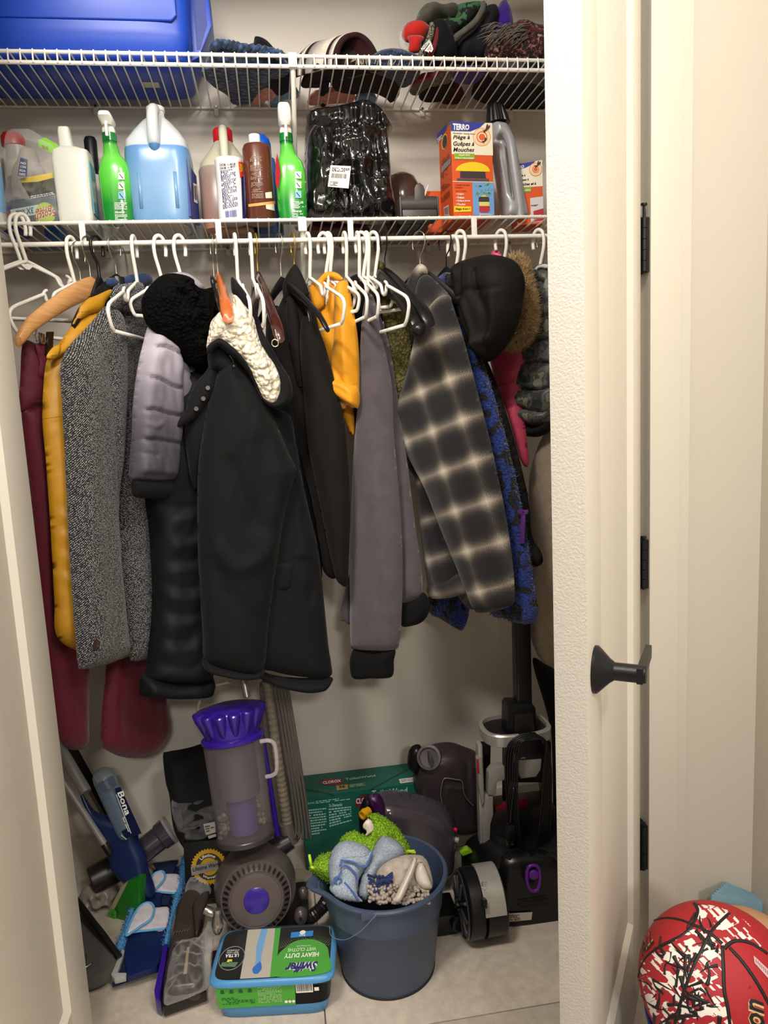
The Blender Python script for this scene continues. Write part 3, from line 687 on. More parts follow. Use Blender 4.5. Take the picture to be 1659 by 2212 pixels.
# far left bottle
t, X, o = bottle('bottle', 'milky bottle with pale blue label cut by the left edge of the photo', 'bottle', -18, 1.875, [(0, .030, .030), (.004, .034, .034), (.15, .034, .034), (.19, .022, .022), (.2, .014, .014), (.235, .014, .014)], HDPE)
G().lathe([(.0345, .03), (.0345, .135)], (X, 1.875, D2), n=40, caps=(0, 0)).build('label_wrap', mat('sky_blue_label', '#7fb4e0', .4), t)
# red capped bottle at the back
t, X, o = bottle('bottle', 'clear bottle with a red cap behind the sponge bag', 'bottle', 78, 2.02, [(0, .038, .038), (.01, .042, .042), (.16, .042, .042), (.19, .03, .03), (.215, .022, .022)], mat('hazy_plastic', '#b9b2a8', .25, sss=.2))
zt = atY(40, 290, 2.02)[2]-D2
G().lathe([(.030, .15), (.024, zt-.03)], (X-.022, 2.02, D2), n=28).build('neck', mat('hazy_plastic', '#b9b2a8', .25, sss=.2), t)
G().lathe([(.023, zt-.03), (.027, zt-.028), (.027, zt-.008), (.022, zt), (.012, zt+.001)], (X-.028, 2.02, D2), n=28).build('cap', CAPR, t)
# sponge bag
e = thing('sponge_bag', 'clear plastic bag of scrubbing sponges, upside down on the shelf', 'bag', tuple(atZ(70, 490, D2)))
pl = plY(70, 470, 1.865)
for i, (q, c) in enumerate([([(40, 384), (130, 367), (136, 378), (80, 392), (44, 394)], '#e2c343'), ([(44, 394), (80, 392), (134, 378), (132, 412), (62, 424)], '#3f4129'), ([(118, 388), (132, 384), (140, 470), (124, 474)], '#3fa03a'), ([(22, 432), (120, 418), (128, 478), (28, 482)], '#59666a')]):
    G().prpx(q, pl, -.05, -.004+.001*i, .003).build('sponge' if i < 3 else 'printed_card', mat('sponge_%d' % i, c, .9 if i < 3 else .5, bump=.4 if i < 3 else 0, bs=500), e, 30)
s2 = pl.off(-.0008)
patch([(22, 453), (82, 442), (90, 462), (25, 472)], s2, mat('pale_teal_print', '#b8cdc8', .5), e)
patch([(76, 458), (84, 442), (98, 437), (112, 444), (118, 458), (114, 478), (80, 478)], s2, mat('lime_print', '#a9c44e', .5), e, smooth=True, off=.0011)
RED = mat('red_print', '#b01c30', .5)
text('Scotch', [(122, 465), (78, 480), (75, 463), (118, 451)], s2, WHITE, e, .05, .2, .0014); text('Scotch', [(122, 465), (78, 480), (75, 463), (118, 451)], s2, RED, e, .015, .2, .0018)
text('Brite', [(113, 455), (78, 464), (77, 452), (111, 443)], s2, WHITE, e, .05, .2, .0014); text('Brite', [(113, 455), (78, 464), (77, 452), (111, 443)], s2, RED, e, .015, .2, .0018)
text('3X', [(73, 461), (57, 463), (56, 449), (72, 447)], s2, mat('grey_print', '#4c5a5e', .5), e)
text('SCRUBBING', [(54, 464), (24, 468), (24, 463), (54, 458)], s2, INK, e); text('POWER.', [(53, 457), (33, 460), (33, 455), (53, 451)], s2, INK, e)
text('4X POWER', [(104, 416), (66, 424), (65, 414), (103, 406)], s2, mat('grey_print', '#4c5a5e', .5), e)
lines([(66, 423), (118, 414), (119, 420), (67, 430)], 2, s2, WHITE, e)
filmp = plY(70, 470, 1.855)
q = [(44, 340), (60, 345), (58, 382), (38, 380)]; patch(q, filmp, mat('navy_warning_print', '#3b4a78', .5), e)
for i, s_ in enumerate(('NO', 'CON', 'BOLSA', 'PLASTIC')): text(s_, [(45-i, 349+i*8), (56-i*.3, 351+i*8), (56-i*.3, 356+i*8), (44-i, 354+i*8)], filmp, WHITE, e)
patch([(82, 302), (98, 297), (126, 314), (124, 334), (103, 327), (84, 316)], filmp, mat('lime_tag', '#7fc41f', .5), e, 'lime_tag')
text('BUG', [(91, 313), (104, 317), (104, 324), (92, 321)], filmp, mat('rust_print', '#8a3a12', .5), e)
soft('bag_film', clearbag, e, [(10, 478), (12, 400), (8, 335), (14, 285), (40, 278), (66, 280), (95, 298), (126, 314), (128, 360), (130, 420), (134, 478)], pl, .020, back=1.8, crump=[(.05, .014, 30), (.02, .005, 31)], step=.005)
# white rectangular bottle
zt = atY(165, 272, 1.87)[2]-D2
t, X, o = bottle('bottle', 'milky rectangular bottle with offset neck right of the sponge bag', 'bottle', 172, 1.885, [(0, .034, .030), (.004, .038, .034), (.028, .040, .036), (.034, .0385, .035), (.150, .0415, .036), (.165, .039, .034, 5), (.172, .030, .028, 3, -.006, 0), (.176, .0165, .018, 3, -.010, 0), (zt-.012, .0135, .016, 4, -.011, -.004), (zt-.002, .012, .014, 4, -.011, -.004), (zt, .009, .010, 4, -.011, -.004)], HDPE, 6)
lp_ = Pl((X+.0413, 1.885, D2+.09), 90)
G().prism([(-.028, -.065), (.024, -.065), (.024, .045), (-.028, .05)], lp_, -.0012, .0009).build('label', mat('teal_label', '#4aa0b8', .45), t, 0)
text('Isopropyl', [(197, 368), (206, 372), (210, 460), (203, 462)], lp_, WHITE, t, off=.002)
t, X, o = bottle('bottle', 'dark capped bottle peeping out behind the milky rectangular bottle', 'bottle', 216, 2.03, [(0, .026, .026), (.14, .027, .027), (.16, .014, .014), (.165, .014, .014)], HDPE)
zt = atY(183, 297, 2.03)[2]-D2; G().lathe([(.015, .16), (.0155, zt-.008), (.012, zt)], (X, 2.03, D2), n=24).build('cap', CAPB, t)
# green trigger sprays
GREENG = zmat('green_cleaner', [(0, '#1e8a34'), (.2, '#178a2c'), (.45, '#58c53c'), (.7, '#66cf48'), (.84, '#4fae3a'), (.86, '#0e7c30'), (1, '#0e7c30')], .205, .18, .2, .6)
def trigger(label, px, Y, s, topy, lean=0.):
    zt = atY(px, topy, Y)[2]-D2; k = zt/.247
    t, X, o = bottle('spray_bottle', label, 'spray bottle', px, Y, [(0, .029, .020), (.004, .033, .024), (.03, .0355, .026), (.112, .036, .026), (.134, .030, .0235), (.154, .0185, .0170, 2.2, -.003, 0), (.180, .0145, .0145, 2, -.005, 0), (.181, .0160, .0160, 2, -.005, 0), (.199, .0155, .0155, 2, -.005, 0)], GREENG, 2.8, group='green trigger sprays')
    h = G(); xs = X-.005
    h.loft([ring(xs, Y, D2+z, a, b, 3, 24) for z, a, b in ((.198, .0135, .013), (.206, .0145, .015), (.214, .011, .017))])
    h.loft([ring(xs+dx, Y+dy, D2+z, a, b, 4, 24) for z, a, b, dx, dy in ((.212, .0115, .020, 0, -.004), (.222, .0160, .026, 0, -.008), (.236*k, .0155, .030, -.001, -.010), (zt-.003, .0135, .028, -.002, -.010), (zt, .012, .024, -.002, -.010))])
    h.build('sprayer_head', CAPW, t, 40)
    tr = spline(np.array([(xs, Y-.022, D2+.222), (xs, Y-.030, D2+.205), (xs, Y-.028, D2+.185)]), m=4); G().tube(tr, .0035, 8).build('trigger', CAPW, t)
    sf = Pl((X, Y-.0268, D2+.1)); X0 = pj((X, Y-.027, D2+.05))[0]; y0 = pj((X, Y-.027, D2+.085))[1]
    for i in range(3):
        a, b = X0+6, y0-22+i*21; patch([(a, b), (a+13, b), (a+13.5, b+15), (a+.5, b+15)], sf, (WHITE, mat('pale_panel', '#cfe0c8', .5), mat('sky_panel', '#7fb4d8', .5))[i], t, 'pictogram')
        g = G(); g.tube([sf.off(.0016).hit(a+3, b+3), sf.off(.0016).hit(a+10, b+12)], .0008, 5).build('pictogram_line', INK, t)
    lines([(X0-2, y0+42), (X0+24, y0+42), (X0+25, y0+58), (X0-1, y0+58)], 6, sf, WHITE, t, seed=px); text('STORE AND KEEP', [(X0-1, y0+62), (X0+20, y0+62), (X0+20, y0+66), (X0-1, y0+66)], sf, WHITE, t)
    lines([(X0-1, y0+68), (X0+25, y0+68), (X0+26, y0+84), (X0, y0+84)], 5, sf, WHITE, t, seed=px+1)
    return t, X
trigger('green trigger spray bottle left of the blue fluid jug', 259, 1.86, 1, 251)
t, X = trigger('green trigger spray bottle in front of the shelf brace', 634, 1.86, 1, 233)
sf = Pl((X-.022, 1.842, D2+.09), -38); patch([(599, 330), (606, 372), (601, 410), (595, 395), (596, 345)], sf, RED, t, 'label_edge', .012)
# blue fluid jug
zt = atY(350, 226, 1.90)[2]-D2
JUG = zmat('blue_fluid_jug', [(0, '#6f9bc6'), (.30, '#7ba4cd'), (.605, '#5d8fc4'), (.615, '#c3ccd2'), (1, '#d6d7d4')], zt, .25, .25)
t, X, o = bottle('jug', 'large jug of pale blue washer fluid with white top', 'jug', 358, 1.915, [(0, .062, .072), (.004, .068, .078), (.02, .070, .080), (.13, .0735, .080), (.155, .0745, .080), (.185, .071, .074), (.215, .054, .056, 3), (.24, .034, .036, 2.4), (.252, .021, .021, 2), (.256, .0195, .0195, 2), (zt-.012, .0195, .0195, 2), (zt-.011, .0215, .0215, 2), (zt-.002, .021, .021, 2), (zt, .018, .018, 2)], JUG, 4.5)
pts = spline(np.array([(X, 1.915-.012, D2+zt-.010), (X, 1.915-.052, D2+.252), (X, 1.915-.074, D2+.225), (X, 1.915-.080, D2+.19), (X, 1.915-.074, D2+.165), (X, 1.915-.052, D2+.145)]), m=5)
G().tube(pts, np.interp(np.linspace(0, 1, len(pts)), [0, .7, 1], [.0125, .0140, .008]), 14).build('handle', JUG, t, 180)
for sg in (-1, 1):
    G().tube([(X+sg*.040, 1.8392, D2+.03), (X+sg*.040, 1.8392, D2+.11)], .005, 8).build('moulded_rib', JUG, t, 180)
lp_ = Pl((X+.0712, 1.90, D2+.09), 82)
G().prism([(-.05, -.075), (.04, -.075), (.04, .04), (-.05, .05)], lp_, -.004, .0035).build('label', mat('navy_label', '#2b3c8c', .4), t, 0)
barcode([(417, 395), (425, 398), (427, 440), (419, 436)], lp_.off(.004), t, 4, 12)
heap('plastic_sack', 'flat white plastic sack printed in black under the blue jug', 'bag', [(270, 485), (396, 482), (400, 513), (266, 518)], .0006, mat('white_sack', '#cfc8bf', .45), Z=D2-.0006, base=.0)
# red capped jug, brown fluid
zt = atY(488, 278, 1.98)[2]-D2
JUG2 = zmat('brown_fluid_jug', [(0, '#a8764f'), (.08, '#95736a'), (.5, '#8f7a72'), (.585, '#93807a'), (.60, '#b9b59f'), (1, '#aeae98')], zt, .3, .25)
t, X, o = bottle('jug', 'red capped jug of brown fluid behind the aerosol can', 'jug', 497, 1.985, [(0, .055, .062), (.005, .062, .068), (.04, .064, .070), (.145, .0645, .070), (.152, .061, .066), (.165, .059, .063, 3), (.20, .036, .038, 2.3), (.222, .022, .022, 2), (.226, .0195, .0195, 2)], JUG2, 3.6)
G().lathe([(.0225, .220), (.024, .224), (.024, zt-.005), (.020, zt)], (X, 1.985, D2), n=30).build('cap', CAPR, t)
pts = spline(np.array([(X+.002, 1.985-.02, D2+zt-.006), (X+.003, 1.985-.052, D2+.225), (X+.004, 1.985-.070, D2+.19), (X+.004, 1.985-.072, D2+.15), (X+.004, 1.985-.066, D2+.13)]), m=5); G().tube(pts, .0105, 12).build('handle', mat('milky_handle', '#c2c1aa', .35), t, 180)
# aerosol can
zt = atY(497, 345, 1.865)[2]-D2
t, X, o = bottle('aerosol_can', 'white and navy aerosol can in front of the red capped jug', 'can', 503, 1.868, [(0, .0305, .0305), (.002, .0325, .0325), (.006, .0325, .0325), (.008, .0315, .0315), (zt-.008, .0315, .0315), (zt-.003, .0325, .0325), (zt, .0318, .0318), (zt-.006, .029, .029)], mat('white_tin', '#e9e8e6', .3, .0), 2)
cy_ = Cyl((X, 1.868, 0), .0318); NAVY = mat('navy_print', '#22265f', .4)
G().lathe([(.029, -.0003), (.0325, .0005), (.029, .0008)], (X, 1.868, D2), n=30).build('tin_base', mat('tin', '#a3a19b', .3, .9), t)
patch([(520, 352), (530.5, 355), (533, 471), (524, 472)], cy_, NAVY, t, 'navy_panel', sub=6)
patch([(515, 349), (530, 351), (532, 377), (519, 384)], cy_, mat('red_orange_print', '#e0331c', .4), t, 'red_flash', .0013, sub=5)
text('50% MORE', [(518, 353), (530, 355), (530, 370), (519, 372)], cy_, mat('yellow_print', '#f2c21a', .5), t, off=.0018)
text('CHROME • ALUMINUM •', [(474, 353), (510, 351), (510, 356), (474, 359)], cy_, INK, t, .01); text('CHROME • ALUMINIO •', [(474, 361), (510, 356), (510, 361), (475, 367)], cy_, INK, t, .01)
INKB = mat('blue_grey_ink', '#4a4d78', .5)
lines([(476, 368), (508, 363), (514, 445), (482, 452)], 24, cy_, INKB, t, seed=6)
sfb = cy_; g = G(); rr = random.Random(3)
for i in range(17):
    a = i/17; b = a+rr.uniform(.02, .045); g.add([cy_.off(.0016).hit(*bil([(486, 455), (511, 452), (512, 468), (487, 470)], x, y)) for x, y in ((a, 0), (b, 0), (b, 1), (a, 1))], [(0, 1, 2, 3)])
g.build('barcode_bars', mat('blue_bars', '#3d4690', .5), t, 0)
# brown bottle
zt = atY(560, 312, 1.872)[2]-D2
BRN = mat('brown_plastic', '#5c2f20', .28, coat=.3)
t, X, o = bottle('bottle', 'brown bottle with white cap and peach band', 'bottle', 565, 1.872, [(0, .031, .031), (.003, .0335, .0335), (zt-.012, .0335, .0335), (zt-.004, .030, .030), (zt, .018, .018), (zt+.002, .012, .012)], BRN, 2)
G().lathe([(.0135, zt), (.0135, zt+.020), (.012, zt+.021)], (X-.003, 1.872, D2), n=24).build('cap', CAPW, t)
cy_ = Cyl((X, 1.872, 0), .0337); PEACH = mat('peach_print', '#e09a55', .5)
patch([(536, 441), (594, 434), (595, 440), (537, 447)], cy_, PEACH, t, 'peach_band', sub=14)
FAINT = mat('faint_print', '#a58774', .5)
for k, (y, r_) in enumerate(((336, 5), (356, 5), (375, 5), (394, 4), (408, 3), (418, 4))): lines([(540+k*.8, y), (566+k*.6, y-1), (566+k*.6, y+r_*2.6), (540+k*.8, y+r_*2.8)], r_, cy_, FAINT, t, seed=20+k)
patch([(573, 416), (587, 414), (588, 428), (574, 428)], cy_, mat('cream_print', '#e6dcc6', .5), t, 'cream_label', sub=4); patch([(574, 442), (592, 440), (593, 455), (575, 451)], cy_, mat('cream_print', '#e6dcc6', .5), t, 'cream_label', sub=4)
# blue bottle behind
zt = atY(572, 290, 2.0)[2]-D2
t, X, o = bottle('bottle', 'slate blue bottle with a bright blue domed cap behind the brown bottle', 'bottle', 582, 2.0, [(0, .034, .030), (.004, .038, .033), (.10, .036, .032), (.16, .031, .03), (.186, .026, .026)], mat('slate_blue_plastic', '#42639a', .35), 2.4)
G().lathe([(.0255, .186), (.025, zt-.025), (.021, zt-.012), (.012, zt-.003), (.002, zt)], (X-.006, 2.0, D2), n=28).build('cap', mat('bright_blue_cap', '#1753c4', .3), t)
# black wrapped parcel
BAG = NT('black_film'); BAG.base('#0b0b0c'); BAG.p(Roughness=.16); BAG.b.inputs['Coat Weight'].default_value = .6; BAG.b.inputs['Specular IOR Level'].default_value = .8; BAG.bump(BAG.noise(BAG.coord(), 45, 2, .4), .12, .004); BAG = BAG.m
e = thing('parcel', 'parcel wrapped in glossy black plastic with a white shipping label', 'parcel', tuple(atZ(758, 486, D2)))
pl = plY(755, 470, 1.915)
cr = [([(725, 290), (745, 340), (712, 400), (720, 460)], .012, .012), ([(690, 300), (700, 330), (690, 400)], .01, .01), ([(770, 300), (790, 345), (770, 390), (800, 450)], .012, .014), ([(830, 300), (835, 360), (828, 440)], .010, .010), ([(745, 290), (755, 380), (770, 460)], .006, -.010), ([(715, 330), (712, 430)], .005, -.008), ([(800, 320), (812, 400)], .005, -.008), ([(735, 240), (740, 300)], .005, .008), ([(760, 240), (762, 300)], .005, -.008), ([(790, 240), (800, 290)], .006, .010)]
soft('wrapping', BAG, e, [(664, 470), (660, 400), (658, 320), (662, 258), (666, 246), (690, 238), (740, 232), (780, 224), (810, 232), (828, 248), (838, 268), (848, 275), (838, 300), (842, 340), (846, 400), (850, 474), (760, 484)], pl, .066, R=.03, back=1.2, ridges=cr, crump=[((.030, .14), .0075, 40), ((.018, .07), .005, 41), ((.008, .03), .0016, 44), ((.06, .04), .006, 42)], step=.0035)
lb = Pl(pl.hit(732, 380)+pl.n*.084, -6)
patch([(714, 357), (758, 359), (753, 407), (708, 403)], lb, WHITE, e, 'shipping_label', 0); lines([(718, 361), (755, 363), (754, 372), (717, 370)], 3, lb, INK, e, seed=44)
g = G(); rr = random.Random(8); q = [(716, 374), (750, 376), (749, 386), (715, 384)]
for i in range(22):
    a = i/22; b = a+rr.uniform(.012, .034); g.add([lb.off(.0009).hit(*bil(q, x, y)) for x, y in ((a, 0), (b, 0), (b, 1), (a, 1))], [(0, 1, 2, 3)])
g.build('barcode_bars', INK, e, 0); lines([(713, 391), (730, 392), (729, 402), (712, 401)], 4, lb, INK, e, seed=45)
# things behind and beside the parcel
t, X, o = bottle('glass_globe', 'brown glass globe half hidden behind the black parcel', 'globe', 872, 2.03, [(0, .02, .02), (.006, .036, .036), (.04, .050, .050), (.09, .054, .054), (.125, .049, .049), (.15, .036, .036), (.160, .020, .020)], mat('brown_glass', '#4a352c', .15, coat=.4), 2, body='globe')

G().tube([(X+.035, 1.976, D2+.055), (X+.060, 1.972, D2+.115)], .0022, 6).build('white_edge', CAPW, t)
DG = mat('gunmetal_plastic', '#4d4846', .38, .2)
e = thing('vacuum_brush_tool', 'grey vacuum brush head with an upright tongue, right of the parcel', 'vacuum tool', tuple(atZ(903, 485, D2)))
x0, x1 = atY(866, 468, 1.85)[0], atY(947, 468, 1.85)[0]; zb = D2+.003
G().lathe([(.019, 0), (.0205, .002), (.0205, x1-x0-.002), (.019, x1-x0)], (x0, 1.868, zb+.036), (1, 0, 0), 28).build('barrel', DG, e)
G().bx(x0+.004, x1-.004, 1.846, 1.89, zb, zb+.020, .002).build('foot', DG, e); G().bx(x0+.001, x1-.001, 1.85, 1.893, D2, zb+.006, .001).build('brush_strip', CAPB, e)
for xx in (x0-.002, x1-.002): G().bx(xx, xx+.004, 1.846, 1.89, zb-.001, zb+.05, .001).build('end_cheek', DG, e)
tp = plY(907, 440, 1.852); G().prpx([(895, 440), (895, 408), (898, 400), (906, 395), (914, 401), (917, 410), (918, 440)], tp, -.004, .003, .0012).build('tongue', DG, e)
e2 = thing('black_case', 'flat black plastic case lying behind the grey brush head', 'case', tuple(atZ(860, 498, D2)))
x0, x1 = atZ(858, 505, D2)[0], atZ(925, 490, D2)[0]
G().bx(x0, x1, 1.90, 2.08, D2, D2+.032, .004).build('shell', mat('black_gloss_plastic', '#0c0c0d', .2), e2)
pts = spline(np.array([(x0+.01, 2.06, D2+.03), (x0+.02, 2.05, D2+.072), (x0+.05, 2.04, D2+.066), (x1, 2.03, D2+.03)]), m=5); G().tube(pts, .003, 6).build('cord_loop', CAPB, e2)
heap('cloth', 'dark red cloth lying behind the black parcel', 'cloth', [(660, 500), (720, 496), (790, 496), (800, 515), (690, 520)], .03, fabric('brick_red_knit', '#4d1a18', .4, .7, 150), Z=D2, crump=[(.02, .006, 46)])
t = thing('orange_box', 'plain orange box standing behind the larger wasp trap box', 'box', tuple(atZ(950, 500, D2)))
ORANGE = mat('orange_card', '#e0561a', .5)
x0, x1 = atY(922, 495, 2.0)[0], atY(985, 495, 2.0)[0]; G().bx(x0, x1, 1.985, 2.09, D2+.0002, atY(950, 416, 2.0)[2], .001).build('carton', ORANGE, t, 0)
# wasp trap boxes
CREAM = mat('cream_card', '#f0e6cf', .5); NBLUE = mat('royal_blue_print', '#2c3c98', .5); YEL = mat('yellow_ink', '#f0cd1c', .5); OLIVE = mat('lime_ink', '#8fae2a', .5); DKG = mat('dark_print', '#3a3136', .5); SKY = mat('sky_print', '#6f9fd8', .5)
def trapbox(label, front, Yf, dep, rot, txt):
    (ax_, ay), (bx_, by), (cx_, cy2), (dx_, dy_) = front
    pl = Pl(atZ(dx_, dy_, D2) if Yf is None else atY(dx_, dy_, Yf), rot); q = pl.uv(cx_, cy2); W = pl.uv(bx_, by)[0]; H = pl.uv(ax_, ay)[1]; pl.p[2] = D2
    e = thing('trap_box', label, 'box', tuple(pl.P(W/2, 0, -dep/2)), 'wasp trap boxes')
    G().prism([(0, 0), (W, 0), (W, H), (0, H)], pl, -dep, 0, .0008).build('carton', ORANGE, e, 0); return e, pl, W, H
e, pl, W, H = trapbox('tall orange wasp trap box in front of the silver jug', [(972, 261), (1062, 265), (1068, 466), (980, 467)], 1.838, .128, 0, 0)
patch([(973, 262), (1063, 266), (1065, 336), (976, 333)], pl, CREAM, e)
patch([(973, 262), (1048, 265), (1036, 276), (1016, 284), (974, 283)], pl, NBLUE, e, 'blue_banner', .0012)
text('TERRO', [(978, 266), (1014, 269), (1014, 281), (979, 281)], pl, WHITE, e, .045, .1, .0018)
text('Réutilisable - Double Action', [(979, 286), (1027, 288), (1027, 291), (979, 289)], pl, INK, e, .01)
for i, (s_, q) in enumerate((('Piège à', [(979, 292), (1015, 292), (1015, 303), (978, 303)]), ('Guêpes à', [(979, 305), (1025, 306), (1024, 318), (979, 318)]), ('Mouches', [(979, 318), (1025, 319), (1024, 328), (979, 328)]))): text(s_, q, pl, INK, e, .02, .2)
for r_, m_ in ((19, mat('ring_orange', '#e8924a', .5)), (17.5, CREAM), (15.5, mat('ring_yellow', '#efc85a', .5)), (14, CREAM), (12, mat('ring_red', '#e2682c', .5)), (9.5, CREAM), (7, mat('ring_red', '#e2682c', .5))):
    patch([(1041+r_*math.cos(a), 296+r_*math.sin(a)*1.05) for a in np.linspace(0, 6.28, 25)[:-1]], pl, m_, e, 'target_ring', .001+.00012*(20-r_))
def wasp(pl, x, y, s, e, o):
    g = G(); sf = pl.off(o)
    for (dx, dy, rx, ry, an) in ((0, 0, 5, 2, 2.5), (3, -8, 2, 7, .25), (7, -7, 2, 6, .6), (-3, 4, 2, 2, 0)):
        c, q = math.cos(an), math.sin(an); g.add([sf.hit(x+s*(dx+rx*math.cos(a)*c-ry*math.sin(a)*q), y+s*(dy+rx*math.cos(a)*q+ry*math.sin(a)*c)) for a in np.linspace(0, 6.28, 13)[:-1]], [tuple(range(12))])
    for k in range(4): g.tube([sf.hit(x, y), sf.hit(x-s*(4+2*k), y+s*(5-2*k))], .0003, 4)
    g.build('printed_wasp', mat('wasp_brown', '#5a2a18', .5), e, 0)
wasp(pl, 1049, 281, .9, e, .0035); wasp(pl, 1046, 305, .6, e, .0035)
patch([(981, 331), (1025, 332), (1026, 345), (981, 344)], pl, OLIVE, e, 'lime_badge', .0012); text('Appât Sans', [(991, 333), (1015, 333), (1015, 337), (991, 337)], pl, WHITE, e, .03); text('Odeur Désagréable', [(983, 339), (1024, 340), (1024, 344), (983, 343)], pl, WHITE, e, .03)
patch([(984, 369)]+[(1021-37*math.cos(a), 370-20*math.sin(a)) for a in np.linspace(.1, 3.04, 14)]+[(1058, 371)], pl, YEL, e, 'yellow_dome'); patch([(994, 370), (1048, 371), (1050, 385), (994, 384)], pl, DKG, e, 'trap_drawing'); patch([(987, 385), (1056, 386), (1056, 392), (987, 391)], pl, mat('dark_print_light', '#574a50', .5), e, 'trap_drawing', .001)
patch([(978, 391), (1066, 393), (1066, 394.5), (978, 392.5)], pl, CREAM, e, 'cream_rule', .0012)
patch([(1020, 394), (1066, 395), (1068, 465), (1022, 465)], pl, SKY, e, 'sky_picture')
DBR = mat('brown_ink', '#6d2a14', .5)
text("L'appât Double", [(983, 397), (1015, 398), (1015, 402), (983, 401)], pl, DBR, e); text('Emploi', [(983, 403), (999, 403), (999, 407), (983, 407)], pl, DBR, e); text('Attire et Piège:', [(984, 411), (1008, 411), (1008, 414), (984, 414)], pl, DBR, e)
for i, s_ in enumerate(('• Guêpes', '• Frelons', '• Guêpes Jaunes', '• Mouches')): text(s_, [(985, 417+i*7.2), (985+(17, 18, 31, 20)[i], 417+i*7.2), (985+(17, 18, 31, 20)[i], 422+i*7.2), (985, 422+i*7.2)], pl, WHITE, e, .03, .1)
patch([(981, 445), (1018, 446), (1018, 457), (981, 458)], pl, YEL, e, 'yellow_badge', .0012); text('Piège 4-en-1', [(984, 449), (1015, 449), (1015, 454), (984, 455)], pl, INK, e, .02, .15, .0018)
lf = mat('leaf_print', '#5fa84a', .5); g = G(); rr = random.Random(5)
for i in range(34):
    x, y, a, l = rr.uniform(1024, 1062), rr.uniform(397, 420), rr.uniform(0, 6.3), rr.uniform(4, 8); sf = pl.off(.0014)
    if x+l > 1065 or x-l < 1022: continue
    g.add([sf.hit(x, y), sf.hit(x+l*.5*math.cos(a)-1.5*math.sin(a), y+l*.5*math.sin(a)+1.5*math.cos(a)), sf.hit(x+l*math.cos(a), y+l*math.sin(a)), sf.hit(x+l*.5*math.cos(a)+1.5*math.sin(a), y+l*.5*math.sin(a)-1.5*math.cos(a))], [(0, 1, 2, 3)])
g.build('printed_leaves', lf, e, 0)
patch([(1034, 428), (1036, 425), (1045, 423), (1054, 425), (1057, 428), (1057, 436), (1034, 436)], pl, DKG, e, 'printed_jar', .0014); patch([(1035, 435), (1057, 435), (1057, 446), (1035, 446)], pl, mat('jar_yellow', '#d9d470', .5), e, 'printed_jar', .0013); patch([(1035, 445), (1058, 445), (1058, 455), (1054, 459), (1038, 459), (1035, 455)], pl, mat('jar_red', '#b8303c', .5), e, 'printed_jar', .0015); patch([(1037, 425), (1045, 421), (1054, 425)], pl, YEL, e, 'printed_jar', .0016)
text('Résultats Similaires', [(1036, 461), (1064, 462), (1064, 464), (1036, 464)], pl, WHITE, e, .02)
sl = Pl(pl.p, -90); sl.p = pl.P(0, 0, 0)
patch([(944, 291), (966, 266), (964, 280), (944, 313)], sl, NBLUE, e, 'blue_banner'); text('TERRO', [(944, 300), (955, 289), (955, 299), (944, 311)], sl, WHITE, e, .03); patch([(960+6.5*math.cos(a), 306+17*math.sin(a)-5*math.cos(a)) for a in np.linspace(0, 6.28, 19)[:-1]], sl, mat('ring_yellow', '#efc85a', .5), e, 'oval_picture'); patch([(960.5+5*math.cos(a), 306+14*math.sin(a)-4*math.cos(a)) for a in np.linspace(0, 6.28, 19)[:-1]], sl, DKG, e, 'oval_picture', .0013)
for k, y in enumerate((330, 358, 386, 410)): lines([(952, y+17), (971, y), (972, y+13), (953, y+30)], 4, sl, DBR, e, seed=50+k)
for i in range(4): a, b = 954+i*5, 360-i*5.5; patch([(a, b), (a+4.5, b-4), (a+4.5, b+9), (a, b+13)], sl, mat('picture_grey', '#8f96a0', .5), e, 'small_picture', .0012)
barcode([(958, 449), (969, 442), (970, 466), (960, 466)], sl, e, 7, 12)
e, pl, W, H = trapbox('shorter orange wasp trap box partly hidden by the door edge', [(1112, 354), (1171, 345), (1176, 480), (1118, 486)], 1.915, .085, -8, 0)
patch([(1112, 355), (1171, 345.5), (1172.5, 402), (1114, 406)], pl, CREAM, e); patch([(1112, 355), (1157, 348), (1148, 356), (1136, 362), (1113, 369)], pl, NBLUE, e, 'blue_banner', .0012); text('TERRO', [(1109, 360), (1132, 356), (1132, 363), (1110, 367)], pl, WHITE, e, .04, .1, .0018)
for i, (s_, q) in enumerate((('Piège à', [(1117, 377), (1135, 376), (1135, 382), (1117, 383)]), ('Guêpes à', [(1117, 387), (1142, 385), (1142, 391), (1117, 393)]), ('Mouches et à', [(1117, 396), (1158, 393), (1158, 399), (1117, 402)]))): text(s_, q, pl, INK, e, .03, .2)
for r_, m_ in ((14, mat('ring_orange', '#e8924a', .5)), (12.5, CREAM), (10.5, mat('ring_yellow', '#efc85a', .5)), (9, CREAM), (7.5, mat('ring_red', '#e2682c', .5)), (5.5, CREAM), (4.5, mat('ring_red', '#e2682c', .5))): patch([(1157+r_*math.cos(a), 366+r_*math.sin(a)*1.05) for a in np.linspace(0, 6.28, 21)[:-1]], pl, m_, e, 'target_ring', .001+.00012*(20-r_))
wasp(pl, 1160, 358, .75, e, .0035); patch([(1120, 405), (1148, 403), (1147, 415), (1121, 416)], pl, OLIVE, e, 'lime_badge', .0012); text('Désagréable', [(1122, 409), (1146, 408), (1146, 413), (1122, 414)], pl, WHITE, e, .02, 0, .0018)
patch([(1145, 428), (1173, 424), (1175, 478), (1147, 481)], pl, mat('pale_picture', '#d9d4d4', .5), e, 'pale_picture'); patch([(1152, 456), (1174, 450), (1175, 476), (1154, 479)], pl, mat('jar_red', '#b8303c', .5), e, 'red_picture', .0013); text('Piège', [(1147, 443), (1164, 440), (1160, 445), (1148, 447)], pl, INK, e)
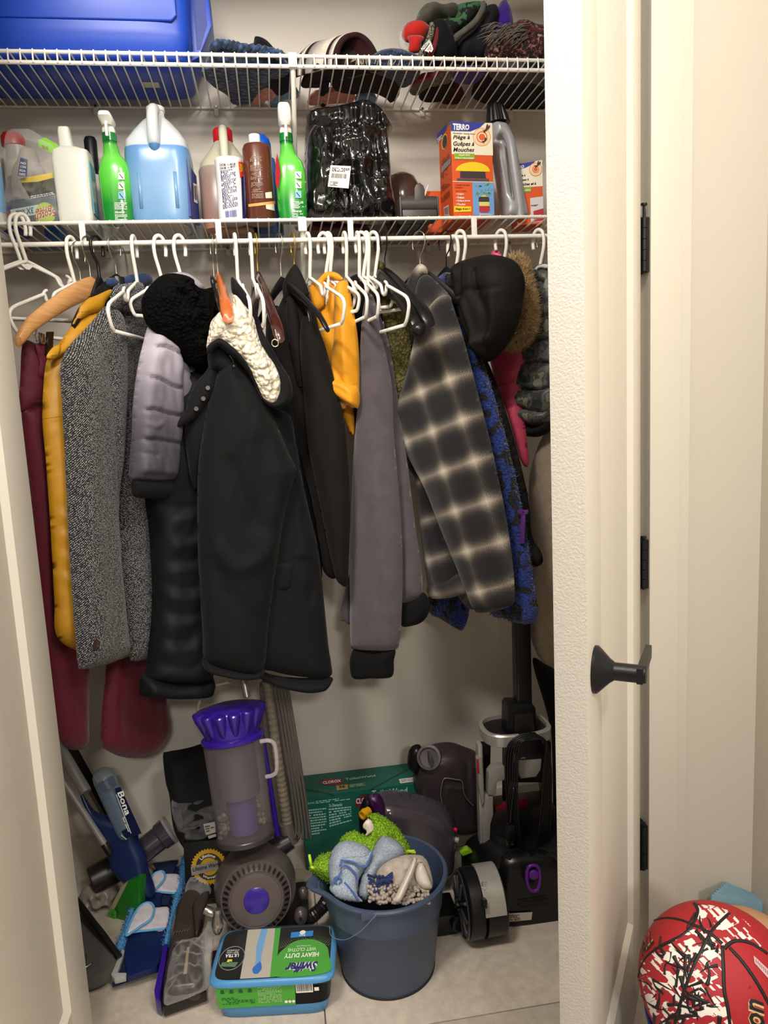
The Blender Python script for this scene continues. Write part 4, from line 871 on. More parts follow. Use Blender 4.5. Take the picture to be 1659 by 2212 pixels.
# silver jug
SIL = mat('silver_plastic', '#a9aaae', .3, .15)
e = thing('jug', 'silver jug with loop handle and ribbed black cap', 'jug', tuple(atZ(1110, 490, D2)))
pl = plY(1105, 466, 1.925)
soft('body', SIL, e, [(1060, 268), (1082, 264), (1095, 270), (1106, 290), (1116, 325), (1124, 370), (1132, 415), (1139, 450), (1142, 470), (1137, 477), (1086, 478), (1079, 440), (1066, 360), (1061, 320)], pl, .034, back=1., R=.03, step=.003, ridges=[([(1064, 308), (1078, 304), (1088, 316), (1093, 345), (1099, 390), (1105, 432)], .006, -.026), ([(1074, 330), (1086, 370), (1095, 420)], .010, -.006)])
hp = spline(np.array([pl.off(.024).hit(x, y) for x, y in ((1078, 280), (1092, 286), (1103, 310), (1111, 360), (1118, 410), (1123, 450), (1124, 470))]), m=6)
q = G(); q.tube(hp, np.interp(np.linspace(0, 1, len(hp)), [0, .25, .6, 1], [.012, .0125, .0125, .012]), 14); q.build('loop_handle', SIL, e, 180)
cb, ct = pl.hit(1076, 266), pl.hit(1070, 226); a = ct-cb; L = np.linalg.norm(a); q = G(); rs = []
for z, r_ in ((0, .0290), (.3, .0265), (.7, .0225), (.96, .0195), (1, .017)):
    t_ = np.linspace(0, 2*np.pi, 64, endpoint=False); rr_ = r_*(1+.05*np.sign(np.sin(t_*16))); ctr = cb+a*z; rs.append(np.stack([ctr[0]+rr_*np.cos(t_), ctr[1]+rr_*np.sin(t_), np.full(64, ctr[2])], 1))
q.loft(rs).build('cap', CAPB, e, 40)
# blue pack at the back left
e = thing('wipes_pack', 'blue soft pack lying at the back behind the sponge bag', 'pack', tuple(atZ(60, 525, D2)))
x0, x1 = atZ(30, 525, D2)[0], atZ(138, 525, D2)[0]; G().loft([ring((x0+x1)/2, 2.045, D2+z, (x1-x0)/2*k, .055*k, 5, 32) for z, k in ((.0005, .93), (.01, 1), (.07, 1), (.085, .9))]).build('pouch', mat('blue_pouch', '#2c6cb8', .3), e, 60)
e = thing('box', 'navy and red carton behind the sponge bag', 'box', tuple(atZ(25, 500, D2)))
x0, x1 = atZ(0, 500, D2)[0], atZ(44, 500, D2)[0]; G().bx(x0, x1, 1.90, 1.985, D2+.0002, D2+.055, .001).build('carton', NBLUE, e, 0); G().bx(x0, x1, 1.8985, 1.8998, D2+.02, D2+.045).build('red_band', RED, e, 0)
# ------------------------------------------------------------------ hangers
RY, RZ = YF-.004, Z2-.0465
def hookX(px): return atY(px, 515, RY)[0]
WPL = mat('white_hanger_plastic', '#efebe2', .35); BPL = mat('black_hanger_plastic', '#121214', .3); CHR = mat('chrome_wire', '#b9b4ab', .22, 1.); DCH = mat('dark_wire', '#2a2725', .35, .8)
GOLDW = mat('brass_wire', '#c9a84c', .3, .9)
class Hg:
    def __init__(s, px, beta, dz=0., tilt=0.):
        b = math.radians(beta); s.o = np.array([hookX(px), RY, RZ+dz]); s.d = np.array([math.sin(b), math.cos(b), 0]); s.n = np.array([s.d[1], -s.d[0], 0.]); s.t = math.radians(tilt)
    def P(s, u, z, w=0.):
        c, q = math.cos(s.t), math.sin(s.t); u, z = u*c-z*q, u*q+z*c; return s.o+s.d*u+np.array([0, 0, z])+s.n*w
    def L(s, pts): return np.array([s.P(*p) for p in pts])
HK = [(.015, -.030), (.0165, -.012), (.012, .008), (.001, .0155), (-.011, .009), (-.0155, -.008), (-.0145, -.030), (-.006, -.062), (0, -.088)]
def white_hanger(label, px, beta, dz=0., tilt=0., s=1., group='white plastic hangers', rad=.0042):
    h = Hg(px, beta, dz, tilt); e = thing('clothes_hanger', label, 'hanger', tuple(h.o), group)
    G().tube(spline(h.L(HK), m=4), rad, 10).build('hook', WPL, e, 180)
    k = .35+.65*s; arm = [(u*s, -.086+(z+.086)*k) for u, z in [(0, -.086), (.016, -.092), (.058, -.111), (.070, -.119), (.076, -.133), (.085, -.139), (.094, -.134), (.097, -.126), (.104, -.124), (.150, -.142), (.184, -.156), (.197, -.165), (.202, -.177), (.197, -.192), (.188, -.206), (.178, -.213)]]; zb_ = arm[-1][1]
    g = G()
    for sg in (-1, 1): g.tube(spline(h.L([(sg*u, z) for u, z in arm]), m=4), rad*.95, 8)
    for sg in (-1, 1): g.tube(spline(h.L([(sg*.104*s, -.086-.038*k), (sg*.096*s, -.086-.029*k), (sg*.090*s, -.086-.027*k)]), m=3), rad*.8, 8)
    g.build('shoulder', WPL, e, 180); G().tube(h.L([(-.18*s, zb_), (.18*s, zb_)]), rad*.95, 8).build('trouser_bar', WPL, e, 180)
    pl = Pl(h.o); pl.u, pl.v, pl.n = h.d, np.array([0, 0, 1.]), h.n
    G().prism([(-.016, -.093), (.016, -.093), (.004, -.104), (-.004, -.104)], pl, -.0015, .0015).build('web', WPL, e, 0); return h
def wire_hook(h, e, m_, r=.0016, l=.085, nm='hook'):
    G().tube(spline(h.L([(.018, -.026), (.020, -.008), (.014, .010), (.001, .0165), (-.012, .010), (-.017, -.006), (-.012, -.026), (-.002, -.042), (0, -.055), (0, -l)]), m=5), r, 8).build(nm, m_, e, 180)
def flat_hanger(label, px, beta, mt, hk=CHR, half=.215, drop=.095, w=.011, th=.022, z0=-.085, tip=1.2, name='clothes_hanger', dz=0, r=.0016, hs=1.):
    """a shaped shoulder hanger with a wire hook"""
    h = Hg(px, beta, dz); e = thing(name, label, 'hanger', tuple(h.o)); wire_hook(h, e, hk, r, -z0+.01); g = G(); rs = []
    us = np.linspace(-1, 1, 29)
    for u in us:
        a = abs(u); z = z0-.012-drop*(a**1.25)*.9-.012*max(0, a-.85)/.15; hh = .0115*hs+.020*(1-a)**1.2*(1 if hs == 1 else .45); k = .8 if a > .97 else 1
        c = h.P(u*half, z, 0); t = np.linspace(0, 2*np.pi, 14, endpoint=False); ww = (w*.7+w*.5*a)*k
        rs.append(np.array([c+h.n*ww*math.cos(q)+np.array([0, 0, 1.])*hh*k*math.sin(q) for q in t]))
    g.loft(rs).build('shoulder_bar', mt, e, 50); return h, e
e = [white_hanger('white plastic hanger hooked over the shelf rim at far left, arms turned to the room', 40, 66, .0465+.004), white_hanger('second white plastic hanger on the shelf rim, just right of the leftmost one', 52, 50, .0465+.004)]
white_hanger('white plastic hanger with a notched arm behind the pale wooden hanger', 152, 27)
WOODM = NT('beech_wood'); _c = WOODM.mapping(WOODM.coord(), (3, 3, 40)); WOODM.base(WOODM.ramp(WOODM.noise(_c, 6, 4, .6), [(.3, '#c48a52'), (.7, '#e0ab72')])); WOODM.p(Roughness=.3); WOODM.b.inputs['Coat Weight'].default_value = .4; WOODM = WOODM.m
ORW = mat('cherry_wood', '#b8622c', .28, coat=.5, var=.15, vs=14); DKW = mat('walnut_hanger', '#3a1512', .22, coat=.6)
flat_hanger('empty pale wooden hanger reaching down to the left', 187, 27, WOODM, half=.235, drop=.135, hs=1.5, w=.009)
h, e = flat_hanger('black plastic hanger inside the yellow leather jacket', 206, 32, BPL, hk=BPL, r=.0036, half=.06, w=.006)
h, e = flat_hanger('black hanger with a steel hook holding the tweed coat', 244, 34, BPL, half=.14, w=.006)
p0 = h.P(0, -.075); G().lathe([(.016, 0), (.017, -.004), (.021, -.045), (.018, -.05)], p0, n=24).build('black_collar_block', BPL, e)
white_hanger('white plastic hanger over the tweed collar', 288, 9)
white_hanger('white plastic hanger in the left side of the black sherpa hood', 343, 46, s=.45); white_hanger('white plastic hanger in the right side of the black sherpa hood', 386, 46, s=.45)
h, e = flat_hanger('orange cherry wood hanger in the sherpa lined parka', 465, -7, ORW, half=.21, drop=.10, w=.012)
h = Hg(456, -14); e = thing('clothes_hanger', 'thin black tipped wire hanger against the orange wooden one', 'hanger', tuple(h.o)); wire_hook(h, e, CHR, .0015, .095)
g = G(); pp = plY(462, 600, 1.66); g.tube(spline(np.array([h.P(0, -.09), pp.hit(458, 600), pp.hit(466, 640), pp.hit(474, 670), pp.hit(484, 708)]), m=5), [.004]*4+[.0045]*9+[.0035]*6+[.0015]*2, 8); g.build('black_arm', BPL, e, 180)
for px, b, l in ((507, -8, 'white plastic hanger edge on, left of a crossed pair by the parka'), (540, -6, 'white plastic hanger edge on, right of a crossed pair by the parka')): white_hanger(l, px, b)
h, e = flat_hanger('dark walnut hanger with a safety pin hanging from its tip', 552, -10, DKW, hk=GOLDW, drop=.15)
tp = h.P(-.212, -.235); PIN = mat('pale_brass', '#d8cfae', .25, .8)
q = thing('safety_pin', 'brass safety pin on the end of the dark walnut hanger', 'pin', tuple(tp)); sp_ = plY(596, 735, tp[1]-.006)
G().tube(spline(np.array([sp_.hit(x, y) for x, y in ((594, 712), (597, 722), (601, 738), (600, 746), (594, 749), (588, 745), (588, 737), (594, 733), (600, 737))]), m=4), .0011, 6).build('pin_wire', PIN, q, 180)
h, e = flat_hanger('black notched hanger of the black jacket', 602, -26, BPL, drop=.13, w=.006, hs=.6, half=.2)
h, e = flat_hanger('thin brass wire hanger of the black wool coat', 632, -14, BPL, hk=GOLDW, w=.004, hs=.6, half=.1)
white_hanger('white plastic hanger leftmost at the yellow raincoat', 664, -17); white_hanger('white plastic hanger in the yellow raincoat collar', 698, -50, s=.4); white_hanger('white plastic hanger crossing the yellow raincoat shoulder', 708, -30, s=.55)
white_hanger('white plastic hanger behind the yellow shoulder, left of two nested ones', 744, -9, s=.8); white_hanger('nested white plastic hanger nearest the yellow shoulder, right of two', 772, -7, s=.8)
white_hanger('white plastic hanger holding the grey sweatshirt', 780, -50, s=.4)
white_hanger('long armed white plastic hanger in front of the black ones', 791, -14, s=1.12); white_hanger('white plastic hanger behind the long armed one', 806, -40, s=.5)
h, e = flat_hanger('glossy black coat hanger with a bulbous end', 815, -13, BPL, hk=DCH, drop=.135, w=.014); tp = h.P(-.215, -.235); G().sphere(tp, .017, 16, (1, 1, .9)).build('bulb_end', BPL, e, 180)
flat_hanger('glossy black coat hanger beside the olive fleece', 829, -16, BPL, hk=DCH, drop=.125, w=.014)
flat_hanger('black hanger with a steel hook in the plaid shirt', 905, -44, BPL, half=.14, w=.006); flat_hanger('black hanger in the blue and black fleece', 962, -40, BPL, hk=DCH, half=.12, w=.006)
white_hanger('white plastic hanger with a low hook left of the black hood', 978, -38, -.012, s=.4); white_hanger('white plastic hanger behind the low hooked one', 994, -38, s=.4)
white_hanger('white plastic hanger over the pink tab', 1082, -38, s=.4); white_hanger('white plastic hanger of the camouflage puffer', 1163, -35, s=.4)
flat_hanger('steel hooked hanger at the far right of the rod', 1174, -35, BPL, half=.10, w=.006)

# ------------------------------------------------------------------ garments
def gp(px, a, off=0.):
    p = Pl((hookX(px), RY, 1.4), a); return p.off(off)
def garment(name, label, cat, pl, px, py): return thing(name, label, cat, tuple(pl.hit(px, py)))
def button(e, pl, px, py, r, mt, off, nm='button'):
    c = pl.off(off).hit(px, py); G().lathe([(r*.95, 0), (r, .001), (r*.9, .0022), (r*.6, .0022), (r*.5, .0014), (.0001, .0014)], c, pl.n, 20).build(nm, mt, e)
FOLD = lambda sd, a=.006, sv=.22, su=.05: [(su, sv, a, sd), (su*.45, sv*.4, a*.35, sd+1)]
def satin(name, col, rough=.5, **k): return mat(name, col, rough, 0, .08, 30, .08, 700, .0006, .35, **k)
# maroon trousers
MAR = satin('maroon_ripstop', '#5a0d24', .6, sheen=.2); pl = gp(165, 58, -.015)
e = garment('trousers', 'maroon ski trousers clipped by the waist at the left end', 'trousers', pl, 120, 1610)
legs = [([(46, 880), (62, 878), (120, 840), (200, 830), (205, 1000), (200, 1250), (190, 1420), (189, 1560), (188, 1608), (170, 1620), (138, 1612), (118, 1560), (100, 1420), (82, 1250), (62, 1050)], 'leg', .028, 70), ([(120, 860), (240, 850), (300, 1000), (322, 1250), (345, 1420), (358, 1520), (363, 1580), (330, 1630), (270, 1636), (226, 1618), (217, 1600), (222, 1520), (230, 1420), (215, 1250), (170, 1050)], 'leg', .028, 71)]
for i, (o, n, T, sd) in enumerate(legs): soft(n, MAR, e, o, pl.off(-.028*i), T, R=.04, noise=FOLD(sd, .005), ridges=[([(235, 1440), (235, 1560)], .004, .002)])
soft('waist', MAR, e, [(50, 738), (78, 742), (104, 748), (150, 770), (200, 800), (205, 860), (120, 880), (60, 890), (42, 882), (44, 810)], pl.off(.002), .024, noise=FOLD(72, .003), ridges=[([(46, 812), (95, 818)], .003, -.004)])
soft('waist_tab', MAR, e, [(76, 745), (92, 742), (108, 752), (108, 812), (86, 814), (84, 780)], pl.off(.024), .006, step=.004)
for q in ([(42, 878), (70, 868), (95, 866)],): G().tube(spline(np.array([pl.off(.027).hit(*p) for p in q]), m=3), .0012, 5).build('seam', MAR, e)
h = Hg(165, 32, -.012); c = thing('clip_hanger', 'steel clip hanger gripping the maroon trousers', 'hanger', tuple(h.o)); wire_hook(h, c, CHR, .0016, .10)
q = pl.off(.030); G().tube(spline(np.array([h.P(0, -.10), q.hit(92, 700), q.hit(79, 712), q.hit(80, 738)]), m=4), .0018, 6).build('wire_bar', CHR, c, 180)
G().prpx([(99, 717), (111, 717), (108, 764), (96, 766)], pl.off(.032), 0, .008, .001).build('clip_jaw', mat('dark_steel', '#3d2f27', .3, .7), c); G().prpx([(82, 718), (92, 722), (97, 740), (84, 742)], pl.off(.030), 0, .006, .001).build('clip_spring', CHR, c)
# yellow leather jacket
YEL_L = mat('yellow_leather', '#bd881c', .42, 0, .1, 25, .2, 260, .001, .5); pl = gp(206, 58)
e = garment('jacket', 'mustard yellow leather jacket between maroon trousers and tweed coat', 'jacket', pl, 150, 1400)
soft('body', YEL_L, e, [(240, 640), (235, 700), (300, 760), (330, 900), (320, 1200), (300, 1400), (180, 1405), (170, 1200), (140, 900), (150, 760), (190, 700)], pl.off(-.025), .025, R=.05, noise=FOLD(73))
soft('sleeve', YEL_L, e, [(195, 690), (185, 760), (180, 900), (182, 1100), (190, 1300), (192, 1400), (165, 1405), (122, 1374), (118, 1300), (110, 1150), (100, 1000), (92, 905), (96, 810), (104, 772), (130, 738), (160, 700)], pl, .034, R=.05, noise=FOLD(74, .004), ridges=[([(90, 908), (115, 914), (150, 895)], .0035, -.006)]+[([(106, y), (140, y+6)], .006, .005 if i % 2 else -.004) for i, y in enumerate(range(1090, 1280, 22))]+[([(118, 1366), (165, 1384)], .003, -.004)])
soft('collar', YEL_L, e, [(241, 619), (243, 634), (228, 655), (222, 672), (195, 678), (172, 692), (156, 702), (166, 680), (178, 655), (205, 636)], pl.off(.032), .010, step=.004)
soft('shoulder_yoke', YEL_L, e, [(222, 668), (215, 700), (180, 735), (140, 766), (110, 778), (100, 772), (108, 758), (130, 742), (152, 708), (175, 688)], pl.off(.024), .018, step=.005)
soft('epaulette', YEL_L, e, [(100, 770), (112, 752), (126, 745), (132, 752), (124, 772), (108, 777)], pl.off(.044), .006, step=.003)
THR = mat('tan_thread', '#7d5a16', .8); g = G()
for a, b in (((93, 905), (136, 899)), ((176, 674), (226, 666)), ((112, 768), (132, 766)), ((124, 1372), (165, 1388))):
    n = 14
    for i in range(n):
        p = np.array(a)+(np.array(b)-a)*i/n; r_ = np.array(a)+(np.array(b)-a)*(i+.55)/n; g.tube([pl.off(.050 if a[1] < 800 and a[1] > 700 else .043 if a[1] < 700 else .036).hit(*p), pl.off(.050 if a[1] < 800 and a[1] > 700 else .043 if a[1] < 700 else .036).hit(*r_)], .0006, 4)
o = g.build('stitching', THR, e); o['kind'] = 'stuff'
# blue collar peeping out
pl = gp(262, 55, -.01); e = garment('shirt', 'blue shirt collar peeping over the tweed coat', 'shirt', pl, 290, 615); DEN = fabric('denim_blue', '#2b3c63', .2)
soft('collar', DEN, e, [(228, 606), (240, 600), (262, 598), (300, 590), (322, 592), (330, 606), (322, 616), (300, 620), (240, 622)], pl, .012, step=.004); soft('body', DEN, e, [(240, 615), (320, 612), (320, 760), (260, 800), (240, 700)], pl.off(-.02), .012)
# tweed coat
tw = NT('black_white_tweed'); uv = tw.mapping(tw.coord('UV'), (1, 1, 1)); mm = tw.n('Mapping'); tw.l(uv, mm.inputs[0]); mm.inputs['Scale'].default_value = (330, 390, 1); mm.inputs['Rotation'].default_value = (0, 0, .6)
dist = tw.noise(tw.coord('UV'), 60, 2); v = tw.n('TexVoronoi', feature='F1'); tw.l(tw.mix(.012, mm.outputs[0], dist, 'ADD'), v.inputs[0]); v.inputs['Scale'].default_value = 1; v.inputs['Randomness'].default_value = .3
n2 = tw.noise(tw.coord('UV'), 300, 2, .7); fac = tw.math('ADD', v.outputs[0], tw.math('MULTIPLY', tw.math('SUBTRACT', n2, .5), .22))
tw.base(tw.ramp(fac, [(.18, '#cfcbc5'), (.31, '#47464b'), (.42, '#0d0d11')])); tw.p(Roughness=.95); tw.b.inputs['Sheen Weight'].default_value = .2; tw.bump(v.outputs[0], .6, -.002); TWEED = tw.m
pl = gp(244, 56, .0); e = garment('coat', 'black and white tweed coat beside the yellow jacket', 'coat', pl, 270, 1440)
soft('body', TWEED, e, [(250, 640), (318, 622), (330, 680), (345, 800), (345, 1000), (358, 1200), (372, 1398), (364, 1408), (330, 1422), (288, 1428), (278, 1400), (258, 1200), (236, 1000), (220, 820), (225, 700)], pl.off(-.002), .034, R=.06, noise=FOLD(75, .005), ridges=[([(300, 900), (318, 1200), (330, 1400)], .02, .006)])
soft('sleeve', TWEED, e, [(232, 660), (262, 690), (272, 800), (268, 950), (256, 1080), (262, 1220), (272, 1340), (277, 1412), (262, 1422), (230, 1436), (176, 1446), (168, 1430), (164, 1380), (154, 1250), (145, 1080), (138, 930), (131, 800), (136, 770), (150, 746), (190, 704)], pl.off(.030), .036, R=.055, noise=FOLD(76, .004), ridges=[([(214, 790), (235, 1000), (252, 1200), (262, 1420)], .010, -.009), ([(170, 800), (185, 1100), (205, 1380)], .03, .006)])
soft('stand_collar', TWEED, e, [(246, 620), (262, 614), (290, 610), (308, 612), (314, 630), (318, 665), (290, 674), (262, 670), (240, 664), (238, 640)], pl.off(.046), .014, step=.005, ridges=[([(246, 640), (280, 628), (312, 634)], .006, -.005)])
button(e, pl.off(.062), 206, 1392, .011, mat('horn_button', '#3a2c2a', .25, coat=.5), .002)
# lilac to grey puffer sleeve coat with black sherpa hood
pf = NT('lilac_grey_ombre'); sp_ = pf.n('SeparateXYZ'); pf.l(pf.coord('Object'), sp_.inputs[0])
pl = gp(365, 44, .012)
e = garment('puffer_coat', 'lilac to charcoal puffer coat with black sherpa hood', 'coat', pl, 330, 1070)
zb = atY(330, 1070, 1.75)[2]; z0_, z1_ = atY(330, 1030, 1.7)[2], atY(330, 760, 1.7)[2]; f = pf.math('DIVIDE', pf.math('SUBTRACT', sp_.outputs[2], z0_-ORG[e.name][2]), z1_-z0_)
pf.base(pf.ramp(f, [(0, '#3a3741'), (.35, '#45414d'), (.65, '#6e6876'), (1, '#aaa3ae')])); pf.p(Roughness=.58); pf.b.inputs['Sheen Weight'].default_value = .05; pf.bump(pf.noise(pf.coord(), 90, 3), .12, .002); LILAC = pf.m
ql = [[(312, 752), (340, 752), (376, 768), (392, 775)], [(296, 812), (330, 822), (362, 838), (392, 840)], [(286, 886), (320, 886), (352, 896), (396, 900)], [(280, 948), (330, 951), (392, 962)], [(276, 1023), (330, 1027), (385, 1030)]]
soft('sleeve', LILAC, e, [(330, 690), (375, 720), (388, 770), (390, 840), (392, 900), (385, 960), (378, 1026), (372, 1038), (330, 1042), (284, 1036), (280, 1022), (286, 940), (288, 880), (296, 810), (308, 750)], pl.off(.05), .034, R=.03, noise=[(.05, .03, .003, 77), (.012, .03, .0015, 78)], ridges=[(q, .0034, -.012) for q in ql]+[([(296, 912), (318, 922), (330, 915)], .005, .004), ([(290, 976), (318, 984)], .004, -.004)], step=.004)
soft('rib_cuff', fabric('black_rib', '#0b0b0c', .3, .7, 500), e, [(292, 1034), (366, 1034), (371, 1050), (366, 1072), (330, 1077), (290, 1073), (285, 1055)], pl.off(.05), .022, step=.004, ridges=[([(x, 1040), (x, 1072)], .0015, -.002) for x in range(290, 370, 6)])
soft('body', LILAC, e, [(366, 720), (420, 750), (470, 800), (450, 900), (420, 1000), (380, 1040), (372, 900), (360, 800)], pl.off(.01), .04, R=.03, ridges=[([(370, 770), (398, 792), (430, 800)], .004, -.012), ([(392, 820), (420, 812), (440, 806)], .004, -.010), ([(385, 868), (425, 850)], .004, -.010), ([(385, 760), (392, 800), (400, 850)], .004, -.010)], noise=[(.03, .03, .003, 79)], step=.005)
soft('collar', LILAC, e, [(345, 600), (380, 588), (410, 592), (436, 612), (444, 622), (420, 640), (360, 630)], pl.off(.01), .02, step=.005)
sh = NT('black_sherpa'); _c = sh.coord(); v = sh.n('TexVoronoi'); sh.l(_c, v.inputs[0]); v.inputs['Scale'].default_value = 130; sh.base(sh.ramp(v.outputs[0], [(0, '#100f0e'), (.6, '#030303')])); sh.p(Roughness=.95); sh.b.inputs['Specular IOR Level'].default_value = .1; sh.bump(v.outputs[0], 1., -.006); SHB = sh.m
hood = [(345, 597), (373, 590), (396, 596), (411, 614), (439, 624), (464, 624), (474, 672), (458, 700), (452, 748), (444, 800), (430, 802), (410, 786), (389, 762), (360, 738), (333, 715), (317, 690), (310, 650), (319, 624)]
o = soft('sherpa_hood', SHB, e, hood, pl.off(.075), .06, R=.06, noise=[(.05, .05, .012, 80), (.008, .008, .0055, 81), (.004, .004, .002, 181)], ridges=[([(360, 640), (400, 690), (440, 770)], .012, -.016), ([(380, 620), (430, 680), (446, 720)], .010, -.012), ([(340, 650), (380, 720), (420, 780)], .014, .010)], step=.0035)
# long navy puffer below
NAVP = mat('navy_black_shell', '#0c0e13', .68, 0, .2, 30, .15, 300, .001, .3); pl = gp(400, 30, -.035)
e = garment('long_coat', 'long navy black padded coat hanging below the lilac puffer', 'coat', pl, 380, 1500)
rw = [([(330+(i*37) % 40, y), (390, y+rr_), (445-(i*53) % 60, y-6)], .012, .0045 if i % 2 else -.005) for i, (y, rr_) in enumerate(zip(range(1090, 1450, 28), [4, -6, 8, -4, 6, -8, 5, 0, 7, -6, 4, -5, 6]))]
soft('body', NAVP, e, [(380, 800), (450, 790), (470, 1000), (462, 1300), (458, 1440), (455, 1470), (380, 1478), (312, 1468), (316, 1440), (328, 1300), (322, 1150), (312, 1060), (330, 950)], pl.off(.03), .055, R=.05, noise=FOLD(82, .006, .08, .08), ridges=rw, step=.006)
soft('hem_band', NAVP, e, [(312, 1458), (380, 1470), (456, 1460), (457, 1490), (452, 1504), (400, 1510), (340, 1508), (304, 1502), (302, 1494)], pl.off(.034), .045, R=.02, step=.005)
# sherpa lined black parka
PAR = mat('black_cotton_shell', '#111112', .82, 0, .12, 18, .12, 900, .0006, .2, sheen=.03)
cs = NT('cream_sherpa'); _c = cs.coord(); v = cs.n('TexVoronoi'); cs.l(_c, v.inputs[0]); v.inputs['Scale'].default_value = 105; cs.base(cs.ramp(v.outputs[0], [(0, '#f4eee0'), (.45, '#e9e0cd'), (.8, '#c6ba9f')])); cs.p(Roughness=.95); cs.bump(v.outputs[0], 1., -.005); SHC = cs.m
pl = Pl(atY(560, 1000, 1.755), 4); e = garment('parka', 'long black parka with cream sherpa lined collar', 'parka', pl, 580, 1480)
pb = pl.off(.0)
soft('body', PAR, e, [(505, 800), (560, 830), (600, 880), (628, 900), (640, 960), (656, 1050), (672, 1120), (688, 1190), (700, 1300), (710, 1400), (715, 1430), (712, 1462), (650, 1462), (590, 1450), (545, 1430), (520, 1300), (500, 1000)], pb, .05, R=.06, noise=FOLD(83, .005), ridges=[([(652, 1040), (665, 1060), (662, 1080), (648, 1085)], .008, .012), ([(640, 1040), (650, 1150), (658, 1250)], .012, .008), ([(655, 1200), (672, 1260), (668, 1290)], .010, -.007), ([(640, 1190), (690, 1200)], .006, .004)], step=.006)
soft('hem_band', PAR, e, [(545, 1440), (590, 1458), (650, 1464), (714, 1462), (715, 1478), (700, 1492), (660, 1496), (610, 1486), (565, 1468), (548, 1455)], pb.off(.012), .038, R=.02, step=.005)
soft('sleeve', PAR, e, [(488, 770), (530, 800), (565, 850), (595, 910), (625, 980), (640, 1015), (632, 1050), (615, 1110), (604, 1180), (592, 1260), (580, 1350), (568, 1448), (520, 1452), (470, 1440), (441, 1424), (437, 1360), (430, 1250), (426, 1130), (428, 1010), (440, 920), (458, 840)], pb.off(.055), .060, R=.075, noise=FOLD(84, .006, .16, .07), ridges=[([(545, 880), (530, 960), (512, 1060), (490, 1200), (480, 1330)], .0028, -.0045), ([(500, 1000), (530, 1080), (560, 1130)], .02, -.008), ([(560, 960), (570, 1050), (545, 1120)], .022, -.009), ([(470, 1180), (510, 1215), (560, 1200), (590, 1170)], .02, .010), ([(450, 1180), (490, 1260), (560, 1330)], .02, -.006)], step=.006)
soft('cuff', PAR, e, [(440, 1418), (480, 1432), (530, 1442), (568, 1440), (566, 1462), (520, 1466), (474, 1458), (442, 1446)], pb.off(.060), .050, R=.02, step=.005)
soft('shoulder_front', PAR, e, [(398, 900), (408, 862), (430, 820), (452, 800), (462, 780), (500, 770), (520, 830), (480, 900), (440, 1000), (420, 1060), (400, 960)], pb.off(.02), .03, R=.03, noise=FOLD(85, .004))
cream_o = [(457, 693), (477, 672), (500, 664), (502, 630), (512, 634), (535, 662), (553, 688), (557, 713), (563, 736), (577, 762), (591, 781), (604, 806), (608, 830), (605, 855), (594, 873), (583, 874), (568, 864), (553, 837), (535, 799), (515, 771), (492, 751), (472, 737), (449, 752), (446, 744), (452, 712)]
o = soft('sherpa_lining', SHC, e, cream_o, pb.off(.098), .028, R=.03, noise=[(.04, .04, .006, 86), (.008, .008, .0042, 87), (.0045, .0045, .002, 187)], ridges=[([(560, 740), (585, 790), (592, 850)], .008, -.010), ([(480, 690), (486, 740)], .008, -.006)], step=.003)
soft('hood_edge', PAR, e, [(500, 598), (515, 612), (532, 634), (548, 662), (560, 690), (568, 716), (584, 745), (601, 776), (620, 806), (630, 826), (632, 856), (622, 874), (604, 882), (588, 880), (572, 870), (556, 842), (536, 806), (514, 780), (490, 762), (470, 748), (452, 764), (446, 760), (452, 742), (474, 728), (500, 742), (524, 764), (544, 792), (560, 826), (574, 856), (588, 868), (600, 862), (604, 834), (596, 796), (576, 764), (562, 738), (552, 710), (544, 690), (528, 664), (508, 640), (500, 628)], pb.off(.104), .016, R=.012, step=.0035, m=4)
soft('collar_stand', PAR, e, [(449, 762), (474, 742), (500, 756), (530, 796), (553, 836), (562, 872), (530, 866), (494, 822), (470, 800), (455, 806)], pb.off(.062), .024, R=.02, step=.004)
soft('placket', PAR, e, [(462, 768), (472, 776), (468, 808), (464, 842), (446, 870), (420, 905), (384, 922), (390, 900), (402, 884), (408, 858), (424, 826), (446, 800)], pb.off(.060), .010, R=.012, step=.004, ridges=[([(464, 776), (446, 810), (420, 845), (408, 880)], .0025, .003)])
STEEL = mat('snap_steel', '#8e8b88', .25, .9)
for x, y in ((449, 838), (439, 861), (424, 883)): button(e, pb.off(.072), x, y, .0052, STEEL, .001, 'snap')
G().sphere(pb.off(.118).hit(505, 792), .0055, 12).build('cord_stopper', BPL, e, 180)
G().tube(spline(np.array([pb.off(.116).hit(x, y) for x, y in ((496, 768), (503, 778), (505, 790))]), m=3), .0012, 5).build('drawcord', BPL, e, 180)
soft('pocket_flap', PAR, e, [(592, 1218), (632, 1216), (634, 1232), (628, 1268), (600, 1276), (586, 1272), (590, 1240)], pb.off(.048), .006, R=.006, step=.004)
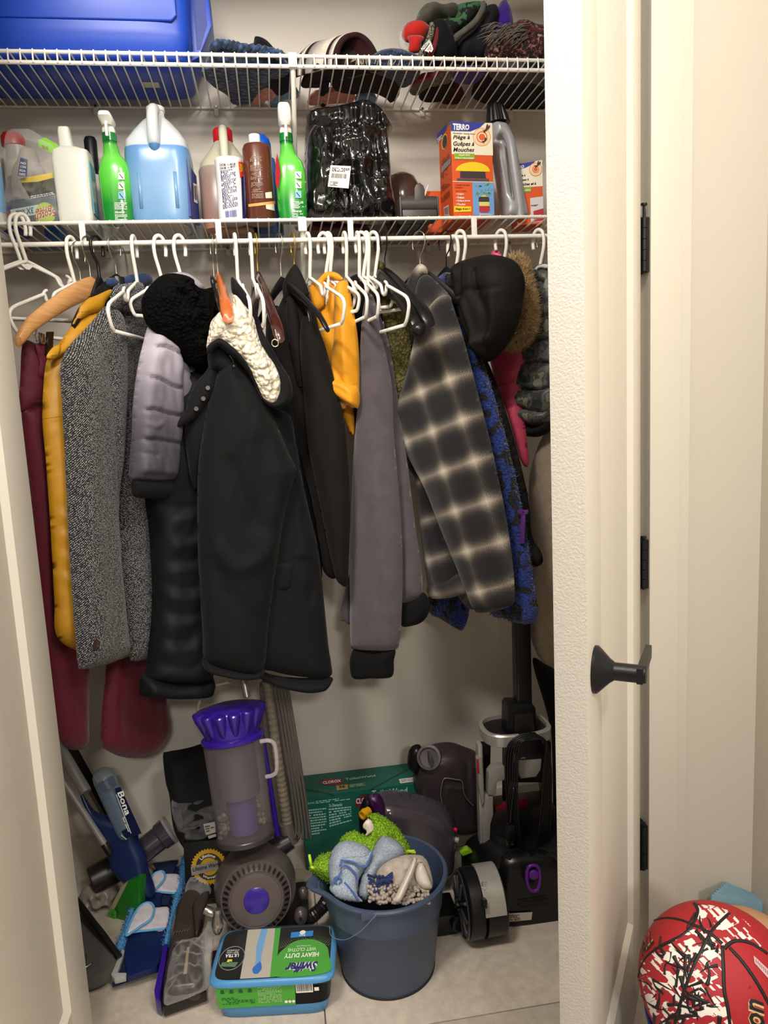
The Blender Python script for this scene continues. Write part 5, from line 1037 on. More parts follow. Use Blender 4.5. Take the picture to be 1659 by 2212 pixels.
# black jackets in the middle
BWOOL = mat('black_twill', '#14110f', .8, 0, .12, 22, .15, 900, .0006, .2, sheen=.03); pl = gp(612, -22, -.005)
e = garment('wool_coat', 'black wool coat with pointed lapel, on the brass wire hanger', 'coat', pl, 700, 1250)
soft('body', BWOOL, e, [(612, 640), (634, 580), (668, 640), (690, 720), (705, 900), (715, 1100), (728, 1240), (700, 1236), (690, 1180), (672, 1080), (650, 1000), (634, 900), (600, 800), (580, 720)], pl.off(-.01), .03, R=.05, noise=FOLD(88, .005))
soft('sleeve', BWOOL, e, [(652, 690), (676, 690), (700, 740), (722, 820), (742, 900), (752, 1000), (756, 1100), (754, 1200), (750, 1262), (738, 1264), (722, 1240), (700, 1140), (680, 1040), (664, 960), (656, 860), (648, 760)], pl.off(.035), .030, R=.05, noise=FOLD(89, .004), ridges=[([(660, 900), (690, 1020), (716, 1180)], .006, -.005)])
soft('collar', BWOOL, e, [(610, 620), (618, 596), (634, 572), (642, 574), (655, 598), (668, 634), (660, 646), (672, 690), (648, 660), (630, 640), (615, 650)], pl.off(.024), .012, step=.004)
soft('lapel', BWOOL, e, [(620, 640), (636, 650), (646, 700), (650, 770), (654, 840), (640, 820), (628, 760), (618, 700)], pl.off(.026), .008, step=.005)
pl = gp(590, -16, -.04); BJ = fabric('black_fleece', '#09090b', .3)
e = garment('jacket', 'plain black jacket wedged behind the parka collar', 'jacket', pl, 620, 1250); soft('body', BJ, e, [(575, 690), (600, 660), (625, 700), (660, 760), (668, 880), (680, 1100), (692, 1180), (692, 1256), (640, 1240), (600, 1000), (580, 850)], pl, .035, R=.05, noise=FOLD(90, .006))
# yellow raincoat
YR = satin('yellow_raincoat_cloth', '#e2991c', .5, sheen=.1); pl = gp(700, -30, .0)
e = garment('raincoat', 'child size bright yellow raincoat with rolled sleeve', 'raincoat', pl, 740, 900)
soft('body', YR, e, [(668, 640), (678, 614), (696, 596), (712, 588), (730, 600), (748, 640), (757, 760), (762, 860), (766, 935), (756, 936), (740, 900), (712, 820), (690, 740), (674, 690)], pl.off(-.012), .022, R=.04, noise=FOLD(91, .005, .1, .04), ridges=[([(696, 600), (699, 700), (704, 790)], .003, -.006)])
soft('sleeve', YR, e, [(724, 620), (738, 606), (752, 612), (762, 660), (772, 720), (776, 780), (776, 860), (772, 876), (744, 858), (710, 840), (714, 790), (722, 720), (722, 660)], pl.off(.030), .028, R=.04, noise=FOLD(92, .004, .08, .04), ridges=[([(722, 790), (740, 810), (748, 830)], .006, -.006), ([(726, 640), (722, 700), (728, 760)], .005, -.005), ([(752, 700), (756, 800)], .008, .005)], step=.005)
cu = [(711, 818), (722, 814), (752, 822), (775, 842), (775, 880), (766, 880), (744, 868), (722, 852), (707, 844)]
soft('rolled_cuff', YR, e, cu, pl.off(.040), .030, R=.012, step=.004, ridges=[([(712, 832), (740, 838), (774, 862)], .002, -.003), ([(707, 845), (740, 856), (774, 880)], .003, .003)])
soft('cuff_lining', satin('yellow_lining', '#e9a95c', .6), e, [(708, 846), (726, 852), (748, 866), (770, 880), (758, 880), (750, 874), (744, 884), (734, 880), (724, 864), (712, 858)], pl.off(.034), .012, step=.004)
soft('collar', YR, e, [(668, 616), (684, 606), (700, 590), (716, 586), (732, 592), (742, 604), (728, 606), (712, 602), (700, 616), (700, 660), (676, 670), (670, 640)], pl.off(.014), .012, step=.004)
soft('sleeve_band', satin('white_tape', '#e6dccb', .6), e, [(706, 600), (712, 602), (708, 650), (702, 656)], pl.off(.026), .004, step=.003)
pl = gp(758, -28, .0); e = garment('shirt', 'black shirt between the yellow raincoat and the grey sweatshirt', 'shirt', pl, 770, 900)
soft('body', BJ, e, [(752, 620), (765, 594), (785, 598), (800, 640), (806, 700), (796, 800), (790, 950), (776, 1000), (764, 920), (760, 760)], pl.off(-.01), .025, noise=FOLD(93, .004))
# grey sweatshirt
GR = mat('mauve_grey_jersey', '#575056', .9, 0, .12, 24, .3, 600, .0008, .2, sheen=.3); RIB = fabric('black_rib', '#0b0b0c', .3, .7, 500); pl = gp(780, -36, .0)
e = garment('sweatshirt', 'mauve grey sweatshirt with black ribbed cuff and hem', 'sweatshirt', pl, 815, 1440)
soft('body', GR, e, [(792, 650), (812, 660), (840, 740), (858, 850), (880, 1000), (898, 1140), (912, 1240), (912, 1285), (896, 1296), (868, 1306), (850, 1200), (830, 1000), (806, 800)], pl.off(-.02), .030, R=.05, noise=FOLD(94, .005), ridges=[([(845, 880), (866, 1050), (876, 1280)], .008, -.010), ([(858, 1000), (872, 1180)], .010, .006)])
soft('rib_hem', RIB, e, [(866, 1302), (896, 1296), (913, 1280), (925, 1292), (928, 1318), (914, 1342), (890, 1352), (866, 1350)], pl.off(-.018), .022, R=.02, step=.004, ridges=[([(866+i*6, 1300-i*1.5), (868+i*6, 1352-i*1.5)], .0015, -.0015) for i in range(10)])
soft('sleeve', GR, e, [(790, 640), (800, 634), (812, 656), (828, 740), (846, 830), (850, 920), (858, 1020), (866, 1120), (870, 1220), (868, 1320), (864, 1380), (854, 1404), (810, 1406), (764, 1402), (758, 1380), (757, 1240), (759, 1100), (764, 980), (772, 880), (776, 800), (782, 700)], pl.off(.030), .040, R=.05, noise=FOLD(95, .004), ridges=[([(778, 804), (800, 788), (826, 800)], .0022, -.004), ([(838, 860), (848, 1000), (858, 1180), (862, 1340)], .010, -.006), ([(835, 1400), (846, 1330)], .006, -.004), ([(776, 1390), (790, 1350)], .006, -.004)])
soft('seam_fold', GR, e, [(736, 1336), (742, 1290), (757, 1240), (759, 1342), (744, 1342)], pl.off(-.01), .010, step=.004)
soft('rib_cuff', RIB, e, [(763, 1402), (810, 1406), (852, 1402), (850, 1430), (846, 1462), (805, 1465), (765, 1462)], pl.off(.032), .034, R=.025, step=.004, ridges=[([(766+i*6, 1406), (767+i*6, 1462)], .0015, -.0016) for i in range(14)])
# olive fleece
of = NT('olive_sherpa'); _c = of.coord(); v = of.n('TexVoronoi'); of.l(_c, v.inputs[0]); v.inputs['Scale'].default_value = 150; of.base(of.ramp(v.outputs[0], [(0, '#857c3e'), (.6, '#4a4522')])); of.p(Roughness=.95); of.bump(v.outputs[0], 1., -.004); pl = gp(838, -34, -.02)
e = garment('fleece_jacket', 'olive green fleece between the black hangers and the plaid shirt', 'jacket', pl, 870, 860)
soft('body', of.m, e, [(818, 572), (826, 566), (834, 578), (840, 606), (866, 640), (884, 680), (892, 760), (896, 900), (870, 920), (846, 840), (836, 740), (822, 650)], pl, .03, R=.04, noise=[(.007, .007, .0035, 96), (.05, .1, .005, 97)], step=.0035)
# plaid overshirt: the checks run along body and sleeve
pd = NT('shadow_plaid_flannel'); sp_ = pd.n('SeparateXYZ'); pd.l(pd.coord('UV'), sp_.inputs[0]); nz = pd.noise(pd.coord('UV'), 14, 2); fib = pd.noise(pd.mapping(pd.coord('UV'), (1, 3, 1)), 700, 2, .8)
def stripe(o, per, sh, w):
    a = pd.math('ADD', pd.math('DIVIDE', o, per), sh); fr = pd.math('ABSOLUTE', pd.math('SUBTRACT', pd.math('FRACT', a), .5)); return pd.math('SUBTRACT', 1., pd.math('SMOOTH_MIN', pd.math('DIVIDE', fr, w), 1.))
hz = stripe(sp_.outputs[1], .098, .16, .30); vt = stripe(sp_.outputs[0], .083, .30, .27)
s_ = pd.math('ADD', pd.math('MULTIPLY', hz, .64), pd.math('MULTIPLY', vt, .34)); s_ = pd.math('ADD', s_, pd.math('MULTIPLY', pd.math('SUBTRACT', fib, .5), 2.6))
pd.base(pd.ramp(s_, [(.12, '#111115'), (.42, '#322e2d'), (.72, '#81766a'), (1., '#ddd2be')])); pd.p(Roughness=.95); pd.b.inputs['Sheen Weight'].default_value = .2; pd.bump(fib, .3, .001); PLAID = pd.m
pl = gp(905, -46, .0); e = garment('flannel_shirt', 'black and cream shadow plaid flannel overshirt', 'shirt', pl, 1050, 1320)
soft('body', PLAID, e, [(878, 640), (890, 600), (905, 575), (925, 590), (945, 640), (970, 800), (990, 1000), (1010, 1200), (1030, 1300), (1006, 1310), (960, 1230), (925, 1090), (895, 1030), (880, 1000), (870, 880), (868, 760)], pl.off(-.035), .024, R=.05, uvrot=-17, noise=FOLD(98, .004))
soft('sleeve', PLAID, e, [(895, 1020), (900, 1000), (930, 1060), (965, 1180), (1000, 1270), (1002, 1280), (980, 1290), (940, 1294), (928, 1286), (924, 1268), (912, 1180), (904, 1100)], pl.off(-.012), .022, R=.04, uvrot=-17, noise=FOLD(99, .003))
soft('cuff', PLAID, e, [(924, 1262), (960, 1252), (1000, 1240), (1006, 1276), (985, 1288), (945, 1294), (930, 1290)], pl.off(-.006), .022, R=.02, uvrot=-17, step=.004)
soft('sleeve', PLAID, e, [(905, 700), (925, 665), (950, 640), (970, 640), (982, 670), (1004, 740), (1030, 840), (1056, 940), (1076, 1030), (1094, 1120), (1108, 1220), (1112, 1286), (1108, 1304), (1080, 1318), (1034, 1324), (1022, 1312), (1010, 1282), (985, 1220), (952, 1140), (920, 1060), (890, 1000), (868, 950), (855, 880), (868, 850), (882, 800), (896, 740)], pl.off(.030), .040, R=.06, uvrot=-17, noise=FOLD(100, .004), ridges=[([(1006, 1276), (1050, 1270), (1112, 1252)], .0025, -.004), ([(920, 760), (900, 830), (875, 900)], .012, .006)], step=.006)
soft('collar', PLAID, e, [(870, 640), (880, 608), (892, 584), (906, 570), (920, 576), (924, 592), (908, 600), (896, 640), (898, 690), (915, 730), (900, 760), (880, 700)], pl.off(.014), .012, uvrot=20, step=.004)
soft('yoke', PLAID, e, [(906, 600), (922, 592), (945, 610), (968, 634), (975, 650), (950, 660), (925, 690), (905, 720), (896, 680), (898, 630)], pl.off(.012), .018, R=.02, uvrot=-8, step=.005)
# blue and black fleece
bf = NT('blue_black_fleece'); _c = bf.coord(); v = bf.n('TexVoronoi'); bf.l(_c, v.inputs[0]); v.inputs['Scale'].default_value = 150
pn = bf.noise(_c, 30, 2, .45); cc = bf.ramp(pn, [(.47, '#0c0e1a'), (.50, '#1e3f9e')]); bf.base(bf.mix(bf.math('MULTIPLY', v.outputs[0], .9), cc, '#05060c')); bf.p(Roughness=.95); bf.b.inputs['Sheen Weight'].default_value = .3; bf.bump(v.outputs[0], 1., -.004); BFL = bf.m
pl = gp(962, -50, -.012); e = garment('fleece_jacket', 'royal blue and black patterned fleece jacket', 'jacket', pl, 1120, 1340)
o = soft('body', BFL, e, [(944, 620), (956, 592), (974, 588), (990, 640), (1016, 700), (1040, 770), (1066, 850), (1092, 940), (1114, 1030), (1132, 1120), (1148, 1220), (1160, 1310), (1156, 1340), (1130, 1348), (1090, 1336), (1060, 1320), (1020, 1200), (980, 1000), (955, 800)], pl, .032, R=.04, noise=[(.007, .007, .003, 101), (.05, .12, .005, 102)], step=.0045)
b, n = surf_samples(o, 2500, 8, -FWD); strands(b, n, .006, .001, BFL, o, 'pile', .6)
o = soft('lower_front', BFL, e, [(925, 1290), (960, 1270), (1010, 1290), (1012, 1330), (1000, 1360), (985, 1358), (950, 1336), (930, 1326)], pl.off(-.05), .02, noise=[(.007, .007, .003, 103)], step=.004)
soft('collar', BFL, e, [(942, 616), (952, 594), (972, 588), (984, 600), (980, 622), (960, 628), (948, 626)], pl.off(.024), .014, noise=[(.007, .007, .003, 104)], step=.004)
# black jacket with hood
BN = mat('black_nylon', '#141211', .72, 0, .1, 22, .08, 500, .0006, .25); pl = gp(1000, -52, -.01)
e = garment('hooded_jacket', 'black jacket with its hood hanging in front of the pink coat', 'jacket', pl, 1150, 1220)
soft('body', BN, e, [(984, 640), (1000, 700), (1040, 760), (1062, 800), (1090, 880), (1114, 960), (1136, 1050), (1144, 1100), (1150, 1160), (1168, 1190), (1172, 1215), (1150, 1224), (1100, 1200), (1060, 1060), (1010, 860), (985, 740)], pl.off(-.022), .03, R=.04, noise=FOLD(105, .004), ridges=[([(1108, 1052), (1142, 1040)], .003, -.004), ([(1128, 1192), (1168, 1180)], .003, -.005)])
soft('hood', BN, e, [(985, 590), (996, 566), (1030, 554), (1060, 550), (1095, 556), (1116, 568), (1128, 590), (1131, 620), (1126, 650), (1122, 680), (1108, 720), (1090, 752), (1072, 772), (1054, 782), (1040, 774), (1024, 748), (1010, 716), (1000, 680), (990, 640)], pl.off(.045), .06, R=.06, noise=[(.05, .05, .005, 106)], ridges=[([(1006, 648), (1026, 640), (1034, 630), (1070, 630), (1108, 624)], .0022, -.010), ([(1020, 640), (1022, 600), (1015, 570)], .006, -.013), ([(1058, 632), (1078, 680), (1068, 748)], .012, -.010), ([(1096, 640), (1098, 700), (1080, 750)], .012, .008), ([(1030, 660), (1046, 720), (1052, 770)], .010, .008), ([(1014, 655), (1028, 690), (1040, 720)], .004, -.010), ([(1050, 745), (1080, 735)], .012, .010), ([(1052, 590), (1056, 625)], .006, -.013)], step=.005)
# pink jacket with fur hood
PK = satin('pink_shell', '#ad3c58', .5); pl = gp(1085, -52, -.008); e = garment('fur_hood_jacket', 'pink jacket with a tan fur hood trim', 'jacket', pl, 1120, 1000)
soft('body', PK, e, [(1060, 770), (1085, 740), (1120, 720), (1148, 728), (1140, 780), (1130, 850), (1136, 930), (1142, 1000), (1130, 1004), (1116, 960), (1100, 900), (1080, 850)], pl.off(-.03), .028, R=.03, noise=FOLD(107, .004, .08), ridges=[([(1080, 838), (1120, 820)], .004, -.008), ([(1090, 880), (1125, 876)], .003, -.006), ([(1075, 770), (1095, 800), (1120, 805)], .008, .006)], step=.005)
soft('hang_tab', mat('bright_pink', '#e0567c', .5), e, [(1060, 556), (1064, 542), (1072, 538), (1078, 542), (1084, 552), (1082, 560)], pl.off(.0), .010, step=.003)
FUR = mat('tan_fur', '#b59567', .8, 0, .4, 60, sheen=.2); FUR2 = mat('dark_fur', '#775f40', .8, sheen=.2)
o = soft('fur_trim', FUR2, e, [(1104, 562), (1118, 556), (1130, 566), (1138, 590), (1146, 630), (1152, 670), (1150, 706), (1142, 726), (1126, 744), (1098, 752), (1104, 730), (1120, 700), (1130, 660), (1130, 620), (1120, 588)], pl.off(.028), .030, R=.02, step=.005)
b, n = surf_samples(o, 5200, 9, -FWD); dn = n*.8+np.array([.08, -.1, .12]); strands(b, dn, .018, .0008, FUR, o, 'fur', .35)
# camouflage puffer
cm = NT('dark_camouflage'); _c = cm.coord(); v = cm.n('TexVoronoi', feature='SMOOTH_F1'); cm.l(_c, v.inputs[0]); v.inputs['Scale'].default_value = 34; cm.base(cm.ramp(cm.noise(_c, 34, 2, .5), [(.36, '#2a2c2e'), (.44, '#4a4b45'), (.52, '#383935'), (.60, '#69665a')], 'CONSTANT')); cm.p(Roughness=.5); CM = cm.m
pl = gp(1165, -55, .0); e = garment('puffer_jacket', 'dark camouflage puffer jacket at the right, half behind the door', 'jacket', pl, 1150, 930)
qs = [[(1140, 610), (1165, 604), (1190, 612)], [(1140, 640), (1185, 640)], [(1142, 690), (1200, 684)], [(1140, 738), (1200, 734)], [(1126, 782), (1200, 784)], [(1112, 828), (1160, 842), (1200, 838)], [(1108, 872), (1160, 886), (1200, 890)]]
soft('sleeve', CM, e, [(1148, 590), (1160, 574), (1180, 570), (1210, 590), (1225, 700), (1215, 820), (1200, 900), (1170, 922), (1150, 920), (1118, 902), (1108, 880), (1112, 840), (1120, 800), (1136, 740), (1146, 680), (1142, 630)], pl.off(.015), .040, R=.03, noise=[(.04, .02, .003, 108)], ridges=[(q, .004, -.014) for q in qs]+[([(1130, 850), (1150, 870), (1165, 860)], .005, .004)], step=.0045)
soft('elastic_cuff', RIB, e, [(1118, 900), (1160, 918), (1195, 900), (1190, 930), (1160, 944), (1126, 938), (1116, 920)], pl.off(.01), .03, step=.005)
soft('neck_lining', satin('pale_lining', '#c9c4bc', .6), e, [(1150, 592), (1158, 576), (1176, 570), (1192, 576), (1182, 580), (1164, 580)], pl.off(.05), .008, step=.004)
# long taupe coat
TP = fabric('taupe_wool', '#8d7d6c', .12); pl = gp(1185, -56, -.01); e = garment('coat', 'long taupe wool coat showing beside the door edge', 'coat', pl, 1170, 1430)
soft('body', TP, e, [(1180, 930), (1230, 900), (1260, 1100), (1260, 1450), (1190, 1440), (1166, 1420), (1144, 1360), (1150, 1250), (1148, 1150), (1142, 1060), (1150, 1000)], pl.off(-.02), .03, R=.05, noise=FOLD(109, .006))
# purple plastic strip
e = thing('plastic_strip', 'purple plastic strip with a T shaped end against the black jacket', 'strip', tuple(gp(1000, -52, .09).hit(1130, 1175))); pq = gp(1000, -52, .035); VIO = mat('violet_plastic', '#5a2f75', .3)
G().prpx([(1127, 1108), (1136, 1108), (1133, 1174), (1124, 1174)], pq, 0, .003, .0005).build('strip', VIO, e); G().prpx([(1119, 1101), (1142, 1101), (1142, 1108), (1137, 1111), (1125, 1111), (1119, 1108)], pq.off(.0005), 0, .004, .001).build('end_piece', VIO, e); G().lathe([(.0018, 0), (.0018, .0005)], pq.off(.0047).hit(1130.5, 1106), pq.n, 12).build('hole', INK, e)
# ------------------------------------------------------------------ on the closet floor
FL = .0
Zp = np.array([0, 0, 1.])
def flat(px, py, Z): return Pl3(atZ(px, py, Z), (1, 0, 0), (0, 1, 0))
# bucket
BKT = mat('slate_blue_plastic_bucket', '#414e66', .42, var=.06, vs=8, bump=.04, bs=300); bc = np.array([.182, 1.58]); H = .245
def bring(r, z, sp=0.):
    t = np.linspace(0, 2*np.pi, 72, endpoint=False); rr_ = r+sp*np.exp(-((np.angle(np.exp(1j*(t-math.pi*1.02))))/.22)**2); return np.stack([bc[0]+rr_*np.cos(t), bc[1]+rr_*np.sin(t), np.full(72, z)], 1)
e = thing('bucket', 'slate blue plastic bucket full of cleaning cloths', 'bucket', (bc[0], bc[1], 0))
G().loft([bring(.104, .001), bring(.108, .0), bring(.110, .006), bring(.131, .165), bring(.134, .168), bring(.139, H-.012, .012), bring(.148, H-.010, .030), bring(.150, H-.004, .032), bring(.147, H, .030), bring(.140, H-.001, .028), bring(.136, H-.02, .010), bring(.128, .16), bring(.106, .012), bring(.05, .010)], (1, 1)).build('body', BKT, e, 40)
G().loft([bring(.106, .0005), bring(.1105, .0005), bring(.1115, .006), bring(.109, .007)], (1, 0)).build('foot_ring', mat('dark_base', '#14161b', .5), e)
CLR = mat('clear_wire', '#66717f', .2)
G().tube(spline(np.array([atY(818, 1970, 1.437), atY(800, 1990, 1.43), atY(778, 2012, 1.435), atY(745, 2030, 1.45), atY(716, 2022, 1.47), atY(712, 2000, 1.49)]), m=6), .0009, 6).build('bail', CLR, e, 180)
G().box(atY(795, 1978, 1.440), (.03, .004, .02), .002).build('bail_ear', BKT, e)
# cloths
lim = NT('lime_microfibre'); _c = lim.coord(); v = lim.n('TexVoronoi'); lim.l(_c, v.inputs[0]); v.inputs['Scale'].default_value = 190; lim.base(lim.ramp(v.outputs[0], [(0, '#a8d32a'), (.6, '#6f9c14')])); lim.p(Roughness=.95); lim.bump(v.outputs[0], 1., -.004)
pl = Pl((.17, 1.60, .255), 0, 28)
e = thing('cleaning_cloth', 'lime green microfibre mitt at the back of the bucket', 'cloth', tuple(pl.p))
o = soft('mitt', lim.m, e, [(668, 1872), (690, 1848), (720, 1836), (740, 1806), (765, 1794), (782, 1802), (795, 1800), (800, 1776), (794, 1762), (808, 1756), (830, 1764), (858, 1786), (876, 1812), (888, 1836), (886, 1850), (860, 1880), (800, 1900), (730, 1920), (710, 1908), (690, 1895), (672, 1882)], pl, .035, R=.04, noise=[(.03, .03, .008, 120), (.006, .006, .0022, 121)], step=.0035)
b, n = surf_samples(o, 900, 12, -FWD); strands(b, n, .005, .0014, lim.m, o, 'pile', .6)
g = G()
for a, c in (((880, 1838), (898, 1842)), ((878, 1840), (896, 1838)), ((672, 1868), (668, 1846)), ((678, 1876), (672, 1872))): g.tube([pl.off(.02).hit(*a), pl.off(.026).hit(*c)], [.004, .003], 8)
g.build('loose_ends', mat('lime_end', '#b9d93a', .9), e, 180)
soft('printed_lining', fabric('floral_cotton', '#cfc4b4', .35), e, [(786, 1778), (796, 1768), (806, 1778), (808, 1790), (798, 1802), (788, 1806), (792, 1796), (784, 1788)], pl.off(.020), .006, step=.003)
grc = NT('blue_grey_microfibre'); _c = grc.coord(); grc.base(grc.ramp(grc.noise(_c, 320, 2, .8), [(.35, '#7e8ea0'), (.65, '#b3bdc8')])); grc.p(Roughness=.95); grc.bump(grc.noise(_c, 500, 2), .7, .002); GRC = grc.m; EDGB = fabric('blue_binding', '#4a66a8', .1)
pl = Pl((.16, 1.55, .255), 0, 38)
e = thing('cleaning_cloth', 'blue grey microfibre cloth with blue bound edges, folded in the bucket', 'cloth', tuple(pl.p))
soft('left_fold', GRC, e, [(710, 1862), (722, 1830), (745, 1816), (775, 1820), (800, 1836), (802, 1856), (790, 1880), (776, 1900), (770, 1935), (730, 1940), (712, 1905)], pl, .032, R=.03, noise=[(.02, .02, .005, 122)], step=.004)
soft('right_fold', GRC, e, [(776, 1936), (780, 1900), (800, 1850), (812, 1820), (828, 1806), (850, 1812), (868, 1826), (874, 1846), (850, 1864), (830, 1872), (812, 1890), (806, 1920), (800, 1945)], pl.off(.01), .034, R=.03, noise=[(.02, .02, .005, 123)], step=.004, ridges=[([(806, 1840), (796, 1900)], .008, -.008)])
soft('front_corner', GRC, e, [(738, 1856), (760, 1850), (790, 1848), (803, 1838), (798, 1862), (788, 1872), (768, 1868), (745, 1862)], pl.off(.030), .008, step=.003)
soft('front_fold', GRC, e, [(712, 1915), (735, 1890), (750, 1880), (770, 1890), (772, 1930), (782, 1948), (740, 1945), (720, 1932)], pl.off(.024), .016, step=.003)
for q in ([(736, 1858), (762, 1862), (775, 1870), (790, 1872), (800, 1852), (804, 1840)], [(736, 1874), (748, 1870), (762, 1880), (772, 1894), (772, 1904)], [(714, 1912), (732, 1892), (738, 1880)], [(728, 1910), (722, 1900), (730, 1894), (738, 1902), (732, 1910)], [(744, 1906), (760, 1924), (776, 1946)], [(738, 1858), (734, 1872)]):
    G().tube(spline(np.array([pl.off(.040).hit(*p) for p in q]), m=4), .0022, 7).build('bound_edge', EDGB, e, 180)
# chenille mitt
CHW = fabric('cream_chenille', '#b5a99c', .2); pl = Pl((.24, 1.53, .258), 0, 40)
e = thing('chenille_mitt', 'cream chenille wash mitt with a navy tassel at the front of the bucket', 'mitt', tuple(pl.p))
o = soft('body', CHW, e, [(808, 1900), (820, 1872), (845, 1852), (880, 1846), (915, 1850), (930, 1880), (935, 1915), (915, 1935), (870, 1945), (820, 1948), (795, 1942), (798, 1915)], pl, .03, R=.035, noise=[(.006, .006, .003, 124)], step=.004)
g = G()
for i in range(150):
    x, y = random.uniform(798, 920), random.uniform(1912, 1950); a = pl.off(.022).hit(x, y); d = pl.n*.012+np.array([random.uniform(-.008, .008), random.uniform(-.010, .0), random.uniform(-.004, .006)]); g.tube([a, a+d*.6, a+d*.98, a+d*1.08], [.0042, .0044, .0038, .0012], 7)
o = g.build('chenille_pile', mat('cream_noodles', '#a89b90', .9), e, 180); o['kind'] = 'stuff'
g = G()
for i in range(42):
    x, y = random.uniform(806, 842), random.uniform(1892, 1914); a = pl.off(.030).hit(x, y); d = np.array([random.uniform(-.014, .014), random.uniform(-.012, .0), random.uniform(-.010, .010)]); g.tube(spline(np.array([a, a+d*.6+pl.n*.006, a+d*1.3+pl.n*.004]), m=3), .0030, 6)
o = g.build('navy_tassel', fabric('navy_chenille', '#1f2f63', .2), e, 180); o['kind'] = 'stuff'
PEARL = mat('pearl_plastic', '#c9c1b4', .28)
for lab, q, of_ in (('long cream plastic brush handle rising from the bucket', [(848, 1945), (856, 1930), (880, 1880), (892, 1854), (898, 1852), (901, 1858), (896, 1880), (884, 1910), (868, 1945), (858, 1950)], .062), ('shorter cream plastic handle right of the long one', [(900, 1905), (896, 1885), (900, 1868), (908, 1862), (916, 1866), (926, 1890), (934, 1915), (928, 1920), (912, 1918)], .046)):
    e = thing('brush_handle', lab, 'handle', tuple(pl.off(of_).hit(*q[0]))); soft('grip', PEARL, e, q, pl.off(of_), .012, back=1., R=.010, step=.0025)
# box of wet cloths
LB = mat('sky_blue_tub', '#4a8fc4', .35); BLKP = mat('black_print_gloss', '#0b0c0c', .35, spec=.25); GRN = mat('green_print', '#4aa238', .4)
bx_c = np.array([-.078, 1.552]); an = math.radians(-7.5); U, V_ = np.array([math.cos(an), math.sin(an), 0]), np.array([-math.sin(an), math.cos(an), 0]); LZ = .098
e = thing('wipes_tub', 'blue, black and green tub of wet mopping cloths turned upside down to view', 'tub', (bx_c[0], bx_c[1], 0))
def rr2(a, b, z, n=48, ee=8): return ring(bx_c[0], bx_c[1], z, a, b, ee, n, an)
G().loft([rr2(.112, .068, .0), rr2(.118, .073, .004), rr2(.123, .076, .028), rr2(.128, .079, .088)]).build('tub', LB, e, 60)
G().loft([rr2(.1243, .0768, .030), rr2(.1285, .0792, .086)], (0, 0)).build('side_wrap', BLKP, e, 60)
G().loft([rr2(.133, .083, .084), rr2(.138, .087, .086), rr2(.138, .087, .092), rr2(.132, .082, .096), rr2(.128, .079, LZ)]).build('lid', LB, e, 60)
tp = Pl3((bx_c[0], bx_c[1], LZ+.0006), U, V_)
def tq(x, y): return pj(tp.P(x, y, 0))
def tpoly(pts, mt, nm='print_panel', off=.0004, smooth=False): return patch([tq(*p) for p in pts], tp, mt, e, nm, off, smooth=smooth)
G().loft([rr2(.1265, .0778, LZ), rr2(.1265, .0778, LZ+.0006)]).build('printed_top', BLKP, e, 0)
tpoly([(-.067, -.076), (-.002, -.076), (-.006, .0), (-.010, .077), (-.075, .077), (-.070, .0)], mat('oatmeal_print', '#b9b2a6', .5), 'cloth_picture')
tpoly([(-.002, -.076), (.009, -.076), (.006, .0), (.003, .077), (-.010, .077), (-.006, .0)], GRN, 'green_stripe')
tpoly([(-.040, -.064), (-.028, -.064), (-.030, .0), (-.028, .077), (-.043, .077), (-.046, .02), (-.041, -.02)], mat('water_blue', '#6ea6d6', .4), 'blue_stripe', .0008)
tpoly([(-.030, -.028), (-.024, -.046), (-.027, -.058), (-.034, -.064), (-.042, -.058), (-.044, -.046), (-.037, -.036)], mat('drop_blue', '#2f6fc4', .3), 'water_drop', .0012, True)
tpoly([(.006, -.074), (.122, -.072), (.123, -.02), (.115, .010), (.09, .030), (.066, .034), (.04, .028), (.016, .004), (.006, -.02)], GRN, 'green_panel', .0008, True)
def tt(s_, x0, x1, y0, y1, mt, b=.02, sh=0, off=.0016): return text(s_, [tq(x1, y0), tq(x0, y0), tq(x0, y1), tq(x1, y1)], tp, mt, e, b, sh, off)
tt('HEAVY DUTY', .022, .100, -.022, -.008, WHITE, .03); tt('WET CLOTHS', .028, .093, -.003, .008, mat('mint_print', '#cfe8c4', .5), .02); tt('wet mopping cloths', .046, .080, .011, .016, WHITE, .01)
tt('Swiffer', .028, .100, -.066, -.036, WHITE, .09, .25, .0014); tt('Swiffer', .028, .100, -.066, -.036, mat('logo_navy', '#232f6e', .4), .03, .25, .0020)
tpoly([(.030, .042), (.082, .044), (.082, .062), (.030, .060)], mat('fresh_blue', '#2f86cf', .4), 'fresh_badge'); tt('fresh', .050, .064, .045, .051, WHITE, .02); tpoly([(.057+.007*math.cos(a), .058+.007*math.sin(a)) for a in np.linspace(0, 6.28, 17)[:-1]], WHITE, 'white_seal', .0012)
g = G(); sf = tp.off(.0012)
for i in range(26):
    for j in range(6):
        x, y = .008+i*.0045+(j % 2)*.002, .036+j*.0046-abs(i-13)*.0021
        if abs(x-.056) < .030 and y > .038: continue
        c = np.array(tp.P(x, y, .0009)); r_ = .0013-.00016*j; g.add([c+tp.u*r_*math.cos(a)+tp.v*r_*math.sin(a) for a in (0, 1.57, 3.14, 4.71)], [(0, 1, 2, 3)])
o = g.build('halftone_dots', mat('dot_green', '#8fae5a', .5), e, 0); o['kind'] = 'stuff'
g = G(); g.tube(spline(np.array([tp.P(-.096+.028*math.cos(a), -.014+.036*math.sin(a), .0014) for a in np.linspace(0, 6.28, 17)[:-1]]), True, 4), .0008, 5, True); g.build('badge_ring', mat('ring_grey', '#8f948c', .4), e, 180)
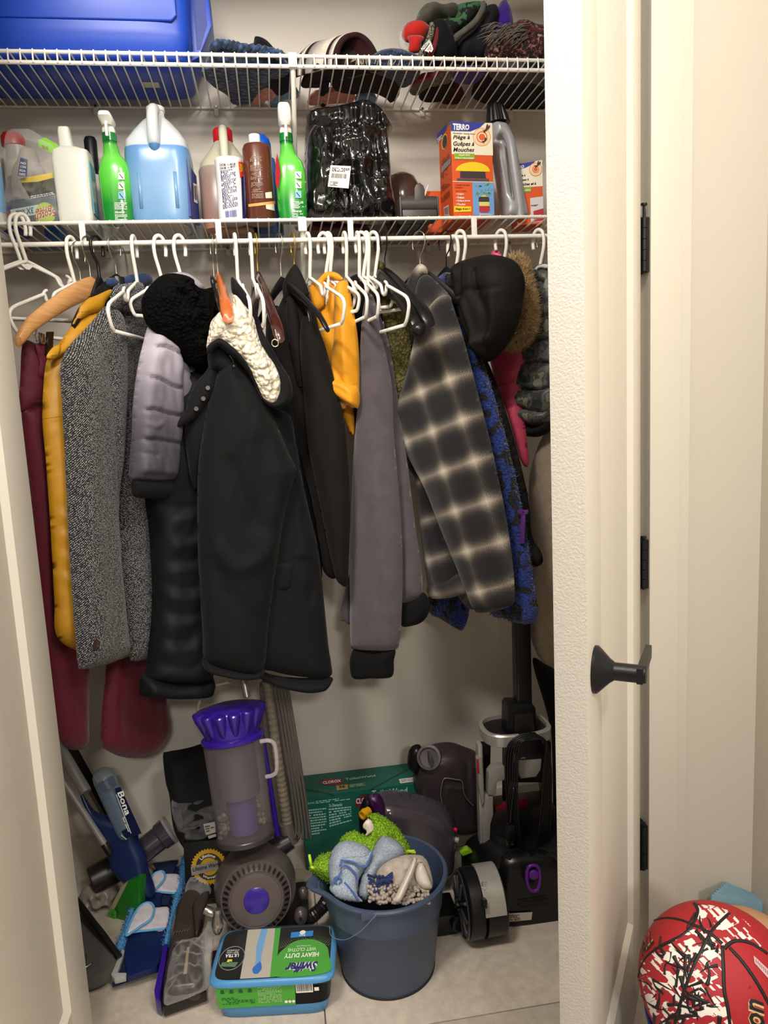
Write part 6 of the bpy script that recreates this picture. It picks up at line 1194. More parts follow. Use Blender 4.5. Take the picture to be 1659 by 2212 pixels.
tt('ULTRA', -.113, -.082, -.010, .001, WHITE, .03); tt('TRAP + LOCK', -.112, -.084, .003, .008, WHITE, .02); tt('UP TO MORE DIRT', -.112, -.084, .010, .014, WHITE, .02)
tpoly([(-.118, -.036), (-.084, -.040), (-.080, -.026), (-.116, -.024)], mat('mop_green', '#5e7f62', .4), 'pad_picture'); tpoly([(-.104, -.030), (-.099, -.022), (-.094, -.024), (-.095, -.016), (-.105, -.016), (-.106, -.024)], mat('spark_yellow', '#e6d23c', .4), 'spark')
sd = Pl3(np.array([*bx_c, .058])-V_*.0782, U, np.array([0, -.025, 1.])); 
def sq(x, y): return pj(sd.P(x, y, .0016))
patch([sq(-.117, -.026), sq(.050, -.026), sq(.052, .027), sq(-.121, .027)], sd, GRN, e, 'green_panel', .0014)
for i in range(4): patch([sq(-.112+i*.020, .010), sq(-.102+i*.020, .010), sq(-.104+i*.020, .019), sq(-.110+i*.020, .019)], sd, mat('dark_green_print', '#1f5a2c', .5), e, 'pictogram', .002)
lines([sq(-.030, .022), sq(.022, .022), sq(.022, -.018), sq(-.030, -.018)], 12, sd, mat('pale_green_print', '#a5c994', .5), e, seed=61, off=.002); lines([sq(-.110, .0), sq(-.038, .0), sq(-.038, -.018), sq(-.108, -.018)], 5, sd, mat('dark_green_print', '#1f5a2c', .5), e, seed=62, off=.002)
q = [sq(.053, .026), sq(.090, .026), sq(.090, .002), sq(.053, .002)]; patch(q, sd, WHITE, e, 'barcode_label', .0014); g = G(); rr = random.Random(9)
for i in range(20):
    a = .05+.9*i/20; b = a+rr.uniform(.012, .034); g.add([sd.off(.0022).hit(*bil(q, x, y)) for x, y in ((a, .0), (b, .0), (b, .85), (a, .85))], [(0, 1, 2, 3)])
g.build('barcode_bars', INK, e, 0); patch([sq(.093, .014), sq(.103, .014), sq(.103, .005), sq(.093, .005)], sd, WHITE, e, 'small_label', .0016)
for i in range(3): patch([sq(.030+i*.008+.0035*math.cos(a), -.018+.0035*math.sin(a)) for a in np.linspace(0, 6.28, 13)[:-1]], sd, WHITE, e, 'round_mark', .002)
G().loft([rr2(.1385, .0875, .0835), rr2(.1395, .0885, .090), rr2(.134, .084, .0975), rr2(.129, .080, LZ+.004)], (0, 0)).loft([rr2(.129, .080, LZ+.004), rr2(.128, .079, LZ+.0042)], (0, 1)).build('clear_cover', film('clear_cover_film', '#ffffff', .0, .07, .06), e, 60)
# ---- upright vacuum
GMT = mat('gunmetal_vacuum', '#5d5452', .32, .25); VP = mat('violet_vacuum_plastic', '#2f1785', .28, coat=.3); DKM = mat('dark_vacuum_plastic', '#1b1819', .35)
e = thing('upright_vacuum', 'upright vacuum with purple cyclones, clear dust bin and a large grey ball', 'vacuum', (-.12, 1.74, 0))
bcn = atY(552, 1914, 1.735); BR = .1005; fn = bcn-CAM; fn = -np.array([fn[0]*.9, fn[1], fn[2]*.35]); fn /= np.linalg.norm(fn)
G().sphere(bcn-fn*.012, BR, 48).build('ball', GMT, e, 180)
G().lathe([(.001, .101), (.040, .100), (.060, .0965), (.0612, .094), (.064, .094), (.0652, .096), (.080, .083), (.0815, .080), (.084, .080), (.090, .068), (.098, .040), (.1015, .0)], bcn-fn*.012, fn, 64, (1, 0)).build('ball_cap', GMT, e, 30)
G().lathe([(.0305, .0995), (.0305, .1015), (.028, .1028), (.001, .1034)], bcn-fn*.012, fn, 40).build('purple_button', VP, e)
uu = np.cross(Zp, fn); uu /= np.linalg.norm(uu); vv = np.cross(fn, uu); g = G()
for i in range(36):
    a = 2*math.pi*i/36; dr_ = math.cos(a)*uu+math.sin(a)*vv; td = -math.sin(a)*uu+math.cos(a)*vv
    p0, p1 = bcn-fn*.012+dr_*.0665+fn*.0957, bcn-fn*.012+dr_*.0785+fn*.0855; mid = (p0+p1)/2; ax_ = (p1-p0)/np.linalg.norm(p1-p0); nn = np.cross(td, ax_); nn = nn if nn@fn > 0 else -nn
    g.add([mid+ax_*.0088*math.cos(t)+td*.0033*math.sin(t)+nn*.0016 for t in np.linspace(0, 6.28, 13)[:-1]], [tuple(range(12))])
g.build('vent_slots', mat('slot_black', '#050505', .6), e, 0)
# dust bin
pb_, pt_ = atY(531, 1806, 1.725), atY(503, 1594, 1.765); ax_ = (pt_-pb_); Lb = np.linalg.norm(ax_); ax_ /= Lb
BIN = film('smoky_bin', '#857c84', .10, .6, .1)
G().lathe([(.0665, 0), (.0685, .004), (.070, Lb*.5), (.0735, Lb), (.0715, Lb), (.068, Lb*.5), (.066, .006)], pb_, ax_, 56, (1, 0)).build('clear_bin', BIN, e, 60)
G().lathe([(.069, -.006), (.0705, -.004), (.0705, .006), (.069, .008)], pb_, ax_, 56).build('bin_base', mat('bin_base_grey', '#3b3638', .3), e)
G().lathe([(.034, .012), (.036, Lb*.35), (.0365, Lb*.42)], pb_, ax_, 40).build('inner_cone', mat('violet_dusty', '#4a3d78', .5), e, 60)
G().lathe([(.048, Lb*.42), (.050, Lb*.45), (.050, Lb*.93), (.060, Lb)], pb_, ax_, 40).build('shroud', mat('grey_shroud', '#57505a', .5), e, 60)
DUST = mat('grey_dust', '#8d8069', .95, var=.4, vs=120)
g = G()
for i in range(60):
    a = random.uniform(-2.6, .4); r_ = random.uniform(.044, .060); z = abs(random.gauss(0, .022))+.010; cc_ = np.cross(ax_, [0, 1, 0]); cc_ /= np.linalg.norm(cc_); c2 = np.cross(ax_, cc_); g.sphere(pb_+ax_*z+cc_*r_*math.cos(a)+c2*r_*math.sin(a), random.uniform(.005, .009), 8)
o = g.build('dust', DUST, e, 180); o['kind'] = 'stuff'
cc_ = np.cross(ax_, [0, 1, 0]); cc_ /= np.linalg.norm(cc_); c2 = np.cross(ax_, cc_)
G().lathe([(.074, Lb-.004), (.0765, Lb-.002), (.0765, Lb+.006), (.070, Lb+.010)], pb_, ax_, 56).build('bin_collar', VP, e)
G().lathe([(.066, Lb+.006), (.070, Lb+.03), (.074, Lb+.065), (.066, Lb+.078), (.03, Lb+.086)], pb_, ax_, 48).build('cyclone_core', VP, e, 60)
for i in range(14):
    a = 2*math.pi*i/14; dr_ = math.cos(a)*cc_+math.sin(a)*c2; c = pb_+ax_*(Lb+.014)+dr_*.060; g = G().lathe([(.004, 0), (.008, .008), (.0140, .045), (.0150, .050), (.0150, .060), (.012, .063)], c, ax_+dr_*.28, 18); g.build('cyclone', VP, e)
q = [atY(x, y, 1.80) for x, y in ((566, 1590), (600, 1806))]; G().tube(q, .007, 10).build('bin_spine', VP, e)
# bin handle
pts = spline(np.array([atY(562, 1602, 1.70), atY(582, 1600, 1.695), atY(594, 1612, 1.695), atY(598, 1660, 1.692), atY(590, 1674, 1.694), atY(574, 1678, 1.70)]), m=5); G().tube(pts, .005, 10).build('bin_handle', film('smoky_handle', '#c9c0c4', .35, .8), e, 180)
# spine, wand hose and cord
pp = [plY(600, 1700, 1.83), plY(600, 1700, 1.80)]
G().prpx([(560, 1478), (590, 1478), (642, 1800), (612, 1812), (588, 1800), (572, 1640)], pp[0], -.02, .02, .006).build('spine', GMT, e)
hose = spline(np.array([pp[1].hit(*p) for p in ((576, 1470), (586, 1540), (600, 1640), (612, 1720), (622, 1785))]), m=14); g = G(); rad = [.0125+.0012*(i % 2) for i in range(len(hose))]; g.tube(hose, rad, 14); g.build('ribbed_hose', mat('hose_grey', '#6a6155', .5), e, 0)
G().tube([pp[1].hit(618, 1778), pp[1].hit(628, 1818)], [.017, .022], 16).build('hose_cuff', GMT, e)
for k in range(5):
    q = np.array([plY(620, 1700, 1.785-.003*k).hit(x+k*7, y) for x, y in ((592, 1480), (606, 1560), (622, 1660), (634, 1740), (640, 1790), (640+(k-2)*2, 1812))]); G().tube(spline(q, m=6), .0036, 8).build('power_cord', mat('cord_grey', '#4b4541', .45), e, 180)
G().tube(spline(np.array([atY(*p, 1.83) for p in ((430, 1570), (428, 1530), (440, 1500), (470, 1480), (500, 1474))]), m=5), .0042, 8).build('carry_handle', mat('pale_hose', '#b4aba0', .4), e, 180)
G().tube([atY(526, 1466, 1.80), atY(534, 1506, 1.78)], [.010, .008], 12).build('release_catch', mat('silver_catch', '#a59f98', .3, .5), e)
G().tube([bcn+[.03, .05, .05], atY(628, 1815, 1.79)], [.03, .022], 16).build('yoke', DKM, e)
G().bx(bcn[0]-.07, bcn[0]+.13, 1.70, 1.87, 0, .05, .012).build('cleaner_head', DKM, e)
for x, y in ((650, 1978), (655, 1930)): G().sphere(atY(x, y, 1.70 if y > 1950 else 1.76), .018 if y > 1950 else .014, 20, (1, 1, 1.25)).build('wheel_cap', GMT, e, 180)
G().lathe([(.0045, 0), (.0045, .001), (.0032, .001)], atY(649, 1985, 1.6825), (-.1, -1, .4), 16).build('cap_ring', DKM, e)
# vacuum tools in a clear bag beside the ball
pl = flat(400, 2100, .045); pl = Pl3(pl.p, (1, .12, 0), (0, 1, .14))
e = thing('vacuum_tool_set', 'bagged grey vacuum floor tools with a purple edge, left of the wipes tub', 'vacuum tool', tuple(atZ(400, 2120, 0)))
soft('floor_tool', mat('brown_grey_tool', '#3a312e', .3), e, [(352, 2150), (362, 2060), (372, 2000), (382, 1960), (400, 1935), (425, 1930), (442, 1945), (440, 2000), (424, 2040), (440, 2060), (440, 2140), (400, 2158)], pl, .026, back=1.2, R=.02, step=.004, ridges=[([(384+i*3, 1958-i*6), (420, 1950-i*6)], .002, .003) for i in range(3)]+[([(372, 2060), (420, 2048)], .006, -.005), ([(374, 2010), (412, 2020)], .010, .004)])
soft('crevice_blade', mat('brown_grey_tool', '#3a312e', .3), e, [(418, 1985), (416, 1955), (430, 1935), (448, 1925), (452, 1932), (444, 1965), (434, 1995), (424, 2022)], pl.off(.034), .010, R=.012, step=.003, ridges=[([(418, 1958), (417, 1985), (424, 2015)], .002, .003)])
g = G()
for i in range(6): g.tube(spline(np.array([pl.off(.026).hit(374+i*6, 2022-i*1.2), pl.off(.034).hit(377+i*6, 2012-i), pl.off(.026).hit(381+i*6, 2016-i)]), m=4), .0012, 6)
g.build('grip_ribs', GMT, e, 180)
G().prpx([(354, 2048), (364, 2046), (356, 2100), (346, 2158), (348, 2172), (336, 2164), (334, 2148), (344, 2100)], pl, -.03, .012, .002).build('purple_edge', VP, e)
G().prpx([(347, 2156), (440, 2122), (446, 2140), (352, 2174)], pl.off(.004), -.03, -.004, .002).build('brush_strip', DKM, e); G().prpx([(404, 2048), (410, 2046), (404, 2104), (396, 2106)], pl.off(.030), 0, .003, .001).build('tan_stick', mat('tan_card', '#8a7a64', .6), e)
soft('clear_bag', clearbag, e, [(354, 2168), (358, 2110), (372, 2055), (392, 2040), (430, 2030), (450, 1990), (462, 2010), (458, 2080), (452, 2130), (420, 2150), (380, 2166)], pl.off(.014), .032, back=.2, crump=[(.02, .008, 130), (.010, .003, 131)], step=.0035)
soft('clear_bag', clearbag, e, [(400, 1930), (404, 1910), (425, 1902), (450, 1908), (456, 1928), (440, 1936), (420, 1930)], pl.off(.016), .026, back=.2, crump=[(.015, .006, 132)], step=.0035)
e = thing('swivel_fitting', 'chromed swivel fitting between the bagged tools and the grey ball', 'fitting', tuple(atZ(470, 2010, 0))); CRM = mat('chrome_plastic', '#a8a29c', .18, .9)
G().lathe([(.006, 0), (.011, .008), (.0135, .02), (.012, .034), (.009, .042), (.010, .055)], atY(470, 2018, 1.60)-Zp*.0, (.05, .25, 1), 18).build('knuckle', CRM, e); G().lathe([(.010, 0), (.012, .01), (.010, .024)], atY(462, 1975, 1.62), (-.7, .2, .4), 18).build('socket', CRM, e); G().bx(*[v for p in [(atY(452, 2035, 1.63), atY(478, 2018, 1.63))] for v in (p[0][0], p[1][0])], 1.615, 1.645, 0, .055, .006).build('stem', DKM, e)
# ---- spray mop
NVB = mat('navy_mop_plastic', '#14244e', .38); SILV = mat('brushed_aluminium', '#a5a2a0', .35, .35)
J = atZ(330, 1938, .05); T_ = atY(196, 1655, 1.98)
e = thing('spray_mop', 'navy spray mop with a clear bottle, leaning on the left wall', 'mop', (J[0], J[1], 0))
ml = Pl3(J, RGT, T_-J)  # the mop's own plane
soft('neck', NVB, e, [(205, 1752), (178, 1712), (168, 1700), (180, 1738), (200, 1780), (228, 1840), (235, 1858), (238, 1875), (258, 1900), (282, 1918), (308, 1932), (318, 1940), (333, 1940), (335, 1918), (322, 1880), (316, 1850), (300, 1812), (298, 1790), (270, 1770), (240, 1762)], ml, .024, R=.025, back=1., step=.004)
g = G(); ba, bb = ml.off(.012).hit(222, 1676), ml.off(.012).hit(282, 1808); axb = bb-ba; lb_ = np.linalg.norm(axb); axb /= lb_
G().lathe([(.004, -.022), (.018, -.017), (.026, -.006), (.0285, .01), (.0285, lb_-.02), (.025, lb_-.006), (.014, lb_)], ba, axb, 32).build('refill_bottle', film('blue_clear_bottle', '#9db4c9', .2, .75, .08), e, 60)
G().lathe([(.022, .012), (.024, .014), (.024, .036), (.020, .04)], ba, axb, 24).build('bottle_cap', mat('deep_navy', '#0b1738', .35), e)
G().lathe([(.0255, .045), (.0255, lb_-.03), (.02, lb_-.018)], ba, axb, 24).build('floor_cleaner_liquid', mat('liquid_grey', '#39495a', .25), e, 60)
lp = Pl3(ml.off(.0415).hit(262, 1740), ml.u, ml.v); BL = NVB
patch([(248, 1703), (260, 1700), (306, 1800), (272, 1812), (262, 1796), (280, 1786)], lp, mat('deep_navy', '#0b1738', .35), e, 'navy_label', 0)
text('Bona', [(266, 1708), (284, 1758), (271, 1762), (253, 1713)], lp, WHITE, e, .02, 0, .0012); G().tube([lp.off(.001).hit(251, 1716), lp.off(.001).hit(283, 1800)], .0008, 5).build('white_rule', WHITE, e); text('floor cleaner', [(268, 1765), (281, 1797), (277, 1798), (264, 1766)], lp, WHITE, e, .01, 0, .0012)
for k in range(4): G().tube([lp.off(.0005).hit(262+k*3, 1803+k*2.4), lp.off(.0005).hit(264+k*3, 1807+k*2.4)], .0006, 4).build('scale_mark', WHITE, e)
ha = ml.off(-.004).hit(186, 1712); hb = atX(62, 1500, -.74); G().tube([ha, hb], .0155, 16).build('handle', SILV, e)
G().box(J-Zp*.014+[0, .004, 0], (.045, .05, .022), .006).build('swivel_joint', NVB, e)
# pad and plate
pz = Pl3(atZ(330, 1985, .036), atZ(345, 2000, .036)-atZ(240, 2020, .036), atZ(370, 1855, .036)-atZ(320, 2120, .036))
def padq(pts, h0, h1, nm, mt, bev=.002, smooth=False): return G().prpx(pts, pz, h0, h1, bev, smooth).build(nm, mt, e)
pe = e; e = thing('mop_pad', 'light blue edged microfibre mop pad on its navy plate', 'mop pad', tuple(atZ(320, 2030, 0)))
padq([(276, 2022), (360, 2008), (352, 2050), (345, 2080), (338, 2092), (275, 2112), (268, 2060)], -.012, .004, 'plate', mat('navy_plate', '#0d1f4e', .4), .003)
padq([(240, 2116), (282, 1990), (318, 1935), (330, 1870), (405, 1860), (372, 1990), (350, 2080), (275, 2104)], -.022, -.012, 'pad_base', mat('navy_pad_fabric', '#0b1a40', .9), .003)
WHM = mat('pale_bumper', '#a8a9a6', .45)
for q in ([(240, 2108), (248, 2118), (272, 2112), (274, 2104), (254, 2104), (270, 2056), (264, 2052)],): padq(q, -.010, .004, 'pale_bumper', WHM, .002)
mic = NT('blue_microfibre'); _c = mic.coord(); mic.base(mic.ramp(mic.noise(_c, 260, 3, .8), [(.35, '#2f6fae'), (.65, '#6aaee2')])); mic.p(Roughness=.95); mic.bump(mic.noise(_c, 300, 2), .8, .004); MIC = mic.m
for nm, q in (('microfibre_border', [(396, 1852), (410, 1848), (414, 1856), (404, 1890), (392, 1930), (382, 1965), (374, 2005), (366, 2045), (352, 2054), (354, 2030), (364, 1990), (374, 1950), (384, 1905)]), ('microfibre_border', [(295, 1960), (305, 1925), (298, 1918), (276, 1980), (262, 2020), (248, 2055), (240, 2078), (252, 2078), (268, 2050), (280, 2015)])):
    o = soft(nm, MIC, e, q, pz.off(-.004), .014, R=.010, back=.6, noise=[(.005, .005, .003, 133)], step=.003); b, n = surf_samples(o, 700, 14); strands(b, n+np.array([0, -.2, .5]), .008, .0012, MIC, o, 'fibres', .6)
PALE = fabric('pale_grey_cloth', '#cdc7cd', .1); LBE = mat('light_blue_binding', '#5fa3d6', .8)
for q, ed in (([(283, 2012), (300, 1985), (320, 1962), (340, 1960), (365, 1962), (356, 2008), (320, 2010), (300, 2012)], [(278, 2016), (300, 2012), (320, 2010), (356, 2006)]), ([(322, 1898), (340, 1890), (388, 1890), (380, 1928), (345, 1926), (330, 1922)], [(330, 1924), (345, 1927), (378, 1930)])):
    soft('hook_panel', PALE, e, q, pz.off(.006), .004, R=.006, step=.004); G().tube(spline(np.array([pz.off(.010).hit(*p) for p in ed]), m=4), .0028, 7).build('bound_edge', LBE, e, 180)
for q in ([(272, 2020), (285, 1985), (300, 1960), (316, 1950), (328, 1952), (333, 1964), (326, 1985), (305, 2000), (288, 2012)], [(322, 1906), (332, 1888), (346, 1882), (354, 1884), (356, 1896), (344, 1912), (332, 1922)]):
    soft('fold_tab', PALE, e, q, pz.off(.014), .004, R=.006, step=.003); pts = spline(np.array([pz.off(.018).hit(*p) for p in q[:9]]), True, 4); G().tube(pts, .0028, 7, True).build('bound_edge', LBE, e, 180)
G().prpx([(344, 1888), (374, 1890), (385, 1862), (330, 1868)], pz.off(-.006), 0, .006, .002).build('navy_panel', mat('navy_pad_fabric', '#0b1a40', .9), e); G().prpx([(326, 1940), (372, 1936), (364, 1958), (336, 1956)], pz.off(-.006), 0, .008, .002).build('navy_panel', mat('navy_pad_fabric', '#0b1a40', .9), e)
# second pole and black pole
e = thing('broom_handle', 'thin grey metal pole leaning in front of the spray mop', 'pole', tuple(atY(238, 1845, 1.90))); a, b = atY(238, 1842, 1.90), atY(138, 1690, 1.93); d_ = (b-a)/np.linalg.norm(b-a); G().tube([a, a+d_*.8], .0085, 14).build('tube', SILV, e); G().lathe([(.0095, -.004), (.011, 0), (.011, .025), (.009, .03)], a, d_, 16).build('end_cap', DKM, e)
e = thing('black_pole', 'flat black pole behind the silver mop handle', 'pole', tuple(atY(190, 1690, 2.05))); a, b = atY(188, 1680, 2.05), atY(122, 1560, 2.06); d_ = (b-a)/np.linalg.norm(b-a); G().tube([a-d_*.12, a+d_*.7], .016, 4).build('bar', mat('black_bar', '#08080a', .4), e, 0)
# clutter in the back left corner
CYL = mat('smoked_canister', '#26211f', .3)
e = thing('canister', 'smoky grey canister lying behind the mop neck', 'canister', tuple(atY(340, 1830, 2.0))); a, b = atY(296, 1848, 1.99), atY(362, 1796, 2.02); G().lathe([(.026, 0), (.033, .002), (.034, .07), (.038, .074), (.040, np.linalg.norm(b-a)), (.036, np.linalg.norm(b-a))], a, b-a, 32).build('body', mat('smoky_violet', '#37313a', .25, coat=.3), e); G().lathe([(.036, 0), (.041, .001), (.041, .008), (.038, .009)], b, b-a, 32).build('rim', film('rim_film', '#b9b4bc', .3, .8), e)
e = thing('canister', 'dark cylinder lying below the pole end at the left wall', 'canister', tuple(atY(240, 1890, 1.98))); a, b = atY(196, 1905, 1.95), atY(290, 1852, 2.00); G().lathe([(.034, 0), (.038, .003), (.038, np.linalg.norm(b-a)), (.034, np.linalg.norm(b-a)+.002)], a, b-a, 32).build('body', CYL, e)
e = thing('plastic_bag', 'crumpled pale plastic bag under the dark cylinder', 'bag', tuple(atZ(220, 2000, 0))); soft('film', mat('pale_grey_plastic', '#8f877e', .35), e, [(168, 1960), (176, 1925), (205, 1905), (245, 1910), (262, 1940), (258, 1985), (235, 2010), (200, 1985)], plY(210, 1960, 1.955, 20), .03, back=.6, crump=[(.035, .016, 134), (.014, .004, 135)], step=.004)
GPK = mat('green_pack', '#1f6e1c', .35); e = thing('refill_pack', 'green and cream refill pack standing behind the mop pad', 'pack', tuple(atZ(270, 2010, 0))); pl = plY(270, 1990, 1.875, -30)
G().prpx([(228, 2000), (275, 1905), (300, 1900), (298, 1990), (260, 2010)], pl, -.03, 0, .003).build('pouch', GPK, e); G().prpx([(216, 2002), (264, 1912), (276, 1906), (229, 2001)], pl.off(.0005), -.03, .002, .002).build('cream_edge', mat('cream_pouch', '#9c9678', .45), e); patch([(243+9*math.cos(a), 1976+13*math.sin(a)) for a in np.linspace(0, 6.28, 15)[:-1]], pl, mat('leaf_green', '#4f9a35', .5), e, 'leaf_disc', .003)
for k in range(5): a = k*1.25; G().tube([pl.off(.004).hit(243, 1976), pl.off(.004).hit(243+6*math.cos(a), 1976+9*math.sin(a))], .0006, 4).build('leaf_vein', GPK, e)
GRB = mat('grey_bin_fabric', '#4a4744', .85); e = thing('storage_bin', 'flat grey fabric bin with a black bar at the foot of the left door', 'bin', tuple(atZ(200, 2080, 0)))
bp = flat(200, 2090, .0); soft('panel', GRB, e, [(150, 1995), (172, 1960), (205, 1985), (252, 2050), (258, 2098), (205, 2136), (160, 2130), (140, 2060)], Pl3(atZ(200, 2080, .03), (1, -.2, 0), (0, 1, .25)), .02, R=.03, back=.8, noise=[(.06, .06, .006, 136)], step=.006)
G().tube([atZ(165, 1945, .13), atZ(258, 2068, .045)], .008, 10).build('black_bar', mat('black_bar', '#08080a', .4), e); G().tube(spline(np.array([atZ(185, 2062, .06), atZ(186, 2075, .06), atZ(182, 2090, .058), atZ(200, 2080, .058)]), m=4), .002, 6).build('metal_ring', CHR, e, 180)
# black bag and badge box behind the vacuum
e = thing('black_bag', 'black fabric bag in clear wrap standing behind the dust bin', 'bag', tuple(atZ(420, 1870, 0))); pl = plY(420, 1800, 1.97)
soft('fabric', mat('black_bag_fabric', '#060607', .85), e, [(352, 1632), (362, 1624), (400, 1618), (445, 1608), (475, 1640), (490, 1800), (480, 1850), (420, 1850), (378, 1800), (366, 1720), (358, 1690)], pl, .05, R=.04, back=.8, noise=FOLD(137, .006), step=.006)
soft('clear_wrap', clearbag, e, [(372, 1725), (420, 1720), (480, 1710), (486, 1790), (460, 1810), (400, 1812), (378, 1780)], pl.off(.03), .03, back=.1, crump=[((.05, .02), .010, 138), (.015, .003, 139)], step=.004)
lb = pl.off(.072); patch([(439, 1780), (464, 1775), (466, 1798), (445, 1804)], lb, mat('dim_label', '#b5afa4', .6), e, 'paper_label', 0); patch([(449, 1806), (466, 1801), (467, 1807), (451, 1812)], lb, mat('dim_label', '#b5afa4', .6), e, 'paper_label', 0); lines([(442, 1784), (462, 1780), (463, 1794), (446, 1799)], 3, lb, INK, e, seed=70, off=.001)
e = thing('warranty_box', 'black carton with a gold Lifetime Warranty seal behind the grey ball', 'box', tuple(atZ(430, 1920, 0))); pl = plY(440, 1900, 1.885, 0, 8)
G().prpx([(396, 1822), (520, 1808), (530, 1935), (402, 1945)], pl, -.05, 0, .002).build('carton', mat('black_carton', '#0a0a0c', .4), e); GOLD = mat('seal_gold', '#c79a1e', .4); cx_, cy_0 = 452, 1872
patch([(cx_+(40 if i % 2 else 36)*math.cos(i*math.pi/36), cy_0+(40 if i % 2 else 36)*math.sin(i*math.pi/36)) for i in range(72)], pl, GOLD, e, 'gold_seal', .0008)
for r_, m_, of_ in ((29, mat('seal_grey', '#3b362c', .5), .0014), (19, GOLD, .002)): patch([(cx_+r_*math.cos(a), cy_0+r_*math.sin(a)) for a in np.linspace(0, 6.28, 41)[:-1]], pl, m_, e, 'seal_ring', of_)
patch([(412, 1872), (470, 1858), (472, 1878), (414, 1892)], pl, mat('seal_silver', '#8e8a86', .4), e, 'silver_ribbon', .0028); text('Lifetime Warranty', [(416, 1874), (488, 1858), (489, 1870), (417, 1886)], pl, INK, e, .02, 0, .0034)
def arc_text(s_, r0, r1, a0, a1):
    V, F = text_geo(s_, .02, 0); lo, hi = V.min(0), V.max(0); W = []
    for x, y in V:
        a = a0+(a1-a0)*(x-lo[0])/(hi[0]-lo[0]); r_ = r0+(r1-r0)*(y-lo[1])/(hi[1]-lo[1]); W.append(pl.off(.0026).hit(cx_+r_*math.cos(a), cy_0+r_*math.sin(a)))
    G().add(W, F).build('lettering', WHITE, e, 0)
arc_text('Lifetime', 21, 28, -2.45, -1.0); arc_text('Warranty', 28, 21, 2.2, .6)
# toilet wand box
TEAL = mat('teal_card', '#0f5a4c', .5); e = thing('toilet_wand_box', 'teal toilet wand carton against the back wall', 'box', tuple(atZ(780, 1860, 0)))
x0, x1 = atY(652, 1722, 1.985)[0], atY(905, 1690, 1.985)[0]; ztop = atY(780, 1706, 1.985)[2]; G().bx(x0, x1, 1.985, 2.108, 0, ztop, .001).build('carton', TEAL, e, 0)
fp = Pl((0, 1.985, 0)); tpl = Pl3((0, 0, ztop), (1, 0, 0), (0, 1, 0)); DT = mat('dark_teal', '#083a34', .5); PT = mat('pale_teal_ink', '#9cc4b8', .5); CR = mat('oval_red', '#7e2036', .5)
patch([(656, 1703), (722, 1715), (722, 1717), (656, 1706)], tpl, DT, e, 'flap_line'); patch([(799, 1704), (880, 1661), (881, 1663), (801, 1706)], tpl, DT, e, 'flap_line')
patch([(717+26*math.cos(a), 1689+7*math.sin(a)-1.5*math.cos(a)) for a in np.linspace(0, 6.28, 25)[:-1]], tpl, CR, e, 'red_oval'); text('CLOROX', [(697, 1688), (736, 1683), (737, 1689), (698, 1694)], tpl, WHITE, e, .03); text('ToiletWand', [(745, 1681), (810, 1673), (812, 1677), (747, 1686)], tpl, PT, e, .02)
patch([(726, 1697), (751, 1694), (752, 1704), (728, 1707)], tpl, mat('count_orange', '#b58a4a', .5), e, 'count_badge'); text('36', [(731, 1697), (745, 1695), (746, 1701), (732, 1703)], tpl, INK, e, .03); patch([(752, 1694), (790, 1689), (791, 1698), (753, 1703)], tpl, mat('olive_badge', '#3b6a3c', .5), e, 'olive_badge'); lines([(755, 1695), (784, 1691), (785, 1697), (756, 1701)], 2, tpl, PT, e, seed=71)
barcode([(862, 1683), (894, 1679), (896, 1688), (865, 1692)], tpl, e, 73, 16)
text('ToiletWand', [(803, 1708), (880, 1700), (880, 1714), (803, 1722)], fp, PT, e, .02); patch([(788-22*math.cos(a), 1731-14*math.sin(a)+3*math.cos(a)) for a in np.linspace(0, 6.28, 25)[:-1]], fp, CR, e, 'red_oval'); text('CLOROX', [(769, 1725), (812, 1720), (812, 1732), (769, 1737)], fp, WHITE, e, .03)
text('Easy to use', [(663, 1733), (679, 1731), (679, 1737), (663, 1739)], fp, PT, e); lines([(682, 1730), (756, 1721), (756, 1728), (682, 1737)], 2, fp, PT, e, seed=74); text('To Dismantle:', [(710, 1737), (740, 1734), (740, 1741), (710, 1744)], fp, PT, e)
lines([(710, 1746), (758, 1741), (760, 1774), (712, 1788)], 7, fp, PT, e, seed=75); lines([(666, 1748), (704, 1744), (706, 1800), (668, 1806)], 10, fp, PT, e, seed=76)
# purple capped tank and smoky tanks
SMK = film('smoky_tank', '#4c454d', .55, .9, .14); DKT = mat('smoky_tank_core', '#2c282d', .35)
e = thing('water_tank', 'smoky grey water tank with a purple and black handle and yellow cap', 'tank', tuple(atZ(900, 1900, 0))); pl = plY(880, 1800, 1.84)
soft('tank', DKT, e, [(808, 1740), (830, 1714), (880, 1716), (930, 1728), (965, 1748), (984, 1790), (980, 1830), (968, 1880), (900, 1890), (830, 1860)], pl, .06, R=.05, back=.8, step=.006, ridges=[([(836, 1770), (890, 1795), (940, 1830)], .01, -.004)])
soft('tank_skin', SMK, e, [(804, 1740), (828, 1711), (882, 1713), (932, 1725), (968, 1746), (988, 1790), (984, 1832), (972, 1884), (900, 1892), (830, 1866)], pl.off(.003), .063, R=.05, back=.8, step=.006)
soft('handle', mat('purple_handle', '#35103f', .35), e, [(792, 1722), (806, 1714), (820, 1716), (832, 1740), (840, 1772), (836, 1800), (815, 1790), (802, 1750)], pl.off(.045), .018, R=.015, back=1, step=.004); soft('handle_back', mat('black_handle', '#0c0a0d', .35), e, [(776, 1790), (776, 1755), (784, 1728), (796, 1716), (808, 1740), (814, 1790), (800, 1830), (782, 1820)], pl.off(.035), .016, R=.015, back=1, step=.004)
yc = pl.off(.062).hit(790, 1756); YCAP = mat('yellow_cap', '#c9990f', .35); G().lathe([(.011, -.012), (.0115, 0), (.0135, .001), (.0135, .006), (.0115, .007), (.0115, .014), (.008, .014), (.008, .008)], yc, (-.75, -.6, -.05), 24).build('yellow_cap', YCAP, e)
